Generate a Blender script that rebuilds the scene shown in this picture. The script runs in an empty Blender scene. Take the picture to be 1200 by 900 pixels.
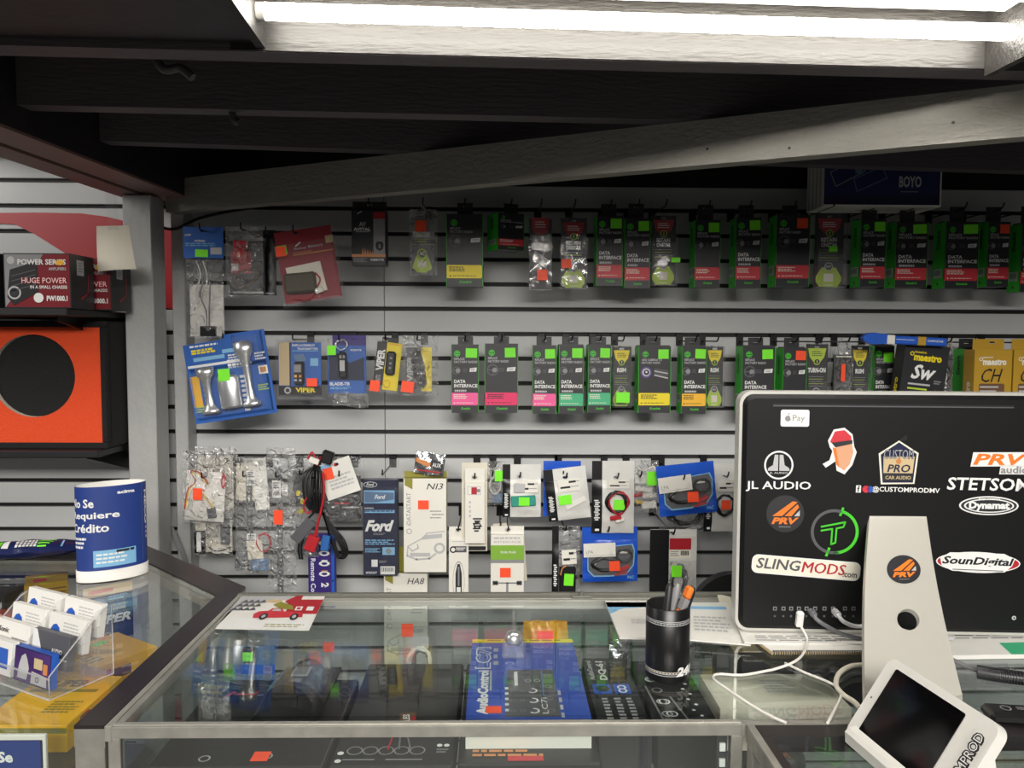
import bpy, math, random
from math import sin, cos, pi, radians as R
from mathutils import Matrix, Vector
random.seed(7)
SC = bpy.context.scene
COL = SC.collection

# ---------------------------------------------------------------- camera, world, lights, exposure
CAM_Z = 1.49
PITCH, YAW, ROLL, FPX = R(3.4), R(1.05), R(0.25), 900.0
_F = Vector((sin(YAW)*cos(PITCH), cos(YAW)*cos(PITCH), -sin(PITCH)))
_r = Vector((cos(YAW), -sin(YAW), 0.0)); _u = _r.cross(_F)
_RT = _r*cos(ROLL) + _u*sin(ROLL); _UP = _u*cos(ROLL) - _r*sin(ROLL)
CAM_POS = Vector((0, 0, CAM_Z))
cam_data = bpy.data.cameras.new('camera'); cam_data.sensor_width = 36.0; cam_data.lens = FPX/1200*36
cam_data.clip_start = 0.02
cam = bpy.data.objects.new('camera', cam_data); COL.objects.link(cam)
_m = Matrix((_RT, _UP, -_F)).transposed().to_4x4(); _m.translation = CAM_POS
cam.matrix_world = _m
SC.camera = cam
SC.view_settings.view_transform = 'Standard'; SC.view_settings.look = 'None'
SC.view_settings.gamma = 1.0; SC.view_settings.use_curve_mapping = False
SC.view_settings.exposure = 0.0
SC.cycles.use_denoising = True
SC.cycles.transparent_max_bounces = 24
SC.cycles.max_bounces = 8; SC.cycles.diffuse_bounces = 4; SC.cycles.glossy_bounces = 4
SC.cycles.sample_clamp_indirect = 6.0
TUBE_STRENGTH = 30.0
W = bpy.data.worlds.new('shop_room_light'); SC.world = W; W.use_nodes = True
W.node_tree.nodes['Background'].inputs[0].default_value = (0.95, 0.96, 1.0, 1); W.node_tree.nodes['Background'].inputs[1].default_value = 0.06
def area(name, loc, target, sx, sy, power, col=(1, 0.96, 0.9)):
    d = bpy.data.lights.new(name, 'AREA'); d.shape = 'RECTANGLE'; d.size = sx; d.size_y = sy; d.energy = power; d.color = col
    o = bpy.data.objects.new(name, d); COL.objects.link(o); o.location = loc
    o.rotation_euler = (Vector(target)-Vector(loc)).to_track_quat('-Z', 'Y').to_euler(); return o
area('shop_ceiling_light', (0.2, -2.6, 2.70), (0.2, 1.0, 1.0), 2.6, 0.6, 215)
area('shop_ceiling_light', (-2.5, 1.0, 2.55), (-1.6, 2.38, 1.7), 0.3, 1.2, 22)

# ---------------------------------------------------------------- unprojection of photo points onto real planes
def ray(px, py): return _F + _RT*((px-600)/FPX) + _UP*((450-py)/FPX)
def onY(px, py, Y): d = ray(px, py); return CAM_POS + d*(Y/d.y)
def onZ(px, py, Z): d = ray(px, py); return CAM_POS + d*((Z-CAM_Z)/d.z)
def onX(px, py, X): d = ray(px, py); return CAM_POS + d*(X/d.x)

# ---------------------------------------------------------------- materials
def lin(h):
    if not isinstance(h, str): return tuple(h)
    h = h.lstrip('#'); c = [int(h[i:i+2], 16)/255 for i in (0, 2, 4)]
    return tuple(x/12.92 if x <= .04045 else ((x+.055)/1.055)**2.4 for x in c)
MATS = {}
def mat(name, col, rough=.5, metal=0.0, var=.08, scale=25, bump=0.0, bscale=80, spec=.5, coat=0.0, emit=0.0, stretch=None):
    if name in MATS: return MATS[name]
    m = bpy.data.materials.new(name); m.use_nodes = True; nt = m.node_tree; b = nt.nodes['Principled BSDF']
    c = lin(col)
    tc = nt.nodes.new('ShaderNodeTexCoord')
    mp = nt.nodes.new('ShaderNodeMapping'); nt.links.new(tc.outputs['Object'], mp.inputs[0])
    if stretch: mp.inputs['Scale'].default_value = stretch
    nz = nt.nodes.new('ShaderNodeTexNoise'); nz.inputs['Scale'].default_value = scale; nz.inputs['Detail'].default_value = 3
    nt.links.new(mp.outputs[0], nz.inputs['Vector'])
    cr = nt.nodes.new('ShaderNodeMix'); cr.data_type = 'RGBA'
    cr.inputs[6].default_value = tuple(max(0, x*(1-var)) for x in c)+(1,); cr.inputs[7].default_value = tuple(min(1, x*(1+var)) for x in c)+(1,)
    nt.links.new(nz.outputs['Fac'], cr.inputs[0]); nt.links.new(cr.outputs[2], b.inputs['Base Color'])
    b.inputs['Roughness'].default_value = rough; b.inputs['Metallic'].default_value = metal
    b.inputs['Specular IOR Level'].default_value = spec
    if coat: b.inputs['Coat Weight'].default_value = coat; b.inputs['Coat Roughness'].default_value = .08
    if bump:
        n2 = nt.nodes.new('ShaderNodeTexNoise'); n2.inputs['Scale'].default_value = bscale; n2.inputs['Detail'].default_value = 4
        nt.links.new(mp.outputs[0], n2.inputs['Vector'])
        bp = nt.nodes.new('ShaderNodeBump'); bp.inputs['Strength'].default_value = bump; bp.inputs['Distance'].default_value = .01
        nt.links.new(n2.outputs['Fac'], bp.inputs['Height']); nt.links.new(bp.outputs[0], b.inputs['Normal'])
    if emit:
        b.inputs['Emission Color'].default_value = c+(1,); b.inputs['Emission Strength'].default_value = emit
    MATS[name] = m; return m
def clear(name, tint=(.97, .97, .97), rough=.06, haze=.06, wr=0.0, wscale=40, gl=1.0, hcol=(.8, .8, .8), ior=1.45):
    """thin clear plastic or glass: see-through with a surface reflection and a little milkiness"""
    if name in MATS: return MATS[name]
    m = bpy.data.materials.new(name); m.use_nodes = True; nt = m.node_tree
    for n in list(nt.nodes): nt.nodes.remove(n)
    out = nt.nodes.new('ShaderNodeOutputMaterial')
    tr = nt.nodes.new('ShaderNodeBsdfTransparent'); tr.inputs[0].default_value = tuple(tint)+(1,)
    df = nt.nodes.new('ShaderNodeBsdfDiffuse'); df.inputs[0].default_value = tuple(hcol)+(1,)
    gs = nt.nodes.new('ShaderNodeBsdfGlossy'); gs.inputs['Roughness'].default_value = rough; gs.inputs[0].default_value = (gl, gl, gl, 1)
    m1 = nt.nodes.new('ShaderNodeMixShader'); m1.inputs[0].default_value = haze
    m2 = nt.nodes.new('ShaderNodeMixShader'); lw = nt.nodes.new('ShaderNodeLayerWeight'); lw.inputs[0].default_value = .5
    # Schlick reflectance, the same from either side of the sheet
    f0 = ((ior-1)/(ior+1))**2
    pw = nt.nodes.new('ShaderNodeMath'); pw.operation = 'POWER'; pw.inputs[1].default_value = 5; nt.links.new(lw.outputs['Facing'], pw.inputs[0])
    ma = nt.nodes.new('ShaderNodeMath'); ma.operation = 'MULTIPLY_ADD'; ma.inputs[1].default_value = 1-f0; ma.inputs[2].default_value = f0; nt.links.new(pw.outputs[0], ma.inputs[0])
    nt.links.new(tr.outputs[0], m1.inputs[1]); nt.links.new(df.outputs[0], m1.inputs[2])
    nt.links.new(ma.outputs[0], m2.inputs[0]); nt.links.new(m1.outputs[0], m2.inputs[1]); nt.links.new(gs.outputs[0], m2.inputs[2])
    if wr:
        tc = nt.nodes.new('ShaderNodeTexCoord'); nz = nt.nodes.new('ShaderNodeTexNoise'); nz.inputs['Scale'].default_value = wscale; nz.inputs['Detail'].default_value = 2
        nz.inputs['Distortion'].default_value = 1.2
        nt.links.new(tc.outputs['Object'], nz.inputs['Vector'])
        bp = nt.nodes.new('ShaderNodeBump'); bp.inputs['Strength'].default_value = wr; bp.inputs['Distance'].default_value = .02
        nt.links.new(nz.outputs['Fac'], bp.inputs['Height'])
        nt.links.new(bp.outputs[0], gs.inputs['Normal']); nt.links.new(bp.outputs[0], lw.inputs['Normal']); nt.links.new(bp.outputs[0], df.inputs['Normal'])
    nt.links.new(m2.outputs[0], out.inputs[0]); MATS[name] = m; return m

def M(n): return MATS[n]
# inks and stock colours
for n, h, ro in [('ink_white', 'e8e8e6', .5), ('ink_cream', 'e9e4d4', .55), ('ink_black', '17171a', .45), ('ink_dark', '2a2a2e', .45), ('ink_grey', '8a8a8c', .5), ('ink_mid', '55555a', .5), ('ink_light', 'b9b9ba', .5),
                 ('ink_green', '46c72c', .45), ('ink_lime', 'b5cf3a', .45), ('ink_yellow', 'ecd51e', .45), ('ink_amber', 'eeb52c', .45), ('ink_red', 'c8303c', .45), ('ink_crimson', 'b01f2c', .45), ('ink_pink', 'ef5a9b', .45), ('ink_magenta', 'e22a66', .45),
                 ('ink_teal', '3fae7d', .45), ('ink_blue', '2459b8', .45), ('ink_navy', '141a3c', .45), ('ink_sky', '7fb6dc', .5), ('ink_orange', 'ef7a26', .45), ('ink_purple', '5c3a86', .45), ('ink_gold', 'b0892c', .4), ('ink_olive', '8f8a34', .5), ('ink_copper', 'c9824c', .4),
                 ('ink_brown', '6a4a30', .6), ('ink_skin', 'd9a07c', .6), ('ink_leaf', '7fae3a', .5), ('ink_steel', '5d7898', .4), ('ink_tan', 'cbb58c', .5)]:
    mat(n, h, ro, var=.03)
mat('sticker_green', '7df02a', .5, var=.03); mat('sticker_orange', 'ff5128', .5, var=.03)
mat('card_black', '26262a', .42, var=.1, scale=8); mat('card_green', '3fc03a', .4, var=.08, scale=8); mat('card_white', 'e6e3da', .55, var=.03)
mat('plastic_black', '141416', .35, var=.1); mat('plastic_white', 'e9e9e6', .35, var=.02); mat('metal_black', '101012', .4, .3)
clear('blister', haze=.04, rough=.08, wr=.14, wscale=18, ior=1.5)
clear('polybag', haze=.12, rough=.16, wr=1.8, wscale=34, hcol=(.9, .9, .9), ior=1.65)
clear('sleeve_film', haze=.008, rough=.03)
clear('acrylic', haze=.045, rough=.03)
clear('glass_top', tint=(.955, .98, .97), haze=.0, rough=.0, ior=1.52)
clear('glass_corner', tint=(.97, .98, .97), haze=.0, rough=.0, ior=1.36)
clear('glass_side', tint=(.95, .975, .965), haze=.015, rough=.0, ior=1.52)

# ---------------------------------------------------------------- mesh building
_txt = {}
def text_geo(s, bold=0.0, shear=0.0):
    k = (s, bold, shear)
    if k in _txt: return _txt[k]
    c = bpy.data.curves.new('t', 'FONT'); c.body = s; c.resolution_u = 2; c.offset = bold; c.shear = shear
    o = bpy.data.objects.new('t', c); me = o.to_mesh()
    v = [(p.co.x, p.co.y) for p in me.vertices]; f = [tuple(q.vertices) for q in me.polygons]
    o.to_mesh_clear(); bpy.data.objects.remove(o); bpy.data.curves.remove(c)
    _txt[k] = (v, f); return _txt[k]

class MB:
    def __init__(s): s.v = []; s.f = []; s.m = []; s.sm = []; s.names = []; s.T = None
    def _mi(s, n):
        if n not in s.names: s.names.append(n)
        return s.names.index(n)
    def add(s, vs, fs, m, smooth=False):
        o = len(s.v); i = s._mi(m)
        s.v += [tuple(s.T @ Vector(p)) if s.T else tuple(p) for p in vs]
        for f in fs: s.f.append(tuple(a+o for a in f)); s.m.append(i); s.sm.append(smooth)
        return s
    def poly(s, pts, m): return s.add(pts, [tuple(range(len(pts)))], m)
    def box(s, x0, x1, y0, y1, z0, z1, m, b=0.0):
        if b <= 0:
            v = [(x, y, z) for z in (z0, z1) for y in (y0, y1) for x in (x0, x1)]
            return s.add(v, [(0, 2, 3, 1), (4, 5, 7, 6), (0, 1, 5, 4), (2, 6, 7, 3), (0, 4, 6, 2), (1, 3, 7, 5)], m)
        vs = []; idx = {}
        X, Y, Z = (x0, x1), (y0, y1), (z0, z1); sg = (1, -1)
        for i in (0, 1):
            for j in (0, 1):
                for k in (0, 1):
                    p = [X[i], Y[j], Z[k]]; d = [sg[i]*b, sg[j]*b, sg[k]*b]
                    for a in range(3):
                        q = [p[c]+(d[c] if c != a else 0) for c in range(3)]
                        idx[(i, j, k, a)] = len(vs); vs.append(q)
        fs = []
        for i in (0, 1):
            fs.append([idx[(i, j, k, 0)] for j, k in ((0, 0), (1, 0), (1, 1), (0, 1))]); fs.append([idx[(j, i, k, 1)] for j, k in ((0, 0), (0, 1), (1, 1), (1, 0))]); fs.append([idx[(j, k, i, 2)] for j, k in ((0, 0), (1, 0), (1, 1), (0, 1))])
        for j in (0, 1):
            for k in (0, 1):
                fs.append([idx[(0, j, k, 1)], idx[(1, j, k, 1)], idx[(1, j, k, 2)], idx[(0, j, k, 2)]])
                fs.append([idx[(j, 0, k, 0)], idx[(j, 1, k, 0)], idx[(j, 1, k, 2)], idx[(j, 0, k, 2)]])
                fs.append([idx[(j, k, 0, 0)], idx[(j, k, 1, 0)], idx[(j, k, 1, 1)], idx[(j, k, 0, 1)]])
        for i in (0, 1):
            for j in (0, 1):
                for k in (0, 1): fs.append([idx[(i, j, k, a)] for a in range(3)])
        return s.add(vs, [tuple(f) for f in fs], m)
    def prism(s, pts, y0, y1, m, axis='y', side=None):
        """extrude a 2D outline: axis y -> pts are (x,z); axis z -> (x,y); axis x -> (y,z)"""
        n = len(pts)
        def P(p, t): return {'y': (p[0], t, p[1]), 'z': (p[0], p[1], t), 'x': (t, p[0], p[1])}[axis]
        v = [P(p, y0) for p in pts]+[P(p, y1) for p in pts]
        s.add(v, [tuple(range(n)), tuple(range(2*n-1, n-1, -1))], m)
        return s.add(v, [(i, i+n, (i+1) % n+n, (i+1) % n) for i in range(n)], side or m)
    def tube(s, path, r, m, n=8, cap=True, smooth=True):
        path = [Vector(p) for p in path]; rs = r if isinstance(r, (list, tuple)) else [r]*len(path)
        v = []; f = []; ref = None
        for i, p in enumerate(path):
            a = path[max(0, i-1)]; b = path[min(len(path)-1, i+1)]; t = (b-a).normalized() if (b-a).length > 1e-9 else Vector((0, 0, 1))
            if ref is None: ref = Vector((0, 0, 1)) if abs(t.z) < .9 else Vector((1, 0, 0))
            e = (ref - t*ref.dot(t)).normalized(); ref = e; g = t.cross(e)
            v += [p+(e*cos(2*pi*k/n)+g*sin(2*pi*k/n))*rs[i] for k in range(n)]
        for i in range(len(path)-1):
            for k in range(n): f.append((i*n+k, i*n+(k+1) % n, (i+1)*n+(k+1) % n, (i+1)*n+k))
        s.add(v, f, m, smooth)
        if cap:
            L = (len(path)-1)*n; s.add(v[:n], [tuple(range(n-1, -1, -1))], m); s.add(v[L:], [tuple(range(n))], m)
        return s
    def lathe(s, prof, c, m, n=32, smooth=True, sx=1, sy=1):
        v = []; f = []
        for r, z in prof: v += [(c[0]+r*sx*cos(2*pi*k/n), c[1]+r*sy*sin(2*pi*k/n), c[2]+z) for k in range(n)]
        for i in range(len(prof)-1):
            for k in range(n): f.append((i*n+k, i*n+(k+1) % n, (i+1)*n+(k+1) % n, (i+1)*n+k))
        return s.add(v, f, m, smooth)
    def grid(s, fn, nu, nv, m, smooth=True):
        v = [fn(i/nu, j/nv) for j in range(nv+1) for i in range(nu+1)]
        f = [(j*(nu+1)+i, j*(nu+1)+i+1, (j+1)*(nu+1)+i+1, (j+1)*(nu+1)+i) for j in range(nv) for i in range(nu)]
        return s.add(v, f, m, smooth)
    def build(s, name, parent=None, loc=None, rot=None):
        me = bpy.data.meshes.new(name); me.from_pydata([tuple(p) for p in s.v], [], s.f)
        for n in s.names: me.materials.append(MATS[n])
        me.polygons.foreach_set('material_index', s.m); me.polygons.foreach_set('use_smooth', s.sm); me.update()
        o = bpy.data.objects.new(name, me); COL.objects.link(o)
        if parent: o.parent = parent
        if loc is not None: o.location = loc
        if rot is not None: o.rotation_euler = rot
        return o

def smooth_path(pts, k=6):
    """Catmull-Rom through the points"""
    P = [Vector(p) for p in pts]; out = []
    for i in range(len(P)-1):
        a, b, c, d = P[max(0, i-1)], P[i], P[i+1], P[min(len(P)-1, i+2)]
        for j in range(k):
            t = j/k; out.append(.5*((2*b)+(c-a)*t+(2*a-5*b+4*c-d)*t*t+(3*b-a-3*c+d)*t**3))
    out.append(P[-1]); return out

class Face:
    """a printed surface: u to the right, v down, both 0..1 of W x H; prints lie e*layer above it"""
    def __init__(s, mb, o, du, dv, W, H, e=.0004):
        s.mb = mb; s.o = Vector(o); s.du = Vector(du); s.dv = Vector(dv); s.W = W; s.H = H; s.n = s.dv.cross(s.du); s.e = e
    def p(s, u, v, l): return s.o+s.du*(u*s.W)+s.dv*(v*s.H)+s.n*(s.e*l)
    def poly(s, pts, m, l=1): s.mb.poly([s.p(u, v, l) for u, v in pts], m); return s
    def rect(s, u0, v0, u1, v1, m, l=1): return s.poly([(u0, v0), (u0, v1), (u1, v1), (u1, v0)], m, l)
    def rrect(s, u0, v0, u1, v1, r, m, l=1):
        """r as a fraction of H"""
        ru, rv = r*s.H/s.W, r; pts = []
        for cu, cv, a0 in ((u1-ru, v0+rv, -90), (u1-ru, v1-rv, 0), (u0+ru, v1-rv, 90), (u0+ru, v0+rv, 180)):
            for k in range(5): a = R(a0+k*22.5); pts.append((cu+ru*cos(a), cv+rv*sin(a)))
        return s.poly(pts[::-1], m, l)
    def disc(s, u, v, r, m, l=1, n=20, ru=None):
        ru = ru if ru is not None else r*s.H/s.W
        return s.poly([(u+ru*cos(2*pi*k/n), v-r*sin(2*pi*k/n)) for k in range(n)], m, l)
    def ring(s, u, v, r, r2, m, l=1, n=24, a0=0, a1=360, ru=None):
        k_ = (ru/r) if ru else s.H/s.W; vs = []; fs = []
        for k in range(n+1):
            a = R(a0+(a1-a0)*k/n)
            vs += [s.p(u+r*k_*cos(a), v-r*sin(a), l), s.p(u+r2*k_*cos(a), v-r2*sin(a), l)]
        for k in range(n): fs.append((2*k, 2*k+1, 2*k+3, 2*k+2))
        s.mb.add(vs, fs, m); return s
    def line(s, pts, w, m, l=1):
        """polyline of width w (fraction of H)"""
        for (a, b) in zip(pts[:-1], pts[1:]):
            A = Vector((a[0]*s.W, a[1]*s.H)); B = Vector((b[0]*s.W, b[1]*s.H)); d = (B-A)
            if d.length < 1e-7: continue
            d.normalize(); q = Vector((-d.y, d.x))*w*s.H/2; A -= d*w*s.H*.3; B += d*w*s.H*.3
            c = [A+q, B+q, B-q, A-q]; s.poly([(p.x/s.W, p.y/s.H) for p in c], m, l)
        return s
    def text(s, t, u0, v0, u1, v1, m, l=2, bold=.02, shear=0.0, rot=0, keep=False):
        vs, fs = text_geo(t, bold, shear)
        if not vs: return s
        if rot == 90: vs = [(-y, x) for x, y in vs]
        if rot == -90: vs = [(y, -x) for x, y in vs]
        x0 = min(p[0] for p in vs); x1 = max(p[0] for p in vs); y0 = min(p[1] for p in vs); y1 = max(p[1] for p in vs)
        if keep:
            k = min((u1-u0)*s.W/(x1-x0), (v1-v0)*s.H/(y1-y0)); w = k*(x1-x0)/s.W; h = k*(y1-y0)/s.H
            c = (v0+v1)/2; v0, v1 = c-h/2, c+h/2; u1 = u0+w
        pts = [s.p(u0+(x-x0)/(x1-x0)*(u1-u0), v1-(y-y0)/(y1-y0)*(v1-v0), l) for x, y in vs]
        s.mb.add(pts, fs, m); return s
    def small(s, u0, v0, u1, v1, n, m, l=2, seed=1, fill=.55):
        """n lines of print too small to read, as broken rules"""
        rg = random.Random(seed); h = (v1-v0)/n
        for i in range(n):
            u = u0; end = u1-(u1-u0)*rg.uniform(0, .25)
            while u < end:
                w = (u1-u0)*rg.uniform(.08, .2); s.rect(u, v0+i*h, min(u+w, end), v0+i*h+h*fill, m, l); u += w+(u1-u0)*.03
        return s

def empty(name, loc, rot=(0, 0, 0)):
    o = bpy.data.objects.new(name, None); o.empty_display_size = .02; COL.objects.link(o); o.location = loc; o.rotation_euler = rot; return o
def tag(o, label=None, cat=None, group=None, kind=None):
    if label: o['label'] = label
    if cat: o['category'] = cat
    if group: o['group'] = group
    if kind: o['kind'] = kind
    return o
def structure(mb, name): return tag(mb.build(name), kind='structure')
def catenary(a, b, sag, n=10):
    a, b = Vector(a), Vector(b); return [a.lerp(b, i/n)-Vector((0, 0, sag*4*(i/n)*(1-i/n))) for i in range(n+1)]
def copy_tree(o, parent=None):
    c = o.copy(); COL.objects.link(c); c.parent = parent
    for ch in list(o.children): copy_tree(ch, c)
    return c
# ================================================================ the setting
CT = 0.97                                   # counter height
WY = 2.38                                   # slatted wall
mat('slat_paint', 'c3c4c4', .45, var=.05, scale=3, bump=.03, bscale=30, stretch=(1, 1, 6))
mat('groove_dark', '0b0b0c', .6)
mat('post_paint', 'b2b2b1', .5, var=.08, scale=9, bump=.25, bscale=45)
mat('black_paint', '2c282d', .5, var=.2, scale=6, bump=.12, bscale=40)
mat('joist_paint', '5a5259', .5, var=.18, scale=5, bump=.25, bscale=30, stretch=(1, 6, 6))
mat('beam_paint', '8f8c86', .5, var=.12, scale=6, bump=.35, bscale=28, stretch=(.5, 4, 4))
mat('girder_red', '8a6c66', .5, var=.15, scale=6, bump=.1, bscale=30)
mat('recess_dimmed', '282624', .5, var=.05, scale=6, bump=.25, bscale=35, stretch=(1, 5, 5))  # recess boards near-black: glare of the close tubes offset in their colour
mat('floor_tile', '6a665f', .5, var=.15, scale=4)
mat('wall_paint', '8c8a86', .7, var=.06, scale=4, bump=.05)
b = MB(); b.box(-3.2, 3.2, -3.0, WY+.1, -.05, 0, 'floor_tile'); structure(b, 'floor')
JZ = 1.945                                  # joist undersides
# slatted wall: boards with dark T-grooves between, two panels meeting at a seam
GP = .0763; GZ = 1.8846                     # groove pitch and the groove at the top row
b = MB(); b.box(-3.2, 3.2, WY+.012, WY+.05, 0, JZ+.139, 'groove_dark')
zs = [GZ-GP*k for k in range(-1, 26)]
seams = [-3.2, onY(450.6, 400, WY).x, 2.1, 3.2]
gw = .0125
for k in range(len(zs)):
    z1 = min(zs[k]-gw/2, 2.0); z0 = zs[k+1]+gw/2 if k+1 < len(zs) else 0
    if z1 <= z0: continue
    for i in range(3):
        b.box(seams[i]+.0008, seams[i+1]-.0008, WY, WY+.02, z0, z1, 'slat_paint', .0015)
b.box(-3.2, onY(145, 220, WY).x, WY, WY+.02, zs[0]+gw/2, 2.03, 'slat_paint', .0015)
structure(b, 'wall_back')
# posts at the end of the bay
x0 = onY(144.5, 300, 2.2).x; x1 = onY(177.5, 300, 2.2).x
b = MB(); b.box(x0, x1+.002, 2.2, 2.285, 0, 1.888, 'post_paint', .003); structure(b, 'trim_post')
x0 = onY(200.5, 300, 2.312).x; x1 = onY(216, 300, 2.312).x
b = MB(); b.box(x0, x1, 2.312, WY-.001, 0, 1.888, 'post_paint', .003); structure(b, 'trim_wall_post')
# soffit: joists, boards above, girder, skew beam
JZ = 1.945
def beam_from(pa, pb, z, th, h, m, name, ext0=0, ext1=0):
    """a board on edge whose near bottom edge runs between two photo points on the plane z"""
    A, B = onZ(*pa, z), onZ(*pb, z); d = (B-A).normalized(); A = A-d*ext0; B = B+d*ext1; n = Vector((-d.y, d.x, 0))*th
    q = [A, B, B+n, A+n]; mb = MB(); mb.prism([(p.x, p.y) for p in q], z, z+h, m, axis='z'); return mb, A, B
b, JA, JB = beam_from((0, 53), (1150, 82), JZ, .046, .0035, 'joist_paint', '', .2, 1.6)
# the front face of the first joist carries a darkened facing where it closes the lamp recess
d = (JB-JA).normalized(); n = Vector((-d.y, d.x, 0))
LX0, LX1 = -.372, .815
def on_joist(x, off): t = (x-JA.x)/d.x; p = JA+d*t; return p+n*off
P = [JA, JB, JB+n*.046, JA+n*.046]
b.prism([(p.x, p.y) for p in P], JZ+.0035, JZ+.14, 'joist_paint', axis='z')
structure(b, 'beam_joist')
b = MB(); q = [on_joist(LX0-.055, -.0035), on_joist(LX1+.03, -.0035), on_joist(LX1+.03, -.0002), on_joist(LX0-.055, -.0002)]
b.prism([(p.x, p.y) for p in q], JZ+.001, JZ+.14, 'recess_dimmed', axis='z'); structure(b, 'trim_recess_back')
for (pa, pb) in (((80, 124), (700, 138)), ((165, 166.5), (470, 176.5))):
    b, A, B = beam_from(pa, pb, JZ, .042, .14, 'joist_paint', '', .3, 2.4); structure(b, 'beam_joist')
b = MB(); b.box(-1.36, 3.2, -.1, WY+.1, JZ+.14, JZ+.16, 'black_paint'); structure(b, 'ceiling')
b = MB(); b.box(-3.2, -1.37, WY-.10, WY+.1, 2.035, 2.30, 'black_paint'); b.box(-1.37, -1.06, WY-.03, WY-.001, 2.035, JZ+.139, 'black_paint'); structure(b, 'trim_left_bay')
# dark boarding beside the lamp recess, and the recess ends
b = MB(); q = [on_joist(-1.3, -.6), on_joist(LX0-.014, -.6), on_joist(LX0-.014, -.0045), on_joist(-1.3, -.0045)]
b.prism([(p.x, p.y) for p in q], JZ+.012, JZ+.03, 'black_paint', axis='z'); structure(b, 'ceiling_boarding')
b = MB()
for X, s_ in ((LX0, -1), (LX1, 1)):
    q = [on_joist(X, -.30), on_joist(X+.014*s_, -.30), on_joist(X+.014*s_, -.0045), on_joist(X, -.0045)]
    b.prism([(p.x, p.y) for p in q], JZ+(.004 if s_ < 0 else -.012), JZ+.135, 'recess_dimmed', axis='z')
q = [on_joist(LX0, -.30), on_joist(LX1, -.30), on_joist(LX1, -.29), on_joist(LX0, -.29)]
b.prism([(p.x, p.y) for p in q], JZ, JZ+.135, 'recess_dimmed', axis='z')
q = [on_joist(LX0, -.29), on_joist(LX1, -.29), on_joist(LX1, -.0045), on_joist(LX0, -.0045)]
b.prism([(p.x, p.y) for p in q], JZ+.122, JZ+.135, 'recess_dimmed', axis='z')
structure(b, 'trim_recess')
b = MB(); q = [on_joist(LX1+.016, -.6), on_joist(2.5, -.6), on_joist(2.5, -.0045), on_joist(LX1+.016, -.0045)]
b.prism([(p.x, p.y) for p in q], JZ+.012, JZ+.03, 'black_paint', axis='z'); structure(b, 'ceiling_boarding')
# skew beam under the joists
A = onY(1200, 160, 1.37); A2 = onY(300, 233, 2.13); dd = (A-A2).normalized(); dd.z = 0; dd.normalize(); nn = Vector((-dd.y, dd.x, 0))*.04
zb = A.z; A2 = A2-dd*.34; A = A+dd*.7; q = [A2, A, A+nn, A2+nn]
b = MB(); b.prism([(p.x, p.y) for p in q], zb, JZ-.001, 'beam_paint', axis='z')
L = (A-A2).length; fb = Face(b, (A2.x, A2.y, JZ-.001), dd, (0, 0, -1), L, JZ-zb, e=.0003)
for px, py in ((1117, 143), (829, 174), (925, 173)):
    P = onY(px, py, 1.5); rr = ray(px, py); k = (A2-CAM_POS).dot(nn)/rr.dot(nn); P = CAM_POS+rr*k; fb.disc((P-A2).dot(dd)/L, (JZ-P.z)/(JZ-zb), .03, 'ink_black')
structure(b, 'beam_skew')
# girder across the left end: three boards with gaps
GB = 1.89
r0, r1 = onZ(0, 148, GB), onZ(222, 233, GB); l0, l1 = onZ(0, 184, GB), onZ(142, 231, GB)
b = MB()
def gline(t, ext0=.9, ext1=.1):
    a = r0.lerp(l0, t); c = r1.lerp(onZ(120, 226, GB), t) if False else r1.lerp(l1, t); dv = (c-a).normalized(); return a-dv*ext0, c+dv*(WY+.01-c.y)/dv.y
for t0, t1, z1, mm in ((0, .28, GB, 'girder_red'), (.33, .55, GB+.004, 'girder_red'), (.60, 1.0, GB, 'girder_red')):
    a, c = gline(t0); e, g = gline(t1)
    b.prism([(p.x, p.y) for p in (a, c, g, e)], z1, z1+.006, mm, axis='z'); b.prism([(p.x, p.y) for p in (a, c, g, e)], z1+.006, JZ+.135, 'black_paint', axis='z')
a, c = gline(.02); e, g = gline(.98); b.prism([(p.x, p.y) for p in (a, c, g, e)], GB+.012, JZ+.13, 'black_paint', axis='z')
structure(b, 'beam_girder')
# ---------------------------------------------------------------- fluorescent fixture in the recess
fx = empty('strip_light', on_joist(.2, -.10)+Vector((0, 0, JZ+.122-JZ)), (0, 0, math.atan2(d.y, d.x)))
tag(fx, 'white two-tube fluorescent strip light glowing in the ceiling recess', 'strip light')
mat('tube_glow', 'fffaf0', .4, var=0, emit=TUBE_STRENGTH); mat('fixture_white', 'e4e2dc', .4, var=.02)
def local(o, w): return (o.rotation_euler.to_matrix().inverted() @ (Vector(w)-o.location))
f = MB(); f.box(-.61, .61, -.10, .07, -.032, 0, 'fixture_white', .004); f.prism([(-.055, -.032), (.045, -.032), (.03, -.055), (-.04, -.055)], -.6, .6, 'fixture_white', axis='x'); f.build('housing', fx)
tl = local(fx, onY(299, 8, 1.205)); tr_ = local(fx, onY(1196, 43, 1.268))
zt = (tl.z+tr_.z)/2; yt = (tl.y+tr_.y)/2; hx = (tr_.x-tl.x)/2; cx = (tr_.x+tl.x)/2
for yy in (yt, yt-.14):
    t = MB(); t.tube([(cx-hx+.012, yy, zt), (cx+hx-.012, yy, zt)], .0128, 'tube_glow', 14); tb = t.build('fluorescent_tube', fx)
    for s_ in (-1, 1):
        e = MB(); e.tube([(cx+s_*(hx-.013), yy, zt), (cx+s_*(hx+.004), yy, zt)], .0132, 'fixture_white', 14)
        e.build('end_cap', tb)
        e = MB(); e.box(min(s_*hx, s_*(hx+.016))+cx, max(s_*hx, s_*(hx+.016))+cx, yy-.012, yy+.012, zt-.014, -.03, 'fixture_white', .002); e.build('lamp_holder', fx)

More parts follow.
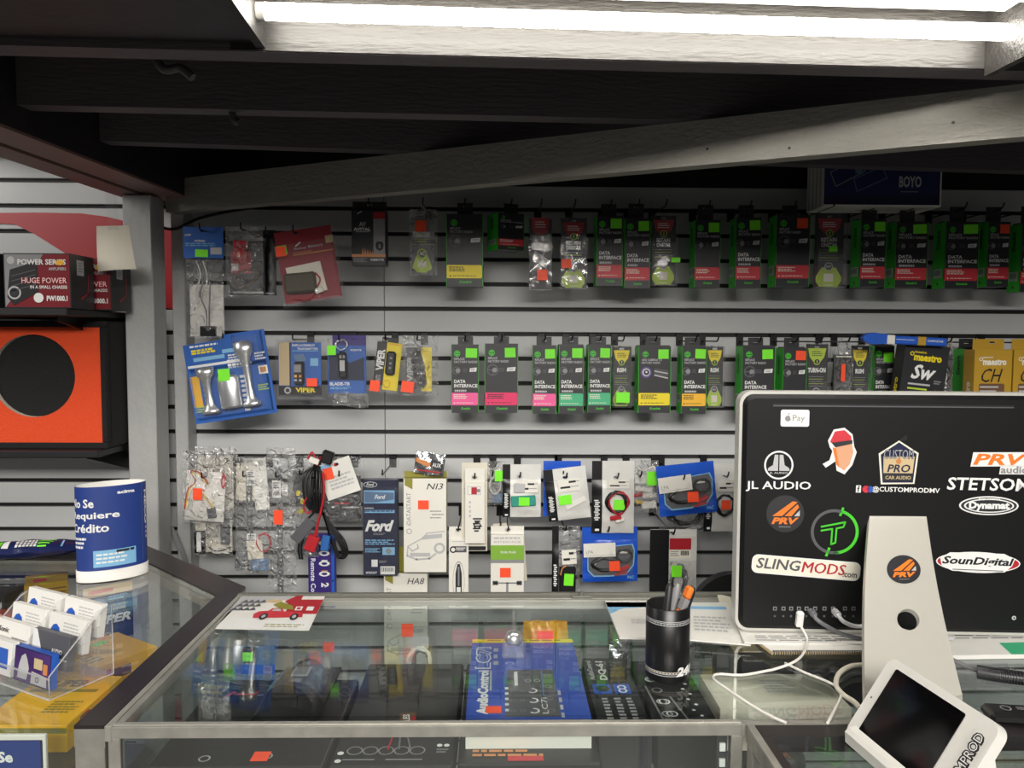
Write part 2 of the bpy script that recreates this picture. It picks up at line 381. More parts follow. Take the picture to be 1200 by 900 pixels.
# flexible conduit stubs poking out under the joists, and a black cable along the top of the wall
mat('conduit_grey', '4a464a', .4, .2)
for lab, pts in (('short dark flexible conduit hanging between the front joists, nearest the girder', ((158, 68, 2.0), (185, 73, 1.965), (212, 80, 1.955), (226, 91, 1.94))),
                 ('short dark conduit stub hanging below the second joist', ((267, 126, 2.0), (272, 132, 1.955), (281, 143, 1.935)))):
    Y0 = onZ(pts[0][0], pts[0][1], 1.945).y+.035; P = [onY(px, py, Y0) for px, py, z in pts]; P[0].z = JZ+.139
    o = empty('conduit', P[0]); tag(o, lab, 'conduit'); b = MB(); b.tube([p-P[0] for p in smooth_path(P, 8)], .0075, 'conduit_grey', 8); b.build('flexible_tube', o)
# ================================================================ goods hanging on the slatted wall
def groove(k): return GZ-GP*k
def pz(row): return groove(row)-.019                                  # prong height of a hook set in that groove
_hg = {1: 'hooks along the top row', 0: 'hooks along the top row', 5: 'hooks along the middle row', 10: 'hooks along the third row', 12: 'hooks along the lowest rows', 13: 'hooks along the lowest rows'}
_hl = {1: 'black wire display hook one groove below the top of the slatted wall', 0: 'black wire display hook in the topmost groove of the grey slatted wall', 5: 'black wire display hook in the middle row of the grey slatted wall',
       10: 'black wire display hook in the third row of the grey slatted wall', 12: 'black wire display hook low on the grey slatted wall', 13: 'black wire display hook low on the grey slatted wall'}
HOOKS = []
def hook(x, row, ytip, dz=0.0, tip=True):
    z = pz(row)+dz; zg = groove(row); b = MB(); near = [q for q in HOOKS if q[1] == row and abs(q[0]-x) < .0205]
    if near and abs(near[0][0]-x) < .006: return None
    bw = .005 if near else .011
    HOOKS.append((x, row))
    b.box(x-bw, x+bw, WY-.0035, WY-.0005, zg-.034, zg+.004, 'metal_black', .001)
    b.box(x-bw, x+bw, WY-.0015, WY+.008, zg-.003, zg+.003, 'metal_black')
    path = [(x, WY-.002, z), (x, ytip+.012, z)]
    if tip: path += [(x, ytip+.004, z+.002), (x+.0015, ytip, z+.010), (x+.002, ytip-.002, z+.017)]
    b.tube(path, .0022, 'metal_black', 6)
    o = tag(b.build('display_hook'), _hl[row], 'hook', _hg[row]); o['hook_row'] = row; o['hook_x'] = x; return o
def place(name, cx, cy, w, h, Y, tilt=0, rz=0):
    C = onY(cx, cy, Y); Wd = (onY(cx+w/2, cy, Y)-onY(cx-w/2, cy, Y)).length; Hd = (onY(cx, cy-h/2, Y)-onY(cx, cy+h/2, Y)).length
    rot = Matrix.Rotation(R(rz), 4, 'Z') @ Matrix.Rotation(R(tilt), 4, 'Y')
    o = empty(name, C-rot.to_3x3() @ Vector((0, 0, Hd/2)), rot.to_euler())
    return o, Wd, Hd
def rect(name, x0, y0, x1, y1, Y, tilt=0, rz=0): return place(name, (x0+x1)/2, (y0+y1)/2, x1-x0, y1-y0, Y, tilt, rz)
def slot_plate(b, x0, x1, z0, z1, y0, y1, m, hx, hz, hw=.014, hh=.006, r=.0022):
    """a plate with a hang hole; the prong (radius r, centre hx,hz) bears on the hole's upper edge"""
    t = hz+r+.0002; bt = t-hh; l, rr = hx-hw/2, hx+hw/2
    b.box(x0, l, y0, y1, z0, z1, m); b.box(rr, x1, y0, y1, z0, z1, m); b.box(l, rr, y0, y1, t, z1, m)
    if bt > z0: b.box(l, rr, y0, y1, z0, bt, m)
def front(mb, W, H, y=0.0, e=.0004): return Face(mb, (-W/2, y, H), (1, 0, 0), (0, 0, -1), W, H, e)
def inv(o): return Matrix.Translation(o.location) @ o.rotation_euler.to_matrix().to_4x4()
def to_local(o, p): return inv(o).inverted() @ Vector(p)
def sticker(parent, W, H, u0, v0, u1, v1, col, y=0.0, tilt=0, layer=4):
    b = MB(); f = front(b, W, H, y); cu, cv, du, dv = (u0+u1)/2, (v0+v1)/2, (u1-u0)/2, (v1-v0)/2
    P = f.p(cu, cv, 0); w, h = du*W, dv*H; m = 'sticker_'+col
    b.T = Matrix.Translation((P.x, y-layer*.0004, P.z)) @ Matrix.Rotation(R(tilt), 4, 'Y')
    b.box(-w, w, -.0006, 0, -h, h, m)
    return b.build('price_sticker', parent)

def steering(f, u, v, s, m='ink_grey'):
    f.ring(u, v, s, s*.78, m, 2); f.line([(u-s*.7*f.H/f.W, v), (u+s*.7*f.H/f.W, v+s*.1)], s*.25, m, 2); f.line([(u, v), (u+.01, v+s*.8)], s*.2, m, 2)
def data_box(x0, y0, x1, y1, Y, band, stick, label, thick=.06, row=0, wide=False, title=True, rz=0, rect_tab=None, yl=False, st=None, cameras=False, tilt=0, tabx=None, hk=True, barcode=True, band_txt='ink_cream', sl=None):
    o, W, H = rect('interface_box', x0, y0, x1, y1, Y, tilt, rz); tag(o, label, 'boxed car part', 'black and green interface boxes')
    b = MB()
    b.box(-W/2, W/2, 0, thick, 0, H, 'card_black')
    for x in (-W/2-.0004, W/2+.0004): b.poly([(x, .0015, 0), (x, thick, 0), (x, thick, H), (x, .0015, H)], 'card_green')
    f = front(b, W, H)
    for uu in (0, 1):
        e = .012; f.rect(uu*(1-e), 0, uu*(1-e)+e, 1, 'ink_green', 1)
    lv = .12
    f.ring(.21, lv, .046, .036, 'ink_green', 2); f.disc(.21, lv, .03, 'ink_green', 2); f.rect(.15, lv-.006, .27, lv+.006, 'card_black', 3)
    ws = (.62 if wide else .85)
    if cameras: f.text('ADD CAMERAS TO', .1, .185, .1+ws, .22, 'ink_light'); f.text('FACTORY RADIO', .1, .23, .1+ws*.92, .262, 'ink_light')
    else: f.text('REPLACE', .1, .18, .1+ws*.45, .215, 'ink_light'); f.text('FACTORY RADIO', .1, .225, .1+ws, .26, 'ink_light')
    if cameras:
        f.disc(.24, .39, .085, 'ink_purple', 1); f.disc(.24, .39, .062, 'ink_light', 2); f.disc(.25, .39, .04, 'ink_navy', 3); f.disc(.245, .385, .015, 'ink_white', 4)
        for i in range(4): f.line([(.5, .34+.03*i), (.9, .37+.035*i)], .02, 'ink_light' if i % 2 else 'ink_mid', 2)
    else:
        steering(f, .24 if wide else .18, .37, .085 if wide else .06, 'ink_mid'); f.disc(.30 if wide else .24, .37, .035, 'ink_grey', 3); f.small(.42, .34, .6, .40, 3, 'ink_mid', seed=int(x0))
        f.poly([(.68, .335), (.66, .39), (.91, .385), (.93, .325)], 'ink_white', 2); f.small(.71, .345, .88, .38, 2, 'ink_grey', 3, 4)
    if title:
        f.text('DATA', .1, .505, .52 if not wide else .45, .555, 'ink_white', 2, .03); f.text('INTERFACE', .1, .57, .95 if not wide else .75, .622, 'ink_white', 2, .03); f.small(.12, .655, .62, .69, 1, 'ink_light', 2, int(x1), .8)
    f.rrect(0, .70, .975, .885, .02, band, 1)
    bt = 'ink_black' if band in ('ink_yellow', 'ink_amber', 'ink_magenta') else band_txt
    f.small(.08, .725, .6, .80, 3, bt, 2, int(x0), .5); f.disc(.11, .852, .011, bt, 2, 8); f.small(.18, .845, .85, .862, 1, bt, 2, 3)
    f.text('iDatalink', .36, .917, .70, .95, 'ink_green', 2, .02)
    if barcode:
        for sx, dx in ((-1, -1), (1, 1)):
            s_ = Face(b, (sx*(W/2+.0006), thick if sx < 0 else 0, H), (0, -1 if sx < 0 else 1, 0), (0, 0, -1), thick, H)
            s_.rect(.15, .70, .85, .84, 'ink_light', 1)
            for i in range(7): s_.rect(.22+.08*i, .725, .25+.08*i, .80, 'ink_black', 2)
            s_.text('iDatalink', .3, .1, .6, .4, 'ink_dark', 1, .02, rot=90); s_.disc(.5, .93, .02, 'ink_dark', 1)
    b.build('carton', o)
    # hang tab at the box's mid depth
    X = (o.location.x if tabx is None else onY(tabx, y0, Y+thick/2).x); P = to_local(o, (X, o.location.y+thick/2, pz(row)))
    t = MB(); slot_plate(t, P.x-.022, P.x+.022, H, P.z+.011, P.y-.0006, P.y+.0006, 'card_black', P.x, P.z); t.box(-W/2, W/2, P.y-.012, P.y+.012, H, H+.003, 'card_black')
    t.build('hang_tab', o)
    if stick: s0 = st or ((.52, .04, .94, .18) if not wide else (.60, .045, .92, .185)); sticker(o, W, H, *s0, stick, tilt=random.uniform(-2, 2))
    if hk: hook(X, row, Y-.012+.0)
    return o
def badge(f, u, v, s, m='ink_light', d='ink_dark'):
    f.disc(u, v, s, m, 3); f.disc(u, v, s*.8, d, 4); f.text('NEW', u-s*.6*f.H/f.W, v-s*.3, u+s*.6*f.H/f.W, v+s*.3, m, 5)
def clam(x0, y0, x1, y1, Y, title, shield, label, row=0, stick=None, st=None, body=True, depth=.034, tilt=0, rz=0, hk=True, printed=True, tabx=None):
    """clear clamshell: black printed card inside a moulded shell with round ears"""
    o, W, H = rect('clamshell_pack', x0, y0, x1, y1, Y, tilt, rz); tag(o, label, 'blister pack', 'clear clamshell packs')
    X = o.location.x if tabx is None else onY(tabx, y0, Y).x
    P = to_local(o, (X, o.location.y+depth, pz(row)))
    c = MB(); y = depth
    cw = W*.42
    slot_plate(c, -cw, cw, H*.74, H*.985, y, y+.0015, 'card_black', P.x, min(P.z, H*.95)); c.box(-cw, cw, y, y+.0015, H*.05, H*.74, 'card_black')
    f = Face(c, (-W/2, y, H), (1, 0, 0), (0, 0, -1), W, H)
    if printed:
        f.poly([(.15, .075), (.22, .2), (.36, .265), (.64, .265), (.78, .2), (.85, .075)], shield, 1); f.small(.3, .12, .7, .2, 3, 'ink_black' if shield != 'ink_crimson' else 'ink_white', 2, 5, .4)
        f.disc(.5, .265, .048, 'ink_lime', 2); f.disc(.5, .265, .036, 'card_black', 3); f.text('1', .48, .245, .52, .285, 'ink_lime', 4)
        if ' ' in title:
            a, z = title.split(' '); f.text(a, .26, .32, .72, .375, 'ink_white', 2, .04); f.text(z, .26, .385, .74, .44, 'ink_white', 2, .04)
        else: f.text(title, .3 if len(title) < 5 else .16, .35, .7 if len(title) < 5 else .84, .42, 'ink_white', 2, .05)
        for i in range(5): f.rect(.2, .475+.033*i, .78-.03*(i % 3), .481+.033*i, 'ink_lime' if i % 2 else 'ink_grey', 2)
        f.poly([(.3, .70), (.13, .82), (.13, .88), (.24, .95), (.76, .95), (.87, .88), (.87, .82), (.7, .70)], 'ink_lime', 2); f.rect(.36, .78, .64, .885, 'ink_cream', 3); badge(f, .5, .69, .055)
        f.text('iDatalink', .36, .91, .64, .935, 'ink_white', 3)
    else:
        f.poly([(.15, .0), (.22, .17), (.36, .22), (.64, .22), (.78, .17), (.85, .0)], shield, 1); f.small(.3, .05, .7, .15, 3, 'ink_white', 2, 5, .4)
        f.poly([(.22, .52), (.3, .44), (.8, .56), (.72, .68)], 'ink_light', 2); f.small(.32, .5, .7, .6, 4, 'ink_grey', 3, 2)
    c.build('printed_card', o)
    s = MB(); e = .0
    # moulded outline: narrow neck, round ears at mid height, wide foot
    def outl(g):
        pts = []
        for u, v in ((.06, .0), (.94, .0), (.95, .30), (1.0, .38), (1.0, .47), (.95, .53), (.97, .97), (.03, .97), (.05, .53), (0, .47), (0, .38), (.05, .30)): pts.append((( u-.5)*(W-2*g), (1-v)*(H-2*g)+g))
        return pts
    a, bb = outl(0), outl(.004)
    for (p0, yy0), (p1, yy1) in (((a, y), (bb, depth*.25)),):
        n = len(p0); s.add([(x, yy0, z) for x, z in p0]+[(x, yy1, z) for x, z in p1], [(i, (i+1) % n, (i+1) % n+n, i+n) for i in range(n)], 'blister')
        s.add([(x, yy1, z) for x, z in p1], [tuple(range(n))], 'blister')
    # raised bubble over the lower half
    x_, z0, z1 = W*.40, H*.06, H*.46 if printed else H*.78
    v0 = [(-x_, depth*.25, z0), (x_, depth*.25, z0), (x_, depth*.25, z1), (-x_, depth*.25, z1)]; k = .008; v1 = [(-x_+k, 0.0005, z0+k), (x_-k, 0.0005, z0+k), (x_-k, 0.0005, z1-k), (-x_+k, 0.0005, z1-k)]
    s.add(v0+v1, [(0, 1, 5, 4), (1, 2, 6, 5), (2, 3, 7, 6), (3, 0, 4, 7), (4, 5, 6, 7)], 'blister')
    s.build('clear_shell', o)
    if stick: sticker(o, W, H, *st, stick, y=0 if st[1] > .5 else depth*.25, tilt=random.uniform(-3, 3))
    if hk: hook(X, row, Y+depth-.03)
    return o

# ---- top row, left to right
data_box(523, 251, 566, 336, 2.20, 'ink_yellow', None, 'wide black interface box with a yellow band, leftmost interface box of the top row', wide=True, title=False, row=0)
data_box(582, 250, 616, 293, 2.20, 'ink_red', None, 'small short black box with red band, top row', row=0, title=False, thick=.075, rz=24)
clam(618, 253, 650, 343, 2.18, '', 'ink_crimson', 'clear clamshell with a grey label, red top and orange sticker near its foot, top row', stick='orange', st=(.36, .70, .74, .84), printed=False)
clam(655, 252, 692, 341, 2.18, 'RETAIN ONSTAR', 'ink_crimson', 'clear clamshell with red top, lime badge and orange sticker, top row', stick='orange', st=(.08, .58, .40, .70))
data_box(699, 253, 730, 335, 2.20, 'ink_red', 'green', 'black interface box with red band directly right of the orange-stickered clamshell, top row', rz=0)
data_box(732, 256, 762, 338, 2.19, 'ink_red', 'green', 'black interface box with red band directly left of the green-stickered clamshell, top row')
clam(763, 249, 798, 337, 2.17, 'RETAIN ONSTAR', 'ink_crimson', 'clear red-topped clamshell with lime badge and small tilted green sticker at its right edge', stick='green', st=(.68, .60, .98, .665))
data_box(814, 258, 844, 337, 2.20, 'ink_red', 'green', 'untitled black interface box with red band and green sticker, right half of the top row', title=False)
data_box(862, 255, 892, 337, 2.20, 'ink_red', 'green', 'titled interface box between the untitled green-stickered box and the wide orange-stickered box, top row')
data_box(909, 252, 949, 336, 2.20, 'ink_red', 'orange', 'wide black interface box with red band and orange-red sticker, top row', wide=True, title=False)
clam(957, 247, 998, 340, 2.16, 'RETAIN ONSTAR', 'ink_crimson', 'clear red-topped clamshell with a green sticker on its middle, under the blue carton', stick='green', st=(.38, .44, .62, .51))
data_box(1008, 257, 1038, 336, 2.20, 'ink_red', 'green', 'titled black interface box directly right of the clamshell under the blue carton')
data_box(1049, 260, 1087, 337, 2.20, 'ink_red', 'green', 'wider titled black interface box under the right end of the blue carton')
data_box(1107, 260, 1147, 338, 2.20, 'ink_red', 'green', 'wider titled black interface box with red band, just right of the blue carton')
data_box(1157, 260, 1183, 336, 2.20, 'ink_red', 'orange', 'narrow black interface box with orange-red sticker at the right end of the top row')
data_box(1196, 262, 1226, 342, 2.19, 'ink_red', None, 'bright green side of an interface box cut off by the right edge, top row', thick=.055)
# ---- middle row, left to right
data_box(529, 405, 561, 484, 2.20, 'ink_pink', 'green', 'black titled interface box with pink band, leftmost interface box of the middle row', row=5, rz=1.5)
data_box(568, 404, 607, 484, 2.20, 'ink_magenta', 'green', 'wide untitled black interface box with magenta band and green sticker, middle row', row=5, wide=True, title=False)
data_box(624, 406, 652, 485, 2.20, 'ink_pink', 'green', 'black titled interface box with pink band beside the two teal-banded ones, middle row', row=5, rz=-2)
data_box(655, 405, 684, 485, 2.19, 'ink_teal', 'green', 'black interface box with teal band, the left one of two side by side, middle row', row=5)
data_box(689, 405, 716, 484, 2.20, 'ink_teal', 'green', 'black interface box with teal band, the right one of two, next to the yellow-topped clamshell', row=5, rz=-1)
clam(717, 405, 744, 481, 2.20, 'RSM', 'ink_yellow', 'clear clamshell with yellow top and green sticker over its lime badge, middle row', row=5, stick='green', st=(.2, .72, .78, .88))
data_box(748, 406, 786, 484, 2.20, 'ink_yellow', 'green', 'wide untitled black box with yellow band and a camera lens picture, middle row', row=5, wide=True, title=False, cameras=True)
data_box(799, 406, 828, 485, 2.19, 'ink_amber', 'green', 'black titled interface box with amber band and tilted green sticker, middle row', row=5)
clam(829, 405, 853, 481, 2.20, 'RSM', 'ink_yellow', 'clear clamshell with pale yellow top right of the amber-banded box, middle row', row=5)
data_box(869, 406, 908, 486, 2.20, 'ink_amber', 'green', 'wide titled black interface box partly behind the top left corner of the black monitor', row=5, wide=True)
data_box(917, 408, 945, 486, 2.20, 'ink_red', 'orange', 'black interface box with bright green side and orange-red sticker, above the monitor', row=5, title=False)
clam(947, 402, 978, 486, 2.18, 'TURN-ON', 'ink_lime', 'clear clamshell with pale lime top, above the black monitor', row=5, stick=None)
clam(1001, 404, 1026, 486, 2.17, 'RSM', 'ink_yellow', 'clear clamshell with deep yellow top, above the middle of the black monitor', row=5)
data_box(1024, 405, 1047, 486, 2.235, 'ink_red', 'green', 'black interface box half hidden behind the yellow-topped clamshell above the monitor', row=5, st=(.45, .1, .95, .24), thick=.05)

# narrow clear pack with red sticker between the two clamshells above the monitor
o, Wd, Hd = rect('clear_pouch', 980, 408, 1000, 486, 2.19); tag(o, 'narrow dark pack with a small orange-red sticker and crumpled clear wrap, above the monitor', 'blister pack')
b = MB(); b.box(-Wd*.45, Wd*.4, .012, .03, 0, Hd*.9, 'card_black'); Fr = front(b, Wd, Hd, .012); Fr.rect(.05, .12, .95, .14, 'ink_cream', 1); Fr.rect(.12, .16, .35, .9, 'ink_black', 1); Fr.small(.45, .5, .85, .9, 8, 'ink_mid', 1); b.build('carton', o)
b = MB(); rg = random.Random(3); b.grid(lambda u, v: ((u-.5)*Wd*1.15, .010-.008*sin(pi*u)*sin(pi*v)+.006*rg.uniform(-1, 1)*(0 < u < 1), v*Hd), 7, 10, 'polybag'); P = to_local(o, (o.location.x, 2.19+.014, pz(5)))
slot_plate(b, -Wd*.4, Wd*.4, Hd*.9, max(P.z+.010, Hd*.98), .013, .0138, 'polybag', P.x, P.z); b.build('clear_wrap', o); sticker(o, Wd, Hd, .28, .24, .52, .5, 'orange', .003); hook(o.location.x, 5, 2.17)

# "SW" module box, tilted, and the gold "CH" boxes
def module_box(x0, y0, x1, y1, Y, tilt, body, label, word, wordcol, titlecol, thick=.05, dark=None, hk=True):
    o, W, H = rect('module_box', x0, y0, x1, y1, Y, tilt); tag(o, label, 'boxed car part', 'module boxes above the monitor')
    b = MB(); b.box(-W/2, W/2, 0, thick, 0, H, body); f = front(b, W, H)
    if dark: f.rrect(.14, .52, .82, 1, .03, dark, 1)
    f.ring(.17, .145, .03, .018, titlecol, 2); f.text('idatalink', .22, .10, .5, .13, titlecol, 2); f.text('maestro', .22, .14, .85, .24, titlecol, 2, .05)
    f.text(word, .2, .29, .76 if len(word) < 3 else .85, .5, wordcol, 2, .03 if wordcol != 'ink_black' else .0, .35)
    for i in range(5): f.rect(.16, .56+.065*i, .66-.06*(i % 2), .585+.065*i, 'ink_light' if i % 2 == 0 or dark else 'ink_lime', 2)
    if not dark: f.poly([(.8, .62), (.68, .95), (.92, .95)], 'ink_olive', 2); f.small(.74, .5, .9, .56, 2, 'ink_grey')
    s_ = Face(b, (W/2+.0004, 0, H), (0, 1, 0), (0, 0, -1), thick, H); s_.text('maestro', .3, .3, .7, .8, titlecol, 1, .04, rot=90)
    s_ = Face(b, (-W/2-.0004, thick, H), (0, -1, 0), (0, 0, -1), thick, H); s_.text('maestro', .3, .5, .7, .95, titlecol, 1, .04, rot=90)
    b.build('carton', o)
    X = o.location.x+.0; P = to_local(o, (X+.01, Y+thick*.5, pz(5)))
    t = MB(); slot_plate(t, -W*.42, W*.42, H, max(H+.016, P.z+.010), thick*.5-.0006, thick*.5+.0006, body, P.x, P.z); t.build('hang_tab', o)
    if hk: hook(X+.01, 5, Y-.008)
    return o
mat('card_gold', 'b8912e', .38, var=.08, scale=6)
module_box(1056, 404, 1108, 486, 2.12, 6, 'card_black', 'tilted black box with big slanted white letters above the black monitor', 'Sw', 'ink_white', 'ink_yellow')
o, Wd, Hd = rect('clear_pouch', 1103, 408, 1118, 486, 2.20); tag(o, 'narrow clear pack of dark card between the tilted black box and a green box side', 'blister pack')
b = MB(); b.box(-Wd/2, Wd/2, .01, .03, 0, Hd*.9, 'card_black'); Fr = front(b, Wd, Hd, .01); Fr.text('RETAIN', .3, .3, .6, .8, 'ink_white', 1, .04, rot=90); b.build('carton', o)
b = MB(); b.grid(lambda u, v: ((u-.5)*Wd*1.1, .009-.006*sin(pi*u)*sin(pi*v)+.004*sin(23*u+31*v), v*Hd), 6, 10, 'polybag'); P = to_local(o, (o.location.x, 2.215, pz(5)))
slot_plate(b, -Wd*.5, Wd*.5, Hd*.9, P.z+.01, .0146, .0154, 'polybag', P.x, P.z); b.build('clear_wrap', o); hook(o.location.x, 5, 2.19)
data_box(1130, 409, 1160, 486, 2.235, 'ink_red', None, 'interface box showing only its bright green left side beside the gold boxes, above the monitor', row=5, thick=.06, tabx=1132)
module_box(1141, 410, 1185, 486, 2.13, 0, 'card_gold', 'gold box seen whole, above the right half of the black monitor', 'CH', 'ink_black', 'ink_cream', dark='ink_brown')
module_box(1187, 410, 1231, 486, 2.13, 0, 'card_gold', 'gold box cut off by the right edge of the photo, above the monitor', 'CH', 'ink_black', 'ink_cream', dark='ink_brown')

# blue wand-shaped pack lying along the tops of the packs
o = empty('blue_tube_pack', onY(1010, 396, 2.10)); pe = onY(1108, 398, 2.10)-onY(1010, 396, 2.10); tag(o, 'long blue rounded tube pack lying across the tops of the packs above the monitor', 'tube pack')
mat('shell_blue', '2a5cc0', .3, var=.1)
L = pe.x; b = MB(); hz_ = .0165
b.prism([(.062*.5-.031*1.0*cos(R(a)) if abs(a) < 90 else .062, hz_*.98*sin(R(a))) for a in range(-88, 89, 8)]+[(.075, hz_*.72), (.075, -hz_*.72)], -.009, .009, 'shell_blue'); b.box(.070, L, -.010, .010, -.0125, .0105, 'shell_blue', .003); b.build('tube', o)
b = MB(); b.box(.066, .088, -.0112, .0112, -.0137, .0117, 'card_white', .002); b.build('paper_band', o)
b = MB(); b.box(.150, .175, -.0106, .0106, -.0131, .0111, 'card_gold', .002); b.build('gold_band', o)
b = MB(); Fr = Face(b, (0, -.0108, .011), (1, 0, 0), (0, 0, -1), L, .022); Fr.text('COMPUSTAR', .76, .35, .95, .62, 'ink_white', 1); b.build('printed_wording', o); b = MB(); Fr.mb = b; Fr.rect(.39, .44, .60, .50, 'ink_white', 1); b.build('printed_line', o)
o.rotation_euler = (0, R(2.5), 0)

# ---- AVITAL box, TRIGGER pack on the top row
o, Wd, Hd = rect('remote_kit_box', 412, 246, 452, 311, 2.19); tag(o, 'black and grey remote kit box with a copper stripe, leftmost box of the top row', 'boxed car part')
b = MB(); b.box(-Wd/2, Wd/2, 0, .05, 0, Hd, 'card_black', .001); Fr = front(b, Wd, Hd)
Fr.rect(.64, .04, .98, .84, 'ink_grey', 1); Fr.rect(.64, .04, .98, .16, 'ink_crimson', 2); Fr.rect(.0, .80, 1, .85, 'ink_copper', 2); Fr.text('AVITAL', .06, .32, .56, .38, 'ink_white', 2, .03); Fr.text('AV', .22, .22, .42, .30, 'ink_light', 2, .03); Fr.rect(.12, .39, .52, .402, 'ink_light', 2)
for i in range(5): Fr.poly([(.30+.07*i, .80), (.33+.07*i, .66+.02*i), (.36+.07*i, .80)], 'ink_copper', 1)
Fr.poly([(.70, .62), (.74, .57), (.90, .57), (.94, .62), (.92, .70), (.82, .74), (.72, .70)], 'ink_black', 2); Fr.text('5', .79, .62, .85, .69, 'ink_light', 3)
Fr.small(.06, .87, .45, .95, 3, 'ink_grey'); Fr.text('REMOTE', .56, .88, .94, .92, 'ink_white', 2); Fr.line([(.18, .07), (.30, .03)], .012, 'ink_white', 2)
b.build('carton', o); P = to_local(o, (o.location.x, 2.21, pz(0))); b = MB(); slot_plate(b, -Wd/2, Wd/2, Hd, max(Hd+.006, P.z+.009), .0195, .0205, 'card_black', P.x, P.z) if P.z+.009 > Hd+.004 else b.box(-Wd/2, Wd/2, .0195, .0205, Hd, Hd+.012, 'card_black'); b.build('hang_tab', o)
hook(o.location.x, 0, 2.18)
o, Wd, Hd = rect('trigger_pack', 479, 245, 512, 323, 2.19); tag(o, 'clear bag with a grey card, lime shape and orange sticker, top row', 'blister pack')
b = MB(); P = to_local(o, (o.location.x, 2.206, pz(0))); b.box(-Wd*.42, Wd*.40, .012, .020, .004, Hd*.88, 'ink_mid'); Fr = front(b, Wd, Hd, .012)
Fr.rect(.1, .12, .9, .45, 'ink_grey', 1); Fr.text('TRIGGER', .12, .325, .76, .42, 'ink_white', 2, .05); Fr.small(.2, .44, .72, .5, 2, 'ink_lime'); Fr.rect(.1, .52, .9, .525, 'ink_lime', 1)
Fr.poly([(.28, .67), (.1, .88), (.3, .95), (.62, .95), (.82, .88), (.64, .67)], 'ink_lime', 1); Fr.disc(.46, .66, .075, 'ink_lime', 2); Fr.disc(.46, .665, .055, 'ink_dark', 3); Fr.text('AC', .36, .63, .56, .69, 'ink_white', 4); Fr.rect(.30, .77, .62, .87, 'ink_cream', 2); b.build('printed_card', o)
b = MB(); b.grid(lambda u, v: ((u-.5)*Wd, .010-.008*sin(pi*u)*sin(pi*v)**.5+.003*sin(19*u+37*v), v*Hd*.94), 8, 14, 'polybag'); slot_plate(b, -Wd*.48, Wd*.48, Hd*.88, Hd*1.01, .0156, .0164, 'polybag', P.x, P.z, hw=.012); b.build('clear_bag', o)
sticker(o, Wd, Hd, .23, .17, .62, .34, 'orange', .0035); hook(o.location.x, 0, 2.18)

# blue carton standing on the hook tips of the top row
o, Wd, Hd = rect('blue_carton', 966, 178, 1104, 242, 2.17); tag(o, 'dark blue display carton with white edges standing on the hooks under the slanted beam', 'carton')
mat('card_navy', '23285a', .4, var=.06)
b = MB(); b.box(-Wd/2, Wd/2, 0, .12, 0, Hd, 'card_white', .001); Fr = front(b, Wd, Hd, -.0002)
Fr.rect(.0, .0, .985, .97, 'card_navy', 1); Fr.rect(0, .80, .985, .97, 'ink_navy', 2); Fr.text('BOYO', .635, .44, .825, .65, 'ink_light', 2, .03); Fr.rect(.65, .72, .80, .735, 'ink_grey', 2); Fr.small(.66, .04, .82, .2, 5, 'ink_steel')
Fr.line([(.05, .38), (.30, .12), (.34, .36), (.10, .64), (.05, .38)], .018, 'ink_grey', 2); Fr.line([(.25, .5), (.49, .27), (.53, .48), (.28, .73), (.25, .5)], .018, 'ink_steel', 2); Fr.rect(.26, .3, .32, .4, 'ink_steel', 2)
s_ = Face(b, (-Wd/2-.0004, .12, Hd), (0, -1, 0), (0, 0, -1), .12, Hd); [s_.rect(.1+.22*i, .0, .2+.22*i, 1, 'ink_light', 1) for i in range(4)]
b.build('carton_body', o)
# ================================================================ bags, pouches and cards on the left half and the lower rows
mat('cable_black', '141416', .35, var=.1); mat('cable_red', 'b3202a', .4, var=.1); mat('cable_yellow', 'd9b93a', .45); mat('cable_white', 'e2dfd8', .45); mat('cable_grey', '6f7074', .45); mat('cable_blue', '2a62a8', .45)
mat('chrome', 'e4e6e8', .28, .85, var=.02); mat('foil', 'c9cbce', .2, .9, bump=.5, bscale=60); mat('pouch_blue', '1f55c4', .3, var=.1, bump=.25, bscale=30); mat('pouch_white', 'd9d8d4', .35, var=.03, bump=.35, bscale=28)
mat('paper_white', 'e4e2dc', .7, var=.03, bump=.15, bscale=40); mat('paper_cream', 'dcd6c6', .7, var=.04, bump=.1); mat('card_maroon', '8c2430', .4, var=.1); mat('card_blue', '2b5fb0', .4, var=.12, scale=10); mat('perforated_zinc', '8d9094', .35, .8)
mat('pcb_teal', '2f8f80', .4, var=.15); mat('leather_olive', '4a4536', .6, bump=.2); mat('card_purple', '3b2a78', .35, var=.15)
def film(o, W, H, P, m='polybag', y=.0, depth=.012, top=None, head=.14, seed=1, amp=.0025, hw=.014, wide=1.0):
    rg = random.Random(seed); a, c, p1, p2 = rg.uniform(14, 26), rg.uniform(18, 34), rg.uniform(0, 6), rg.uniform(0, 6)
    b = MB(); z1 = H*(1-head)
    b.grid(lambda u, v: ((u-.5)*W*wide, y+depth-depth*.9*(sin(pi*u)*sin(pi*v))**.6+amp*sin(a*u+c*v*.6+p1)*sin(c*v-9*u+p2), v*z1), 12, 16, m)
    zt = max(H, (P.z+.009) if P else 0) if top is None else top
    if P: slot_plate(b, -W*wide/2, W*wide/2, z1, zt, y+depth-.0004, y+depth+.0004, m, P.x, P.z, hw=hw)
    else: b.box(-W*wide/2, W*wide/2, y+depth-.0004, y+depth+.0004, z1, zt, m)
    return b.build('clear_bag', o)
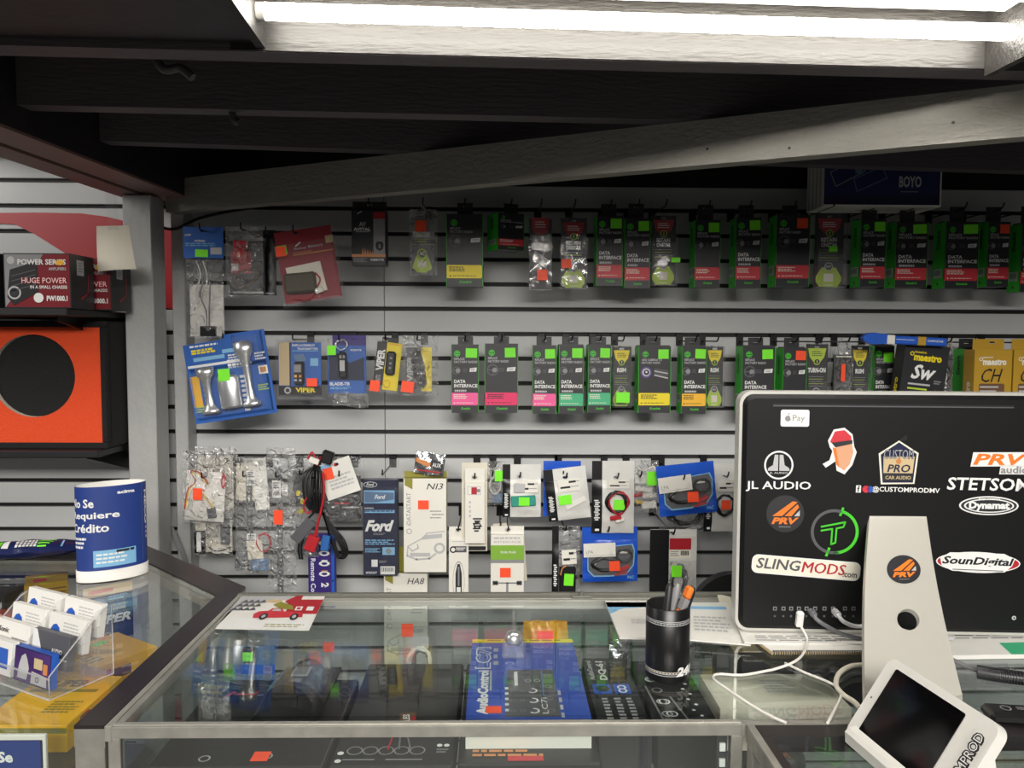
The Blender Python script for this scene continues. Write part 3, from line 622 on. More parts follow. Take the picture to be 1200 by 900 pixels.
def goods(name, label, cat, x0, y0, x1, y1, Y, row, tilt=0, group=None, hx=None, slot=.012, tip=True, hk=True, out=.03):
    o, W, H = rect(name, x0, y0, x1, y1, Y, tilt); tag(o, label, cat, group)
    X = onY((x0+x1)/2 if hx is None else hx, y0, Y).x
    P = to_local(o, (X, Y+slot, pz(row))) if row is not None else None
    if hk and row is not None: hook(X, row, Y+slot-out, tip=tip)
    return o, W, H, P
def card(o, W, H, u0, v0, u1, v1, m, y=.014, t=.0008, name='card', tilt=0, draw=None, parent=None):
    b = MB(); w, h = (u1-u0)*W, (v1-v0)*H
    b.T = Matrix.Translation((((u0+u1)/2-.5)*W, y, (1-(v0+v1)/2)*H)) @ Matrix.Rotation(R(tilt), 4, 'Y')
    b.box(-w/2, w/2, 0, t, -h/2, h/2, m)
    if draw: draw(Face(b, (-w/2, 0, h/2), (1, 0, 0), (0, 0, -1), w, h))
    return b.build(name, parent or o)
def cable(o, W, H, pts, r, m, y=.012, name='cable', n=6, k=5):
    P = [((u-.5)*W, y+(q[0] if q else 0), (1-v)*H) for u, v, *q in pts]
    b = MB(); b.tube(smooth_path(P, k), r, m, n); return b.build(name, o)
def coil(o, W, H, u, v, ru, rv, turns, r, m, y=.012, name='cable_coil', seed=1, tails=True):
    rg = random.Random(seed); pts = []
    for i in range(turns*12+1):
        a = 2*pi*i/12+.6; k = 1+.10*sin(i*1.7)+.07*rg.uniform(-1, 1); pts.append(((u-.5+ru*k*cos(a))*W, y+.0022*sin(i*.9)+.0015*(i//12 % 3-1), (1-v+rv*k*sin(a))*H))
    b = MB(); b.tube(smooth_path(pts, 3), r, m, 6); return b.build(name, o)
def block(o, W, H, u0, v0, u1, v1, m, y=.008, t=.012, name='connector', bev=.001, tilt=0):
    b = MB(); w, h = (u1-u0)*W, (v1-v0)*H
    b.T = Matrix.Translation((((u0+u1)/2-.5)*W, y, (1-(v0+v1)/2)*H)) @ Matrix.Rotation(R(tilt), 4, 'Y')
    b.box(-w/2, w/2, 0, t, -h/2, h/2, m, min(bev, w/4, h/4)); return b.build(name, o)

# --- upper left
o, W_, H_, P = goods('header_bag', 'tall clear bag of wires with a bright blue header and green sticker', 'bag of parts', 214, 270, 261, 396, 2.19, 1, hx=236)
b = MB(); slot_plate(b, -W_/2, W_/2, H_*.745, P.z+.010 if P.z+.01 > H_ else H_, .010, .014, 'card_blue', P.x, P.z); Fr = front(b, W_, H_, .010)
Fr.text('AUDIO', .04, .03, .2, .05, 'ink_white', 2); Fr.text('ANTENNA', .28, .085, .55, .105, 'ink_white', 2); Fr.small(.05, .115, .85, .15, 2, 'ink_sky', 2, 3); Fr.rect(.68, .155, .96, .22, 'ink_light', 2); b.build('header_card', o)
sticker(o, W_, H_, .30, .175, .62, .245, 'green', .010, 2)
film(o, W_*.96, H_*.76, None, depth=.014, seed=4, head=.02, amp=.004, y=.002)
for i, (uu, c) in enumerate(((.3, 'cable_white'), (.38, 'cable_grey'), (.46, 'cable_white'), (.52, 'cable_grey'))): cable(o, W_, H_, [(uu, .28), (uu+.1, .42), (uu-.05+.05*i, .6), (.48+.04*i, .75), (.5+.03*i, .91)], .0022, c, .016)
card(o, W_, H_, .1, .5, .95, .985, 'paper_white', .021, name='paper_insert'); block(o, W_, H_, .37, .89, .76, .985, 'plastic_black', .010, .010)
o, W_, H_, P = goods('remote_bag', 'crumpled clear bag with a red key fob over a black card pack', 'bag of parts', 263, 268, 307, 347, 2.17, 1, hx=284)
card(o, W_, H_, .05, .16, 1.0, .98, 'card_black', .026, .004, draw=lambda f: (f.rect(.04, .2, .62, .6, 'ink_crimson', 1), f.rect(.05, .42, .25, .55, 'ink_white', 2), f.rect(.08, .93, .95, .97, 'ink_light', 1), f.rect(.62, .05, .96, .6, 'ink_mid', 1)), name='black_card')
b = MB(); b.lathe([(.001, 0), (.018, .002), (.020, .006), (.016, .010), (.001, .011)], (0, 0, 0), 'cable_red', 20, sx=.8, sy=1.15)
b.T = None; ob = b.build('key_fob', o, loc=(-.006, .012, H_*.60), rot=(R(90), R(6), 0))
block(o, W_, H_, .2, .17, .58, .40, 'cable_red', .006, .009, 'fob_body', .003, 3); cable(o, W_, H_, [(.3, .85), (.2, .72), (.5, .6), (.85, .62), (.7, .78), (.3, .88), (.6, .83)], .0025, 'ink_brown', .022)
film(o, W_, H_, P, depth=.016, seed=9, amp=.005, y=-.004); 
b = MB(); v = [(u_*W_*.5+.002, .014, z_*H_) for u_, z_ in ((-.8, .03), (.9, .03), (.9, .48), (-.8, .48))]; v2 = [(u_*W_*.42+.002, .006, z_*H_) for u_, z_ in ((-.8, .07), (.9, .07), (.9, .43), (-.8, .43))]
b.add(v+v2, [(0, 1, 5, 4), (1, 2, 6, 5), (2, 3, 7, 6), (3, 0, 4, 7), (4, 5, 6, 7)], 'blister'); b.build('clear_dome', o)
o, W_, H_, P = goods('dark_pouch', 'glossy black pack half hidden between the red key fob bag and the maroon clamshell', 'bag of parts', 304, 270, 323, 346, 2.24, 1, hx=313)
b = MB(); b.grid(lambda u, v: ((u-.5)*W_, .006-.006*sin(pi*u)+.002*sin(20*v+9*u), v*H_*.88), 6, 10, 'plastic_black'); slot_plate(b, -W_/2, W_/2, H_*.88, max(H_, P.z+.009), .0055, .0065, 'plastic_black', P.x, P.z); Fr = front(b, W_, H_, -.001); Fr.rect(.0, .96, .9, .985, 'ink_light', 1); b.build('pouch', o)
# maroon clamshell, tilted
o, W_, H_ = place('battery_clamshell', 359.5, 316, 77, 80, 2.15, -9); tag(o, 'tilted clear clamshell with a maroon card, white bracket and orange sticker, top left', 'blister pack')
X = onY(346, 271, 2.17).x; P = to_local(o, (X, 2.176, pz(1)-.008)); hook(X, 1, 2.14, dz=-.008)
b = MB(); slot_plate(b, -W_*.44, W_*.44, H_*.9, max(H_*.97, P.z+.008), .024, .026, 'card_maroon', P.x, P.z); b.box(-W_*.44, W_*.44, .024, .026, H_*.05, H_*.9, 'card_maroon'); Fr = front(b, W_, H_, .024)
Fr.text('Backup', .33, .14, .52, .18, 'ink_light', 2); Fr.text('Battery', .55, .13, .78, .18, 'ink_light', 2); Fr.small(.3, .21, .6, .26, 2, 'ink_copper'); Fr.rect(.30, .235, .93, .255, 'ink_copper', 1); Fr.rect(.83, .03, .95, .14, 'ink_tan', 2); Fr.line([(.36, .12), (.44, .07)], .02, 'ink_white', 2); b.build('printed_card', o)
b = MB(); Fr = front(b, W_, H_, .018); b.prism([((u-.5)*W_, (1-v)*H_) for u, v in ((.16, .42), (.70, .39), (.74, .83), (.60, .83), (.57, .52), (.17, .53))][::-1], .016, .022, 'ink_cream'); b.build('white_bracket', o)
b = MB(); b.T = Matrix.Translation(((.36-.5)*W_, .012, (1-.66)*H_)) @ Matrix.Rotation(R(4), 4, 'Y'); b.box(-W_*.25, W_*.24, -.008, .009, -H_*.16, H_*.14, 'leather_olive', .006); b.build('olive_module', o)
block(o, W_, H_, .56, .78, .68, .86, 'cable_white', .006, .012, 'white_connector', tilt=-12); cable(o, W_, H_, [(.6, .55), (.66, .66), (.58, .78), (.45, .92), (.2, .88)], .0022, 'cable_red', .014)
b = MB(); k = .006; 
def shell(b, x0, x1, z0, z1, y0, y1, ins=.006, m='blister', fl=.006):
    v0 = [(x0, y0, z0), (x1, y0, z0), (x1, y0, z1), (x0, y0, z1)]; v1 = [(x0+ins, y1, z0+ins), (x1-ins, y1, z0+ins), (x1-ins, y1, z1-ins), (x0+ins, y1, z1-ins)]
    b.add(v0+v1, [(0, 1, 5, 4), (1, 2, 6, 5), (2, 3, 7, 6), (3, 0, 4, 7), (4, 5, 6, 7)], m)
    f0 = [(x0-fl, y0, z0-fl), (x1+fl, y0, z0-fl), (x1+fl, y0, z1+fl), (x0-fl, y0, z1+fl)]; b.add(f0+v0, [(0, 1, 5, 4), (1, 2, 6, 5), (2, 3, 7, 6), (3, 0, 4, 7)], m)
shell(b, -W_*.46, W_*.46, H_*.03, H_*.94, .026, -.002); b.build('clear_shell', o)
sticker(o, W_, H_, .10, .10, .25, .24, 'green', .0, -2, 2); sticker(o, W_, H_, .08, .11, .235, .255, 'orange', .0, 2, 4)
# blue card with chrome pieces, tilted
o, W_, H_ = place('chrome_parts_blister', 266, 442, 98, 100, 2.14, -8.5); tag(o, 'tilted blue card blister with three chrome pieces and a green sticker, by the wall post', 'blister pack')
P = to_local(o, (onY(262, 398, 2.17).x, 2.174, pz(5)))
b = MB(); out = [((u-.5)*W_, (1-v)*H_) for u, v in ((.0, .06), (.47, .055), (.50, .0), (1, 0), (1, 1), (0, 1))]
b.prism(out[::-1], .022, .024, 'card_blue'); Fr = front(b, W_, H_, .022)
Fr.small(.08, .08, .44, .12, 1, 'ink_white', 2, 3); Fr.small(.09, .13, .42, .19, 2, 'ink_yellow', 2, 6, .8); Fr.rect(.1, .225, .48, .27, 'ink_sky', 2); Fr.rect(.46, .17, .70, .215, 'ink_sky', 2); Fr.small(.52, .24, .78, .30, 2, 'ink_white'); Fr.small(.5, .3, .8, .4, 2, 'ink_white', 2, 9); Fr.small(.62, .5, .7, .95, 8, 'ink_white', 2, 3); Fr.small(.16, .42, .26, .9, 8, 'ink_sky', 1, 5)
Fr.rect(.04, .44, .13, .80, 'ink_amber', 2); Fr.small(.04, .8, .16, .88, 3, 'ink_lime'); Fr.rect(.86, .42, .97, .52, 'ink_cream', 2); Fr.rect(.88, .44, .95, .50, 'ink_copper', 3); Fr.small(.84, .26, .97, .36, 3, 'ink_white'); Fr.small(.82, .64, .95, .72, 3, 'ink_lime'); Fr.rect(.02, .31, .70, .34, 'ink_white', 1); Fr.small(.35, .45, .42, .9, 9, 'ink_navy', 1)
b.build('printed_card', o)
for uu, v0, v1, tl in ((.24, .34, .90, -1), (.74, .10, .88, 1)):
    b = MB(); x = (uu-.5)*W_; zc = lambda v: (1-v)*H_
    b.lathe([(.002, 0), (.025, .001), (.026, .008), (.019, .015), (.012, .025), (.0095, .05), (.010, (v1-v0)*H_*.62), (.016, (v1-v0)*H_*.75), (.024, (v1-v0)*H_*.82), (.026, (v1-v0)*H_*.97), (.002, (v1-v0)*H_)], (x, .004, zc(v1)), 'chrome', 20, sy=.55); b.build('chrome_bracket', o)
b = MB(); b.lathe([(.002, 0), (.029, .001), (.031, .008), (.030, .04), (.031, .085), (.026, .092), (.002, .094)], (.0*W_, .003, .13*H_), 'chrome', 24, sy=.55); b.build('chrome_can', o)
b = MB(); shell(b, -W_*.45, W_*.44, H_*.05, H_*.62, .022, -.012); shell(b, W_*.12, W_*.44, H_*.63, H_*.97, .022, -.012); b.build('clear_shell', o)
sticker(o, W_, H_, .42, .40, .56, .54, 'green', -.012, 4); hook(onY(262, 398, 2.17).x, 5, 2.16)
b = MB(); b.box(P.x-.016, P.x+.016, .022, .024, H_*.93, P.z-.0024, 'blister'); b.build('hang_tab', o)
# blue transmitter blister
o, W_, H_, P = goods('transmitter_blister', 'blue transmitter blister pack with a grey strip, black foot band and orange sticker', 'blister pack', 320, 396, 379, 471, 2.17, 5, hx=343, slot=.024)
b = MB(); b.box(-W_*.44, W_*.42, .024, .026, H_*.1, H_*.93, 'card_blue'); slot_plate(b, -W_*.3, W_*.3, H_*.93, max(H_, P.z+.008), .024, .026, 'blister', P.x, P.z); Fr = front(b, W_, H_, .024)
Fr.rect(.07, .07, .28, .75, 'ink_tan', 1); Fr.rect(.28, .07, .31, .75, 'ink_navy', 1); Fr.rect(.06, .76, .92, .90, 'ink_black', 2); Fr.text('VIPER', .40, .785, .80, .86, 'ink_yellow', 3, .04); Fr.disc(.24, .83, .055, 'ink_light', 3); Fr.disc(.24, .83, .03, 'ink_dark', 4); Fr.small(.5, .87, .74, .885, 1, 'ink_grey', 3)
Fr.text('REPLACEMENT', .34, .10, .80, .135, 'ink_white', 2); Fr.text('TRANSMITTER', .44, .155, .86, .19, 'ink_white', 2); Fr.rect(.34, .20, .86, .21, 'ink_sky', 2); Fr.rect(.70, .32, .86, .44, 'ink_sky', 2); Fr.poly([(.36, .27), (.56, .25), (.62, .36), (.42, .38)], 'ink_steel', 1)
b.build('printed_card', o)
b = MB(); b.T = Matrix.Translation((-.02*W_, .012, .46*H_)); b.box(-.024*1.0*W_*9/1.5*.06-.011, .0155, -.002, .012, -H_*.2, H_*.17, 'plastic_black', .004); rm = b.build('remote_control', o)
b = MB(); b.T = Matrix.Translation((-.02*W_, .0095, .46*H_)); b.box(-.012, .008, 0, .001, 0, H_*.12, 'ink_grey'); b.box(-.011, -.004, 0, .001, -H_*.08, -H_*.04, 'ink_amber'); b.box(.002, .009, 0, .001, -H_*.08, -H_*.04, 'ink_copper'); b.box(-.011, -.004, 0, .001, -H_*.14, -H_*.11, 'ink_light'); b.box(.002, .009, 0, .001, -H_*.14, -H_*.11, 'ink_light'); b.build('screen_and_buttons', rm)
b = MB(); shell(b, -W_*.48, W_*.48, H_*.03, H_*.96, .026, .004, .008, fl=.004); b.build('clear_shell', o); sticker(o, W_, H_, .66, .63, .87, .76, 'orange', .004)
# blue and purple remote pack with a bag below
o, W_, H_, P = goods('remote_pack', 'blue and navy remote pack with purple top, keyring remote and green sticker', 'blister pack', 381, 393, 430, 479, 2.16, 5, hx=397, slot=.022)
b = MB(); slot_plate(b, -W_*.36, W_*.45, H_*.86, max(H_, P.z+.008), .022, .024, 'card_purple', P.x, P.z); b.box(-W_*.48, W_*.45, .022, .024, H_*.20, H_*.86, 'card_blue'); Fr = front(b, W_, H_, .022)
Fr.poly([(.06, .30), (.30, .24), (.55, .38), (.9, .30), (.9, .62), (.06, .62)], 'ink_navy', 1); Fr.text('REMOTE', .58, .19, .84, .215, 'ink_white', 2); Fr.text('BLADE-TB', .07, .645, .55, .69, 'ink_white', 2, .03); Fr.small(.08, .71, .6, .75, 2, 'ink_sky'); b.build('printed_card', o)
b = MB(); b.T = Matrix.Translation((-.10*W_, .006, .60*H_)) @ Matrix.Rotation(R(-3), 4, 'Y'); b.box(-.013, .013, 0, .012, -.04, .036, 'plastic_black', .006); rm = b.build('remote_control', o)
b = MB(); b.T = Matrix.Translation((-.10*W_, .0055, .60*H_)); b.box(-.007, .007, -.0006, 0, -.018, .012, 'ink_light'); b.box(-.008, -.002, -.0006, 0, .018, .026, 'ink_grey'); b.box(.002, .008, -.0006, 0, .018, .026, 'ink_grey'); b.build('screen_and_buttons', rm)
coil(o, W_, H_, .38, .13, .13, .07, 2, .0012, 'chrome', .010, 'key_ring')
b = MB(); shell(b, -W_*.48, W_*.48, H_*.16, H_*.97, .024, .003, .008, fl=.003); b.build('clear_shell', o)
b = MB(); b.grid(lambda u, v: ((u-.4)*W_*.85, .014-.006*sin(pi*u)+.004*sin(13*u+9*v), (.02+.2*v+.02*sin(6*u))*H_), 8, 5, 'polybag'); b.build('clear_bag', o)
block(o, W_, H_, .3, .83, .5, .93, 'ink_grey', .018, .008); sticker(o, W_, H_, .05, .14, .26, .27, 'green', .003)
# yellow and black remote blister, tilted
o, W_, H_ = place('remote_blister', 453, 428, 32, 64, 2.16, 7); tag(o, 'small tilted clear blister with a yellow card, black key remote and orange sticker', 'blister pack')
X = onY(452, 395, 2.18).x; P = to_local(o, (X, 2.18, pz(5)))
b = MB(); slot_plate(b, -W_*.3, W_*.3, H_*.92, max(H_, P.z+.008), .020, .022, 'card_black', P.x, P.z); b.box(-W_*.46, -W_*.10, .020, .022, H_*.12, H_*.92, 'card_black'); b.box(-W_*.10, W_*.46, .019, .022, H_*.04, H_*.92, 'ink_yellow'); Fr = front(b, W_, H_, .019)
Fr.text('VIPER', .08, .22, .36, .62, 'ink_white', 2, .04, rot=90); Fr.text('AUTO', .12, .70, .3, .82, 'ink_light', 2, .02, rot=90); Fr.rect(.46, .10, .92, .13, 'ink_amber', 2); b.build('printed_card', o)
b = MB(); b.T = Matrix.Translation((.12*W_, .006, .54*H_)) @ Matrix.Rotation(R(-2), 4, 'Y'); b.box(-.014, .014, 0, .011, -.034, .034, 'plastic_black', .006); rm = b.build('key_remote', o)
b = MB(); b.T = Matrix.Translation((.12*W_, .0058, .54*H_)); [b.box(-.003, .003, -.0006, 0, z, z+.006, 'ink_grey') for z in (-.016, -.003, .012)]; b.build('buttons', rm)
coil(o, W_, H_, .55, .84, .12, .07, 1, .001, 'ink_amber', .016, 'key_ring')
b = MB(); shell(b, -W_*.5, W_*.5, 0, H_*.94, .022, .001, .006, fl=.004); b.build('clear_shell', o); sticker(o, W_, H_, -.02, .80, .34, 1.0, 'orange', .0); hook(X, 5, 2.165)
# clear bag with a dark key and yellow card
o, W_, H_, P = goods('key_bag', 'clear bag holding a dark key remote over a yellow card, orange sticker below', 'bag of parts', 471, 393, 513, 464, 2.17, 5, hx=489, slot=.018)
card(o, W_, H_, .08, .2, .82, .92, 'ink_mid', .021, name='grey_card', draw=lambda f: f.text('VIPER', .05, .2, .28, .8, 'ink_light', 2, .04, rot=90)); card(o, W_, H_, .52, .2, .82, .93, 'ink_yellow', .018, name='yellow_card')
b = MB(); b.prism([((u-.5)*W_, (1-v)*H_) for u, v in ((.22, .3), (.5, .25), (.62, .5), (.68, .8), (.58, .88), (.4, .8), (.3, .6))][::-1], .008, .016, 'plastic_black'); b.build('key_remote', o)
b = MB(); Fr = front(b, W_, H_, .007); [Fr.rect(.42+.05*i, .62+.05*j, .45+.05*i, .65+.05*j, 'ink_light', 1) for i, j in ((0, 0), (1, 1), (2, 0), (1, 3), (2, 3))]; b.build('buttons', o)
film(o, W_, H_, P, depth=.017, seed=12, amp=.004, y=.0); sticker(o, W_, H_, -.02, .76, .33, .94, 'orange', .0, 8)

# --- third row, left: cable bags
o, W_, H_, P = goods('cable_bag', 'clear bag of red and yellow wires on white paper, leftmost of the third row', 'bag of parts', 212, 530, 272, 615, 2.12, 10, hx=238, tilt=2)
card(o, W_, H_, .05, .28, .82, .97, 'paper_white', .016, name='paper_insert', tilt=2)
for i, c in enumerate(('cable_red', 'cable_yellow', 'cable_white')): cable(o, W_, H_, [(.05+.02*i, .80), (.10+.03*i, .55), (.25, .42+.02*i), (.16+.03*i, .28), (.34, .3+.03*i), (.5, .45+.02*i)], .0022, c, .011)
cable(o, W_, H_, [(.36, .56), (.5, .68), (.62, .80)], .0022, 'cable_yellow', .011); cable(o, W_, H_, [(.78, .28), (.84, .38), (.8, .5), (.76, .4), (.8, .3)], .0026, 'cable_red', .011)
block(o, W_, H_, .50, .78, .66, .92, 'ink_mid', .008, .008, tilt=-10); film(o, W_, H_, P, seed=21, amp=.004, depth=.014); sticker(o, W_, H_, .24, .50, .42, .66, 'orange', .0)
o, W_, H_, P = goods('header_film_bag', 'empty-topped white and clear bag hanging behind the red and yellow wires, third row', 'bag of parts', 226, 524, 277, 612, 2.16, 10, hx=252)
card(o, W_, H_, .08, .12, .88, .9, 'paper_cream', .018, name='paper_insert'); coil(o, W_, H_, .72, .45, .12, .2, 3, .002, 'cable_white', .012); film(o, W_, H_, P, seed=23, amp=.004, depth=.016)
o, W_, H_, P = goods('module_bag', 'clear bag with small black modules and white labels, below the red and yellow wires', 'bag of parts', 224, 606, 271, 652, 2.15, None)
P = None
card(o, W_, H_, .04, .05, .96, .94, 'paper_cream', .020, name='paper_insert'); block(o, W_, H_, .04, .38, .30, .94, 'plastic_black', .008, .010, 'black_module'); card(o, W_, H_, .11, .40, .22, .9, 'ink_white', .0065, name='white_label')
block(o, W_, H_, .70, .05, .92, .72, 'ink_mid', .008, .010, 'grey_module'); cable(o, W_, H_, [(.36, .85), (.6, .95), (.9, .88), (.7, .8), (.5, .9), (.9, .95)], .002, 'cable_white', .012); cable(o, W_, H_, [(.4, .8), (.6, .9), (.94, .8)], .002, 'cable_black', .012)
b = MB(); b.grid(lambda u, v: ((u-.5)*W_, .012-.011*(sin(pi*u)*sin(pi*v))**.6+.004*sin(17*u+21*v), v*H_*1.25), 12, 12, 'polybag'); b.box(-W_*.08, W_*.08, .0125, .0135, H_*1.1, H_*1.25, 'polybag')
X = o.location.x+.004; P = to_local(o, (X, 2.163, pz(12)+.0)); b.build('clear_bag', o)
hook(X, 11, 2.19) if False else None
# long bags with perforated strips
def strip_bag(x0, y0, x1, y1, Y, hx, label, seed, su, stick=None, extra=None, labels=()):
    o, W, H, P = goods('strip_bag', label, 'bag of parts', x0, y0, x1, y1, Y, 10, hx=hx, slot=.014, group='long clear bags with perforated strips')
    b = MB(); sw = .0085; x = (su-.5)*W; n = int(H*.86/.0115); z0 = H*.02
    b.box(x-sw, x-.0028, .014, .0148, z0, z0+n*.0115, 'perforated_zinc'); b.box(x+.0028, x+sw, .014, .0148, z0, z0+n*.0115, 'perforated_zinc')
    for i in range(n+1): b.box(x-.0028, x+.0028, .014, .0148, z0+i*.0115-.003, z0+i*.0115+.003, 'perforated_zinc')
    b.build('perforated_strip', o)
    for k, (u0, v0, u1, v1) in enumerate(labels): card(o, W, H, u0, v0, u1, v1, 'ink_white', .0115, .0004, 'white_label', draw=lambda f: (f.small(.15, .1, .85, .5, 3, 'ink_mid'), [f.rect(.15+.09*i, .6, .19+.09*i, .85, 'ink_black', 2) for i in range(8)]))
    if extra: extra(o, W, H)
    film(o, W, H, P, seed=seed, depth=.012, amp=.003, head=.08)
    if stick: sticker(o, W, H, *stick, 'orange', -.001)
    return o
def ex1(o, W, H):
    card(o, W, H, .02, .06, .62, .38, 'paper_cream', .018, name='folded_paper', tilt=2); card(o, W, H, .55, .02, .98, .46, 'paper_white', .0165, name='folded_paper', tilt=-4); card(o, W, H, .35, .72, .82, .88, 'paper_cream', .010, name='paper_slip', tilt=-5)
    coil(o, W, H, .85, .74, .2, .08, 3, .0018, 'cable_red', .013); block(o, W, H, .45, .88, .98, .98, 'ink_steel', .011, .006); card(o, W, H, .0, .75, .3, .97, 'foil', .012, name='foil_packet', tilt=8)
strip_bag(274, 536, 313, 673, 2.14, 286, 'clear bag with cream papers and a perforated strip, left of the longest bag', 31, .42, labels=((.34, .66, .62, .80), (.36, .12, .62, .25)), extra=ex1)
strip_bag(312, 526, 346, 712, 2.13, 324, 'longest clear bag holding one perforated strip, orange sticker near its middle', 35, .42, stick=(.28, .385, .58, .475), labels=((.18, .205, .48, .315), (.52, .235, .72, .30)))
# black harness with red connector
o, W_, H_, P = goods('wire_harness', 'tangled black wire harness with a red connector and fuse block, hanging on the third row', 'wire harness', 340, 528, 408, 660, 2.11, 10, hx=366, slot=.03, out=.04)
for i in range(7): cable(o, W_, H_, [(.40+.03*(i % 3), .16, .02), (.24+.05*i, .22, .004*(i % 3)), (.22+.055*i, .38, -.003), (.30+.04*i, .52, 0), (.42+.01*i, .56, .004), (.5-.03*i, .48, .014), (.36+.02*i, .3, .018), (.42, .15, .02)], .0032, 'cable_black', .012, 'cable')
for i in range(4): cable(o, W_, H_, [(.52, .54), (.62+.03*i, .68), (.78+.04*i, .80), (.88+.03*i, .92), (.80+.02*i, .97), (.72, .88-.02*i), (.62, .7), (.56, .56)], .0026, 'cable_black', .014, 'cable')
for i in range(3): cable(o, W_, H_, [(.40, .56), (.28-.04*i, .66), (.14+.03*i, .78), (.06+.05*i, .88), (.10+.04*i, .98)], .0030, 'cable_black' if i else 'cable_grey', .014, 'cable')
cable(o, W_, H_, [(.56, .2), (.58, .36), (.54, .5), (.46, .66), (.40, .78)], .0034, 'cable_red', .006); cable(o, W_, H_, [(.58, .3), (.56, .46), (.48, .62), (.44, .76)], .0028, 'cable_red', .007)
cable(o, W_, H_, [(.30, .08), (.38, .02), (.46, .10), (.52, .06), (.46, .14)], .0026, 'cable_red', .008); cable(o, W_, H_, [(.28, .42), (.22, .5), (.28, .56), (.36, .54)], .0024, 'cable_red', .006)
block(o, W_, H_, .26, .76, .46, .90, 'cable_red', -.002, .016, 'red_connector', .002, 22); block(o, W_, H_, .54, .01, .74, .12, 'plastic_black', .0, .02, 'fuse_block', .003, 18); block(o, W_, H_, .33, .07, .50, .12, 'cable_white', .002, .01, 'white_sleeve', .001, 20); block(o, W_, H_, .10, .60, .30, .84, 'ink_mid', .010, .012, 'grey_module', .002, 40)
block(o, W_, H_, .52, .76, .66, .90, 'cable_blue', .004, .008, 'blue_connector', .002, 10); cable(o, W_, H_, [(.36, .18), (.40, .13), (.44, .128), (.46, .15), (.44, .2)], .0025, 'cable_black', .022, 'cable_tie')
o, W_, H_, P = goods('dark_parts_bag', 'clear bag of dark parts with yellow tags, behind the black harness', 'bag of parts', 336, 535, 372, 655, 2.17, 10, hx=352, slot=.014)
block(o, W_, H_, .15, .15, .85, .5, 'ink_dark', .014, .01, 'dark_module', .003); [block(o, W_, H_, u, v, u+.14, v+.05, 'ink_yellow', .009, .004, 'yellow_tag', .001, 20) for u, v in ((.28, .34), (.42, .42), (.35, .52))]; card(o, W_, H_, .3, .80, .9, .98, 'foil', .012, name='foil_packet', tilt=6); film(o, W_, H_, P, seed=41, depth=.014)
o, W_, H_, P = goods('white_label_bag', 'dark clear bag with a large tilted white label, right of the black harness', 'bag of parts', 375, 536, 422, 612, 2.15, 10, hx=398)
card(o, W_, H_, .04, .30, .98, .97, 'ink_dark', .018, .004, 'dark_card', draw=lambda f: (f.rect(.5, .72, .92, .75, 'ink_light', 1), f.rect(.3, .62, .7, .66, 'ink_crimson', 1), f.small(.35, .45, .9, .6, 2, 'ink_mid')))
film(o, W_, H_, P, seed=44, depth=.014); card(o, W_, H_, .04, .04, .90, .60, 'paper_white', -.002, .0006, 'white_label', -19, draw=lambda f: (f.rect(.02, .03, .4, .18, 'ink_sky', 1), f.disc(.55, .12, .05, 'ink_crimson', 2), f.disc(.6, .12, .04, 'ink_navy', 2), f.small(.2, .4, .9, .8, 4, 'ink_light')))
sticker(o, W_, H_, .10, .16, .34, .34, 'orange', -.002, -14, 5)
# purple pack under the harness
o, W_, H_ = rect('lettered_tube_pack', 361, 626, 393, 712, 2.20); tag(o, 'purple pack with white upright lettering hanging under the black harness', 'bag of parts')
b = MB(); b.box(-W_/2, W_/2, 0, .02, 0, H_, 'card_purple', .003); Fr = front(b, W_, H_, 0); Fr.text('of Remote Control', .10, .22, .28, .98, 'ink_white', 2, .02, rot=-90); [(Fr.ring(.60, .12+.14*i, .035, .018, 'ink_white', 2, ru=.2), Fr.rect(.5, .07+.14*i, .72, .085+.14*i, 'ink_copper' if i % 2 else 'ink_white', 3)) for i in range(4)]
rg = random.Random(5); [Fr.disc(rg.uniform(.1, .95), rg.uniform(.05, .95), .012, 'ink_sky', 1, 8) for i in range(16)]; Fr.rect(.86, .0, .97, 1, 'ink_blue', 1); Fr.text('2', .48, .66, .76, .72, 'ink_white', 2, .04, rot=-90); b.build('pack_body', o)
P = to_local(o, (o.location.x, 2.21, pz(11))); b = MB(); slot_plate(b, -W_*.4, W_*.4, H_, P.z+.009, .0095, .0105, 'blister', P.x, P.z); b.build('hang_tab', o)
_hg[11] = 'hooks along the lowest rows'; _hl[11] = 'black wire display hook just under the third row of the grey slatted wall'
hook(o.location.x, 11, 2.19)
hb = [q for q in bpy.data.objects if q.name.startswith('module_bag')][0]; X = hb.location.x; Pm = to_local(hb, (X, 2.163, pz(11)))
b = MB(); slot_plate(b, -.02, .02, .05, Pm.z+.009, Pm.y-.0004, Pm.y+.0004, 'polybag', Pm.x, Pm.z); b.build('hang_tab', hb); hook(X, 11, 2.15)

# --- third row, middle: boxes
o, W_, H_, P = goods('blue_oval_pack', 'tall navy cardboard pack with white script and a blue oval badge in a clear sleeve', 'boxed car part', 424, 540, 467, 675, 2.16, 10, hx=448, slot=.02)
b = MB(); b.box(-W_*.47, W_*.47, 0, .035, .0, H_*.83, 'ink_navy', .001); Fr = Face(b, (-W_*.47, 0, H_*.83), (1, 0, 0), (0, 0, -1), W_*.94, H_*.83)
Fr.disc(.22, .045, .03, 'ink_white', 1, 24, ru=.2); Fr.disc(.22, .045, .025, 'ink_navy', 2, 24, ru=.185); Fr.text('Ford', .11, .027, .33, .062, 'ink_white', 3, .02, .3)
Fr.rect(.03, .105, .92, .24, 'ink_sky', 1); Fr.poly([(.05, .115), (.05, .23), (.35, .23), (.9, .2), (.9, .13)], 'ink_steel', 2); Fr.text('Ford', .34, .15, .66, .195, 'ink_white', 3, .03, .3)
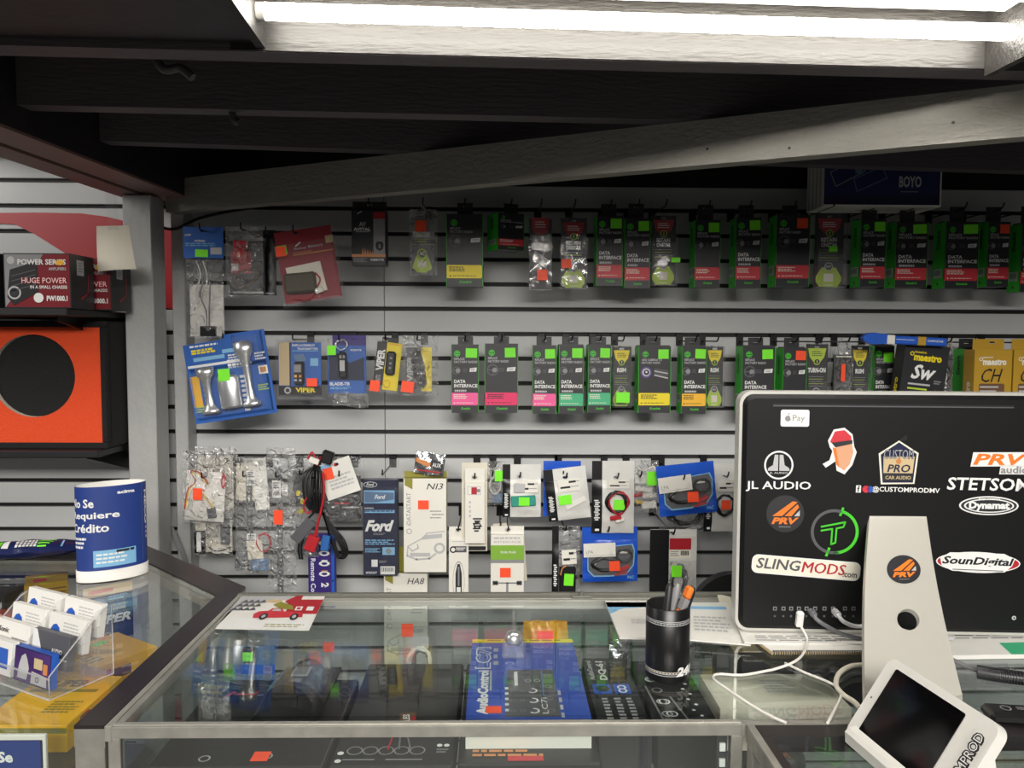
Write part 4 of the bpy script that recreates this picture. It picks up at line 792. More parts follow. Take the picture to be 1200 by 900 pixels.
Fr.small(.05, .285, .32, .30, 1, 'ink_white'); Fr.rect(.05, .31, .92, .34, 'ink_sky', 1); Fr.small(.05, .315, .9, .335, 1, 'ink_navy', 2); Fr.text('Ford', .06, .415, .9, .535, 'ink_white', 2, .045, .35); Fr.small(.3, .55, .66, .575, 2, 'ink_grey')
Fr.small(.06, .62, .92, .68, 3, 'ink_sky'); Fr.small(.06, .71, .5, .76, 3, 'ink_sky'); Fr.rect(.56, .70, .92, .78, 'ink_sky', 1); Fr.disc(.74, .74, .03, 'ink_grey', 2); Fr.rect(.24, .83, .42, .905, 'ink_white', 1); Fr.small(.46, .84, .7, .87, 2, 'ink_grey'); Fr.rect(.5, .90, .92, .985, 'ink_white', 1)
[Fr.rect(.54+.045*i, .91, .56+.045*i, .955, 'ink_black', 2) for i in range(8)]; Fr.text('MOTORCRAFT', .08, .955, .4, .98, 'ink_white', 1)
b.build('carton', o); b = MB(); slot_plate(b, -W_*.5, W_*.5, H_*.83, max(H_, P.z+.009), .0195, .0205, 'blister', P.x, P.z); b.box(-W_*.505, W_*.505, -.003, -.0025, 0, H_*.84, 'sleeve_film'); b.build('clear_sleeve', o)
def harness_box(x0, y0, x1, y1, Y, word, label, topz, hx, row, sticker_at=None, car=True, vis=1.0):
    o, W, H, P = goods('harness_box', label, 'boxed car part', x0, y0, x1, y1, Y, None, group='cream boxes with olive corners')
    b = MB(); b.box(-W/2, W/2, 0, .045, 0, H, 'card_white', .001); f = front(b, W, H); b.poly([(-W/2, .001, H+.0003), (W/2, .001, H+.0003), (W/2, .045, H+.0003), (-W/2, .045, H+.0003)], 'ink_olive')
    f.poly([(.03, .0), (.03, .07), (.21, .115), (.21, .0)], 'ink_olive', 1); f.text(word, .54, .05, .93, .115, 'ink_black', 2, .0, .25); f.text('iDATASTART', .07, .15, .17, .50, 'ink_grey', 2, .0, rot=90); f.ring(.13, .56, .028, .022, 'ink_grey', 2)
    for i in range(3): f.small(.62+.04*(i % 2), .34+.035*i, .95, .36+.035*i, 1, 'ink_grey', 2, i)
    if car:
        f.line([(.08, .82), (.10, .72), (.25, .68), (.42, .64), (.55, .58), (.95, .56)], .012, 'ink_light', 2); f.line([(.08, .82), (.3, .86), (.6, .85), (.75, .80)], .02, 'ink_light', 2); f.ring(.84, .74, .06, .035, 'ink_light', 2); f.line([(.12, .73), (.2, .77), (.34, .74), (.32, .70)], .012, 'ink_light', 2); f.poly([(.40, .65), (.52, .60), (.9, .585), (.9, .63)], 'ink_light', 1); f.rect(.15, .79, .62, .83, 'ink_light', 1)
    b.build('carton', o)
    X = onY(hx, y0, Y+.022).x; P = to_local(o, (X, Y+.022, pz(row))); t = MB(); slot_plate(t, -W*.5, W*.5, H, max(P.z+.009, H+.012), .0215, .0225, 'ink_olive', P.x, P.z); t.build('hang_tab', o); hook(X, row, Y)
    if sticker_at: sticker(o, W, H, *sticker_at, 'orange')
    return o
harness_box(473, 561, 523, 671, 2.15, 'NI3', 'large cream box with olive corner, grey car drawing and orange sticker', 0, 500, 10, (.34, .23, .59, .325))
harness_box(450, 672, 501, 782, 2.19, 'HA8', 'cream box with olive corner, its top peeping over the counter edge', 0, 476, 13, None)
o, W_, H_ = rect('foil_packet', 486, 531, 521, 556, 2.14, 8); tag(o, 'small silver foil packet with red print resting on top of the large cream box', 'packet')
b = MB(); b.grid(lambda u, v: ((u-.5)*W_, .004*sin(9*u+5*v)-.004*sin(pi*u)*sin(pi*v), v*H_), 10, 8, 'foil'); b.grid(lambda u, v: ((u-.5)*W_, .008+.002*sin(7*u), v*H_), 4, 4, 'foil'); b.build('packet_film', o)
b = MB(); Fr = front(b, W_, H_, -.009); Fr.poly([(.04, .25), (.04, .45), (.5, .65), (.55, .45)], 'ink_copper', 1); Fr.poly([(.55, .3), (.55, .6), (.95, .75), (.95, .4)], 'ink_dark', 1); Fr.text('AUX', .6, .4, .9, .6, 'ink_white', 2); Fr.rect(.1, .8, .9, .86, 'ink_crimson', 1); b.build('printed_label', o)
# narrow white cards
def slim_card(x0, y0, x1, y1, Y, row, label, draw, thick=.014, tilt=0, hx=None, n=1, body='card_white'):
    o, W, H, P = goods('slim_card_pack', label, 'boxed car part', x0, y0, x1, y1, Y, row, tilt=tilt, hx=hx, slot=thick/2)
    b = MB(); z = min(H*.94, P.z-.014); top = max(H, P.z+.008); b.box(-W/2, W/2, 0, thick, 0, z, body, .0006); slot_plate(b, -W/2, W/2, z, top, thick/2-.0008, thick/2+.0008, body, P.x, P.z)
    draw(Face(b, (-W/2, 0, z), (1, 0, 0), (0, 0, -1), W, z)); b.build('carton', o); return o, W, H
slim_card(545, 549, 568, 637, 2.12, 10, 'narrow white card pack with a red printed square near the top, front of its hook', lambda f: (f.rect(.12, .06, .8, .2, 'ink_light', 1), f.rect(.15, .07, .77, .19, 'card_white', 2), f.rect(.32, .075, .6, .19, 'ink_crimson', 3), f.disc(.68, .13, .03, 'ink_grey', 3), [f.rect(.4+.07*(i % 2), .58+.04*i, .86-.08*(i % 3), .605+.04*i, 'ink_dark', 2) for i in range(6)], f.ring(.62, .70, .06, .04, 'ink_dark', 2), f.small(.2, .3, .3, .6, 4, 'ink_light')), hx=556)
slim_card(541, 543, 571, 646, 2.145, 10, 'wider cream card pack behind the narrow white pack with a red square', lambda f: (f.rect(.1, .93, .95, .99, 'ink_black', 1), f.small(.1, .1, .9, .2, 3, 'ink_light')), hx=556, thick=.02, body='paper_cream')
slim_card(526, 627, 549, 712, 2.14, 12, 'narrow white card pack with a black tool in its window, right of the cream boxes', lambda f: (f.disc(.22, .15, .05, 'ink_dark', 1), f.disc(.22, .15, .03, 'card_white', 2), f.rect(.2, .10, .9, .19, 'ink_mid', 1), f.small(.36, .12, .86, .17, 2, 'ink_white'), f.rect(.15, .03, .85, .035, 'ink_grey', 1), f.ring(.5, .62, .30, .285, 'ink_grey', 2, ru=.3), f.poly([(.44, .36), (.34, .5), (.34, .98), (.66, .98), (.66, .5), (.56, .36)], 'ink_dark', 2), f.rect(.4, .70, .6, .95, 'ink_white', 3), f.disc(.5, .8, .03, 'ink_dark', 4), f.rect(.46, .40, .54, .68, 'ink_grey', 3)), hx=537)
o, W_, H_, P = goods('small_parts_bag', 'small clear bag with a green sticker, between the cream packs and a white pouch', 'bag of parts', 571, 541, 592, 593, 2.15, 10, hx=577, group=None)
card(o, W_, H_, 0, .0, 1, .16, 'paper_white', .013, name='header_card') if False else None
coil(o, W_, H_, .45, .55, .3, .2, 3, .0018, 'cable_white', .014); block(o, W_, H_, .3, .72, .9, .95, 'ink_steel', .014, .006); card(o, W_, H_, .02, .18, .98, .32, 'paper_white', .016, name='paper_slip'); film(o, W_, H_, P, seed=51, depth=.012); sticker(o, W_, H_, .42, .20, .92, .44, 'green', -.001)
# white zip pouches with a black stripe
def zip_pouch(x0, y0, x1, y1, Y, row, label, tilt=0, hx=None, body='pouch_white', stripe=.2, lab=None, fill=None, stick=None, scol='green', group='white zip pouches with black side stripes'):
    o, W, H, P = goods('zip_pouch', label, 'bag of parts', x0, y0, x1, y1, Y, row, tilt=tilt, hx=hx, slot=.012, group=group)
    b = MB(); z = min(H*.86, P.z-.008); top = max(H, P.z+.008); sw = stripe*W; sd = random.Random(int(x0*7+y0))
    p1, p2 = sd.uniform(0, 6), sd.uniform(0, 6)
    fn = lambda u, v: ((u-.5)*W, .012-.010*(sin(pi*u)*sin(pi*v))**.7+.0022*sin(7*u+11*v+p1)*sin(9*v-5*u+p2), v*z)
    b.grid(fn, 14, 16, body); slot_plate(b, -W/2, W/2, z, top, .0116, .0124, body, P.x, P.z); b.build('pouch', o)
    if stripe:
        s = MB(); s.grid(lambda u, v: tuple(a+d for a, d in zip(fn(u*stripe, v), (0, -.0012, 0))), 4, 16, 'plastic_black'); s.box(-W/2, -W/2+sw, .0106, .0114, z, top, 'plastic_black')
        Fs = Face(s, (-W/2, .0005, z), (1, 0, 0), (0, 0, -1), sw, z); [Fs.rect(.28 if i % 3 else .2, .36+.036*i, .74 if i % 2 else .62, .382+.036*i, 'ink_white', 2) for i in range(11)]; Fs.rect(.3, .9, .7, .94, 'ink_white', 2); s.build('black_stripe', o)
    if lab: card(o, W, H, *lab[:4], 'card_white', -.0022, .0006, 'white_label', lab[4] if len(lab) > 4 else 0, draw=lambda f: (f.rect(.5, .18, .82, .34, 'ink_black', 1), f.rect(.1, .58, .55, .74, 'ink_black', 1), f.small(.58, .6, .95, .72, 1, 'ink_grey'), f.small(.84, .2, .98, .32, 1, 'ink_grey')))
    if fill: fill(o, W, H)
    if stick: sticker(o, W, H, *stick, scol, -.004, sd.uniform(-4, 4), 6)
    return o
def clearwin(o, W, H, u0, v0, u1, v1, y=-.001, m='polybag'):
    b = MB(); b.grid(lambda u, v: ((u0-.5+(u1-u0)*u)*W, y-.004*sin(pi*u)*sin(pi*v)+.002*sin(15*u+12*v), (1-v1+(v1-v0)*v)*H), 8, 8, m); return b.build('clear_window', o)
zip_pouch(589, 545, 634, 607, 2.13, 10, 'white pouch with a teal circuit board and green sticker, black stripe at its left', hx=609, lab=(.38, .30, .92, .52), fill=lambda o, W, H: (block(o, W, H, .22, .58, .86, .78, 'pcb_teal', -.003, .006, 'circuit_board', .002, -3), block(o, W, H, .3, .34, .58, .52, 'ink_light', -.004, .004, 'clear_packet', .001, 4)), stick=(.42, .60, .70, .76))
zip_pouch(589, 590, 631, 622, 2.16, None or 10, 'grey clear pouch with black stripe showing below the teal board pouch', hx=612, body='polybag', stripe=.22) if False else None
zip_pouch(640, 549, 690, 610, 2.12, 10, 'white pouch tilted left with black stripe and green sticker, in front of a blue pouch', tilt=-7, hx=663, stripe=.22, lab=(.30, .20, .82, .44), stick=(.28, .50, .58, .68), fill=lambda o, W, H: card(o, W, H, .42, .62, .92, .72, 'paper_white', -.003, name='paper_slip', tilt=-20))
zip_pouch(637, 541, 681, 606, 2.15, 10, 'bright blue pouch mostly hidden behind the tilted white pouch, third row', hx=659, body='pouch_blue', stripe=0, group='blue zip pouches')
zip_pouch(694, 541, 744, 626, 2.12, 10, 'tall white pouch with a coil of black cable, red plugs and green sticker', hx=723, stripe=.24, lab=(.36, .25, .86, .37), stick=(.50, .52, .76, .66), fill=lambda o, W, H: (coil(o, W, H, .56, .56, .22, .14, 5, .0028, 'cable_black', -.003), coil(o, W, H, .62, .56, .22, .15, 2, .0022, 'cable_red', -.004, seed=4), block(o, W, H, .42, .74, .68, .80, 'cable_red', -.008, .008, 'red_plug', .002, -8), block(o, W, H, .55, .79, .76, .83, 'cable_white', -.008, .007, 'white_plug', .002, -16)))
o, W_, H_, P = goods('plug_bag', 'clear bag of red and white plugs, just left of the upper blue pouch', 'bag of parts', 743, 540, 772, 602, 2.145, 10, hx=750)
card(o, W_, H_, .0, .02, .95, .2, 'plastic_black', .0145, name='black_header') if False else None
[block(o, W_, H_, u0, v0, u1, v1, m_, .006, .010, 'plug', .003, t_) for u0, v0, u1, v1, m_, t_ in ((.05, .5, .8, .6, 'cable_white', 6), (.0, .62, .4, .7, 'cable_red', -8), (.35, .62, .95, .72, 'cable_white', -4), (.1, .76, .4, .83, 'cable_yellow', 4), (.35, .78, .95, .92, 'cable_white', -6))]
card(o, W_, H_, .05, .28, .95, .44, 'paper_white', .010, name='white_label'); cable(o, W_, H_, [(.1, .1), (.4, .2), (.8, .12), (.9, .22)], .0025, 'cable_white', .010); film(o, W_, H_, P, seed=61, depth=.010); sticker(o, W_, H_, .50, .20, .92, .46, 'green', -.002)
def blue_pouch(x0, y0, x1, y1, Y, row, label, tilt, hx, labt):
    def fill(o, W, H):
        b = MB(); q = .0015; pts = [(.10, .30), (.88, .22), (.92, .34), (.90, .62), (.78, .80), (.5, .84), (.2, .84), (.10, .72)]
        Fw = front(b, W, H, -.0012); Fw.poly([(.08, .28), (.9, .20), (.94, .34), (.92, .64), (.79, .83), (.5, .87), (.19, .87), (.08, .74)], 'ink_sky', 1); Fw.poly(pts, 'ink_mid', 2); b.build('window_edge', o)
        coil(o, W, H, .40, .60, .22, .13, 5, .004, 'cable_black', -.007); coil(o, W, H, .74, .44, .14, .12, 3, .0026, 'cable_black', -.006, seed=5); block(o, W, H, .62, .66, .84, .74, 'cable_red', -.009, .008, 'red_plug', .002, -24); block(o, W, H, .66, .34, .80, .39, 'cable_white', -.008, .007, 'white_plug', .002, 0); block(o, W, H, .12, .58, .26, .64, 'chrome', -.008, .006, 'silver_plug', .001, -40); block(o, W, H, .56, .78, .8, .82, 'cable_red', -.009, .006, 'red_plug', .002, -12)
        clearwin(o, W, H, .10, .24, .90, .84, -.010, 'blister')
        b = MB(); Fw = front(b, W, H, -.0035); Fw.text('PAC', .80, .85, .92, .92, 'ink_sky', 1, .02); b.build('printed_logo', o)
    o = zip_pouch(x0, y0, x1, y1, Y, row, label, tilt=tilt, hx=hx, body='pouch_blue', stripe=0, stick=(.46, .52, .65, .72), scol='orange', group='blue zip pouches', fill=fill)
    ch = [c for c in o.children if c.name.startswith('price_sticker')][0]; ch.location.y -= .010
    W = .1
    return o
def pouch_label(o, x0, y0, x1, y1, Y):
    pass
bp1 = blue_pouch(772, 544, 840, 604, 2.10, 10, 'upper blue zip pouch of black cables with an orange sticker, beside the monitor', -6, 800, 0)
card(bp1, .165, .145, .0, .20, .56, .50, 'card_white', -.013, .0008, 'white_label', -2, draw=lambda f: (f.text('LPA', .08, .52, .3, .78, 'ink_grey', 1, .0), f.rect(.05, .86, .95, .9, 'ink_light', 1)))
bp2 = blue_pouch(683, 626, 748, 683, 2.13, 12, 'lower blue zip pouch of black cables with an orange sticker, just above the counter', -1, 712, 0)
card(bp2, .155, .14, .0, .16, .58, .44, 'card_white', -.013, .0008, 'white_label', -1, draw=lambda f: (f.text('LPA', .08, .5, .3, .74, 'ink_grey', 1, .0), f.rect(.05, .86, .95, .9, 'ink_light', 1)))
o, W_, H_, P = goods('black_cable_bag', 'round-bottomed clear bag of black cables hanging behind the upper blue pouch', 'bag of parts', 774, 556, 836, 624, 2.15, 10, hx=786)
coil(o, W_, H_, .5, .66, .34, .2, 7, .0032, 'cable_black', .012, seed=8); coil(o, W_, H_, .5, .7, .25, .16, 4, .003, 'cable_black', .009, seed=9); block(o, W_, H_, .5, .92, .8, .97, 'chrome', .007, .007, 'silver_plug', .002, -14); film(o, W_, H_, P, seed=71, depth=.012)
zip_pouch(826, 544, 862, 624, 2.14, 10, 'white pouch with a black ring and orange sticker, beside the edge of the monitor', hx=851, stripe=.26, lab=(.42, .24, .92, .40), fill=lambda o, W, H: (MB().lathe([(.001, 0), (.022, 0), (.022, .003), (.001, .003)], (0, 0, 0), 'ink_light', 24).build('pale_disc', o, loc=(.17*W, -.001, .42*H), rot=(R(90), 0, 0)), coil(o, W, H, .66, .60, .26, .14, 3, .003, 'cable_black', -.001, seed=3)), stick=(.52, .52, .82, .66), scol='orange')
# fourth row
slimw = None
o, W_, H_, P = goods('card_box', 'white card box with a green band, orange sticker and cable drawing, just above the counter', 'boxed car part', 575, 629, 614, 712, 2.13, 12, hx=595, slot=.016)
b = MB(); z = P.z-.012; top = P.z+.010; b.box(-W_/2, W_/2, 0, .032, 0, z, 'card_white', .001); slot_plate(b, -W_/2, W_/2, z, top, .0155, .0165, 'card_white', P.x, P.z); Fr = front(b, W_, z)
Fr.small(.1, .03, .9, .07, 1, 'ink_light'); Fr.text('INTERFACE', .1, .08, .9, .11, 'ink_light', 1); Fr.rect(0, .14, 1, .34, 'ink_leaf', 1); Fr.text('DUAL PLUG', .3, .22, .75, .25, 'ink_white', 2); Fr.rect(0, .34, 1, .385, 'ink_grey', 1); Fr.line([(.1, .66), (.9, .66)], .02, 'ink_grey', 2); Fr.rect(.06, .63, .22, .69, 'ink_mid', 2); Fr.rect(.78, .63, .94, .69, 'ink_mid', 2); Fr.line([(.5, .66), (.5, .8)], .03, 'ink_grey', 2)
b.build('carton', o); sticker(o, W_, z, .28, .45, .60, .58, 'orange')
o, W_, H_, P = goods('card_box', 'pale card box tilted behind the green-banded white box', 'boxed car part', 578, 625, 616, 682, 2.17, 12, hx=590, slot=.012, tilt=-4, hk=False)
b = MB(); b.box(-W_/2, W_/2, 0, .02, 0, H_, 'paper_cream', .001); b.box(-W_/2, -W_*.42, -.0006, 0, 0, H_, 'ink_black'); b.build('carton', o); X = onY(586, 625, 2.18).x; P = to_local(o, (X, 2.18, pz(12))); b = MB(); slot_plate(b, P.x-.02, P.x+.02, H_-.002, max(P.z+.009, H_+.004), .0095, .0105, 'paper_cream', P.x, P.z); b.build('hang_tab', o); hook(X, 12, 2.16)
zip_pouch(647, 627, 680, 704, 2.14, 12, 'small dark pouch with a green sticker and white label, left of the lower blue pouch', hx=662, stripe=.24, lab=(.34, .22, .86, .44, -4), body='polybag', fill=lambda o, W, H: (block(o, W, H, .25, .48, .84, .96, 'plastic_black', -.004, .010, 'black_module', .003), cable(o, W, H, [(.3, .6), (.36, .5), (.5, .46)], .002, 'ink_copper', -.006)), stick=(.42, .58, .76, .76))
o, W_, H_, P = goods('relay_pouch', 'black and clear pouch with a red band and green sticker, behind the pen cup', 'bag of parts', 762, 633, 817, 712, 2.10, 12, hx=788)
b = MB(); z = P.z-.008; slot_plate(b, -W_/2, W_/2, z, P.z+.009, .0116, .0124, 'pouch_white', P.x, P.z); b.box(-W_/2, -W_*.1, .004, .012, 0, P.z+.0085, 'plastic_black', .001); b.box(-W_*.1, W_/2, .010, .0125, 0, z, 'pouch_white'); Fr = front(b, W_, z, .010); Fr.rect(.42, .04, .88, .2, 'ink_crimson', 1); Fr.rect(.42, .2, .88, .32, 'ink_cream', 1); [Fr.rect(.66+.03*i, .215, .68+.03*i, .28, 'ink_black', 2) for i in range(6)]; Fr.small(.44, .22, .62, .3, 3, 'ink_grey'); b.build('pouch', o)
coil(o, W_, z, .62, .62, .16, .2, 4, .003, 'cable_grey', .004); coil(o, W_, z, .6, .65, .12, .16, 2, .003, 'cable_black', .002, seed=6); block(o, W_, z, .28, .82, .36, .95, 'ink_leaf', .001, .006, 'green_connector'); clearwin(o, W_, z, .40, .34, .96, .98, -.001); sticker(o, W_, z, .44, .40, .66, .56, 'green', -.005)
# ================================================================ main display case and what is in and on it
mat('case_metal', 'a8a69e', .38, .5, var=.35, scale=30, bump=.12, bscale=60); mat('case_metal_light', 'b5b3ab', .35, .5, var=.12, scale=20); mat('rail_grey', '6e6e66', .5, .2, var=.12)
mat('laminate_black', '2a2526', .35, var=.1, scale=12); mat('cabinet_dark', '2c2a2a', .6); mat('amp_black', '1d1d1f', .45, var=.1, bump=.05); mat('cable_tray', '505050', .5)
TZ = CT                                            # top of the glass
CX0, CX1, CY0, CY1 = -.523, 1.16, 1.008, 1.53
case = empty('display_case', (0, 1.27, 0)); tag(case, 'long glass-topped display case with scratched metal rails, under the pen cup and the monitor', 'display case')
def cb(name, *boxes, par=case, off=(0, 1.27, 0), m=None):
    b = MB(); b.T = Matrix.Translation((-off[0], -off[1], -off[2]))
    for q in boxes: b.box(*q)
    return b.build(name, par)
cb('top_glass', (CX0+.012, CX1-.012, CY0+.009, CY1-.016, TZ-.008, TZ, 'glass_top'))
cb('front_rail', (CX0+.002, .332, CY0-.003, CY0+.008, TZ-.0165, TZ-.0005, 'case_metal', .0008), (CX0+.002, .332, CY0+.002, CY0+.009, TZ-.001, TZ+.0008, 'case_metal_light'), (.332, CX1, CY0-.003, CY0+.008, TZ-.0165, TZ-.0005, 'case_metal'))
cb('edge_trim', (CX0, CX0+.009, CY0-.0045, CY1, TZ-.02, TZ+.002, 'case_metal_light', .001), (CX0+.010, CX0+.020, CY0+.006, CY1, TZ-.018, TZ+.001, 'case_metal', .0008))
cb('back_rail', (CX0, CX1, CY1-.004, CY1+.008, TZ-.02, TZ+.004, 'rail_grey', .001), (CX0+.02, CX1, CY1-.034, CY1-.006, TZ-.010, TZ-.004, 'case_metal_light'), (CX0+.02, CX1, CY1-.022, CY1-.019, TZ-.006, TZ+.0006, 'case_metal_light'), (CX0+.02, CX1, CY1-.0335, CY1-.031, TZ-.006, TZ+.0006, 'case_metal_light'))
for x in (CX0+.003, .318):
    cb('corner_post', (x, x+.016, CY0-.002, CY0+.012, .452, TZ-.017, 'case_metal', .001)); 
for x in (CX0+.003, CX1-.02): cb('corner_post', (x, x+.016, CY1-.014, CY1+.004, .452, TZ-.021, 'case_metal', .001))
cb('shelf_standard', *[(.306, .314, CY0+.0095, CY0+.0125, TZ-.045-.022*i, TZ-.034-.022*i, 'ink_white') for i in range(6)], (.303, .317, CY0+.0127, CY0+.0145, .46, TZ-.02, 'ink_dark'))
cb('front_glass', (CX0+.019, .318, CY0+.001, CY0+.005, .452, TZ-.017, 'glass_side')); cb('side_glass', (CX0+.004, CX0+.008, CY0+.012, CY1-.016, .452, TZ-.021, 'glass_side'))
cb('sliding_door', (CX0+.02, .45, CY1-.022, CY1-.018, .452, TZ-.022, 'glass_side')); cb('sliding_door', (.40, CX1-.02, CY1-.033, CY1-.029, .452, TZ-.022, 'glass_side'))
SHZ = .83
cb('glass_shelf', (CX0+.022, CX1-.022, CY0+.02, CY1-.06, SHZ-.006, SHZ, 'glass_side'))
cb('base_cabinet', (CX0, CX1, CY0, CY1, 0, .45, 'cabinet_dark', .002)); cb('deck_panel', (CX0+.02, CX1-.02, CY0+.016, CY1-.04, .4505, .46, 'ink_mid'))
b = MB(); b.T = Matrix.Translation((0, -1.27, 0)); b.tube([(.17, CY1-.018, TZ+.0005), (.17, CY1-.018, TZ+.012)], .004, 'rail_grey', 8); b.box(.150, .190, CY1-.024, CY1-.014, TZ+.0006, TZ+.006, 'rail_grey', .001); b.build('case_lock', case)
# ---- a box lying under the glass, given by its footprint and heights; prints on its top (u right, v towards the viewer)
def flat_box(name, label, cat, x0, x1, y0, y1, z0, z1, m, draw=None, front_m=None, bev=.0, group=None, yaw=0, sk=None, part='carton'):
    cx, cy = (x0+x1)/2, (y0+y1)/2; o = empty(name, (cx, cy, z0), (0, 0, R(yaw))); tag(o, label, cat, group)
    w, d, h = x1-x0, y1-y0, z1-z0; b = MB(); b.box(-w/2, w/2, -d/2, d/2, 0, h, m, bev)
    if front_m: b.poly([(-w/2, -d/2-.0004, 0), (w/2, -d/2-.0004, 0), (w/2, -d/2-.0004, h-.001), (-w/2, -d/2-.0004, h-.001)], front_m)
    if draw: draw(Face(b, (-w/2, d/2, h), (1, 0, 0), (0, -1, 0), w, d))
    b.build(part, o); return o, w, d, h
def X(px, d): return onY(px, 450, d).x
def knobs(f, u0, v0, u1, v1, nu, nv, r, m='ink_light'):
    for i in range(nu):
        for j in range(nv): f.ring(u0+(u1-u0)*(i/(max(nu-1, 1))), v0+(v1-v0)*j/max(nv-1, 1), r, r*.72, m, 2, 12)
A1, _, _, _ = flat_box('amplifier', 'wide flat black amplifier with red slanted letters, left end of the case shelf', 'amplifier', -.495, -.245, 1.055, 1.335, SHZ+.0004, .885, 'amp_black', lambda f: ([f.poly([(.18+u, .17), (.20+u, .17), (.165+u, .24), (.145+u, .24)], 'ink_red', 1) for u in (.0, .16, .30, .52)], f.line([(.2, .205), (.33, .205)], .015, 'ink_red', 1), f.line([(.36, .22), (.56, .19)], .012, 'ink_grey', 1), f.ring(.30, .92, .03, .022, 'ink_light', 1), f.ring(.65, .90, .03, .022, 'ink_light', 1), f.rect(.985, 0, .99, 1, 'ink_mid', 1)), bev=.003)
A2, w, d_, h = flat_box('amplifier', 'flat black amplifier with a row of five circles, left of the blue box', 'amplifier', -.238, -.062, 1.055, 1.40, SHZ+.0004, .885, 'amp_black', lambda f: ([f.ring(.17+.13*i, .88, .034, .028, 'ink_grey', 1, 16) for i in range(5)], f.line([(.1, .95), (.35, .95)], .008, 'ink_grey', 1), f.line([(.45, .95), (.74, .95)], .008, 'ink_grey', 1), f.disc(.87, .84, .012, 'ink_white', 1), f.disc(.93, .84, .012, 'ink_white', 1), f.small(.85, .87, .95, .91, 2, 'ink_grey'), f.disc(.06, .90, .014, 'ink_white', 1, 10), f.disc(.06, .96, .014, 'ink_white', 1, 10)), bev=.003)
o, w, d_, h = flat_box('amplifier', 'flat black amplifier lying under the blue product box in the case', 'amplifier', -.056, .150, 1.06, 1.40, SHZ+.0004, .885, 'amp_black', lambda f: (f.small(.1, .86, .6, .96, 3, 'ink_copper'), f.rect(.35, .94, .6, .98, 'ink_red', 1)), bev=.003)
sticker_b = MB(); sticker_b.box(-.012, .012, -.012, .012, 0, .0008, 'sticker_orange'); s_ = sticker_b.build('price_sticker', A1, loc=(.03, -.115, .056))
# blue processor box
def dr_lc(f):
    f.rect(0, 0, 1, .055, 'ink_yellow', 1); f.small(.15, .012, .9, .045, 1, 'ink_olive', 2)
    f.text('AudioControl', .08, .45, .175, .955, 'ink_white', 2, .05, rot=90); f.rect(.185, .45, .20, .70, 'ink_light', 2); f.text('LC7i', .045, .12, .195, .43, 'ink_white', 2, .05, rot=90); f.text('LC7i', .058, .132, .182, .418, 'card_royal', 3, .012, rot=90); f.small(.215, .14, .26, .42, 3, 'ink_light')
    f.poly([(.34, .44), (.315, .98), (.76, .98), (.755, .44)], 'ink_mid', 1)
    f.rect(.40, .47, .43, .64, 'ink_white', 2); [f.rect(.315, .66+.06*i, .345, .685+.06*i, 'ink_white', 2) for i in range(5)]
    [f.ring(.55, .70+.11*i, .028, .018, 'ink_white', 2, 14, -140, 100) for i in range(3)]; knobs(f, .52, .58, .60, .58, 2, 1, .018); knobs(f, .38, .70, .46, .92, 2, 3, .014, 'ink_grey'); knobs(f, .69, .52, .69, .92, 1, 4, .018, 'ink_grey'); [f.rect(.765, .70+.08*i, .79, .75+.08*i, 'ink_light', 2) for i in range(4)]
    f.text('LC7i', .615, .78, .665, .95, 'ink_white', 2, .0, rot=90); f.line([(.65, .46), (.64, .76)], .01, 'ink_steel', 2)
mat('card_royal', '2f4fae', .35, var=.06)
LC, w, d_, h = flat_box('processor_box', 'large blue box with yellow edge and white upright wording, lying under the glass', 'boxed audio part', -.046, .140, 1.10, 1.40, .8853, .93, 'card_royal', dr_lc, front_m='card_white')
sb = MB(); sb.box(-.012, .012, -.0105, .0105, 0, .0008, 'sticker_orange'); sb.build('price_sticker', LC, loc=(-.052, -.122, h+.0004))
def dr_dq(f):
    f.text('DQ-61', .28, .06, .48, .36, 'ink_white', 2, .04, rot=90); f.text('AudioControl', .06, .05, .18, .36, 'ink_light', 2, .03, rot=90); f.small(.55, .06, .8, .34, 5, 'ink_mid'); f.rect(.08, .42, .46, .56, 'ink_blue', 1); f.rect(.52, .42, .86, .56, 'ink_blue', 1); f.disc(.28, .49, .045, 'ink_black', 2); f.ring(.69, .47, .03, .018, 'ink_white', 2); f.ring(.69, .52, .03, .018, 'ink_white', 2)
    for i in range(3): f.small(.2+.25*i, .62, .34+.25*i, .96, 8, 'ink_light', 2, i)
flat_box('processor_box', 'black processor box with white lettering and blue squares, right of the large blue box', 'boxed audio part', .156, .236, 1.13, 1.385, SHZ+.0004, .90, 'card_black', dr_dq)
def dr_kn(f):
    knobs(f, .28, .30, .42, .92, 1, 5, .035, 'ink_light'); [f.ring(.25+.035*i, .30+.155*i, .036, .026, 'ink_white', 2, 14) for i in range(5)]; f.line([(.12, .4), (.2, 1)], .012, 'ink_grey', 2); f.line([(.45, .55), (.6, .95)], .012, 'ink_grey', 2)
    [f.disc(.72+.08*(i % 2), .3+.07*i, .012, 'ink_white', 2, 8) for i in range(9)]
flat_box('equalizer', 'black equalizer panel with a row of white ringed knobs, behind and below the pen cup', 'equalizer', .242, .345, 1.12, 1.385, SHZ+.0004, .895, 'amp_black', dr_kn, bev=.002)
flat_box('cream_box', 'flat cream box lying under the glass below the white charging cable', 'box', X(852, 1.19), X(1010, 1.19), 1.19, 1.315, SHZ+.0004, .90, 'paper_cream', lambda f: (f.small(.45, .2, .7, .6, 5, 'ink_light'),))
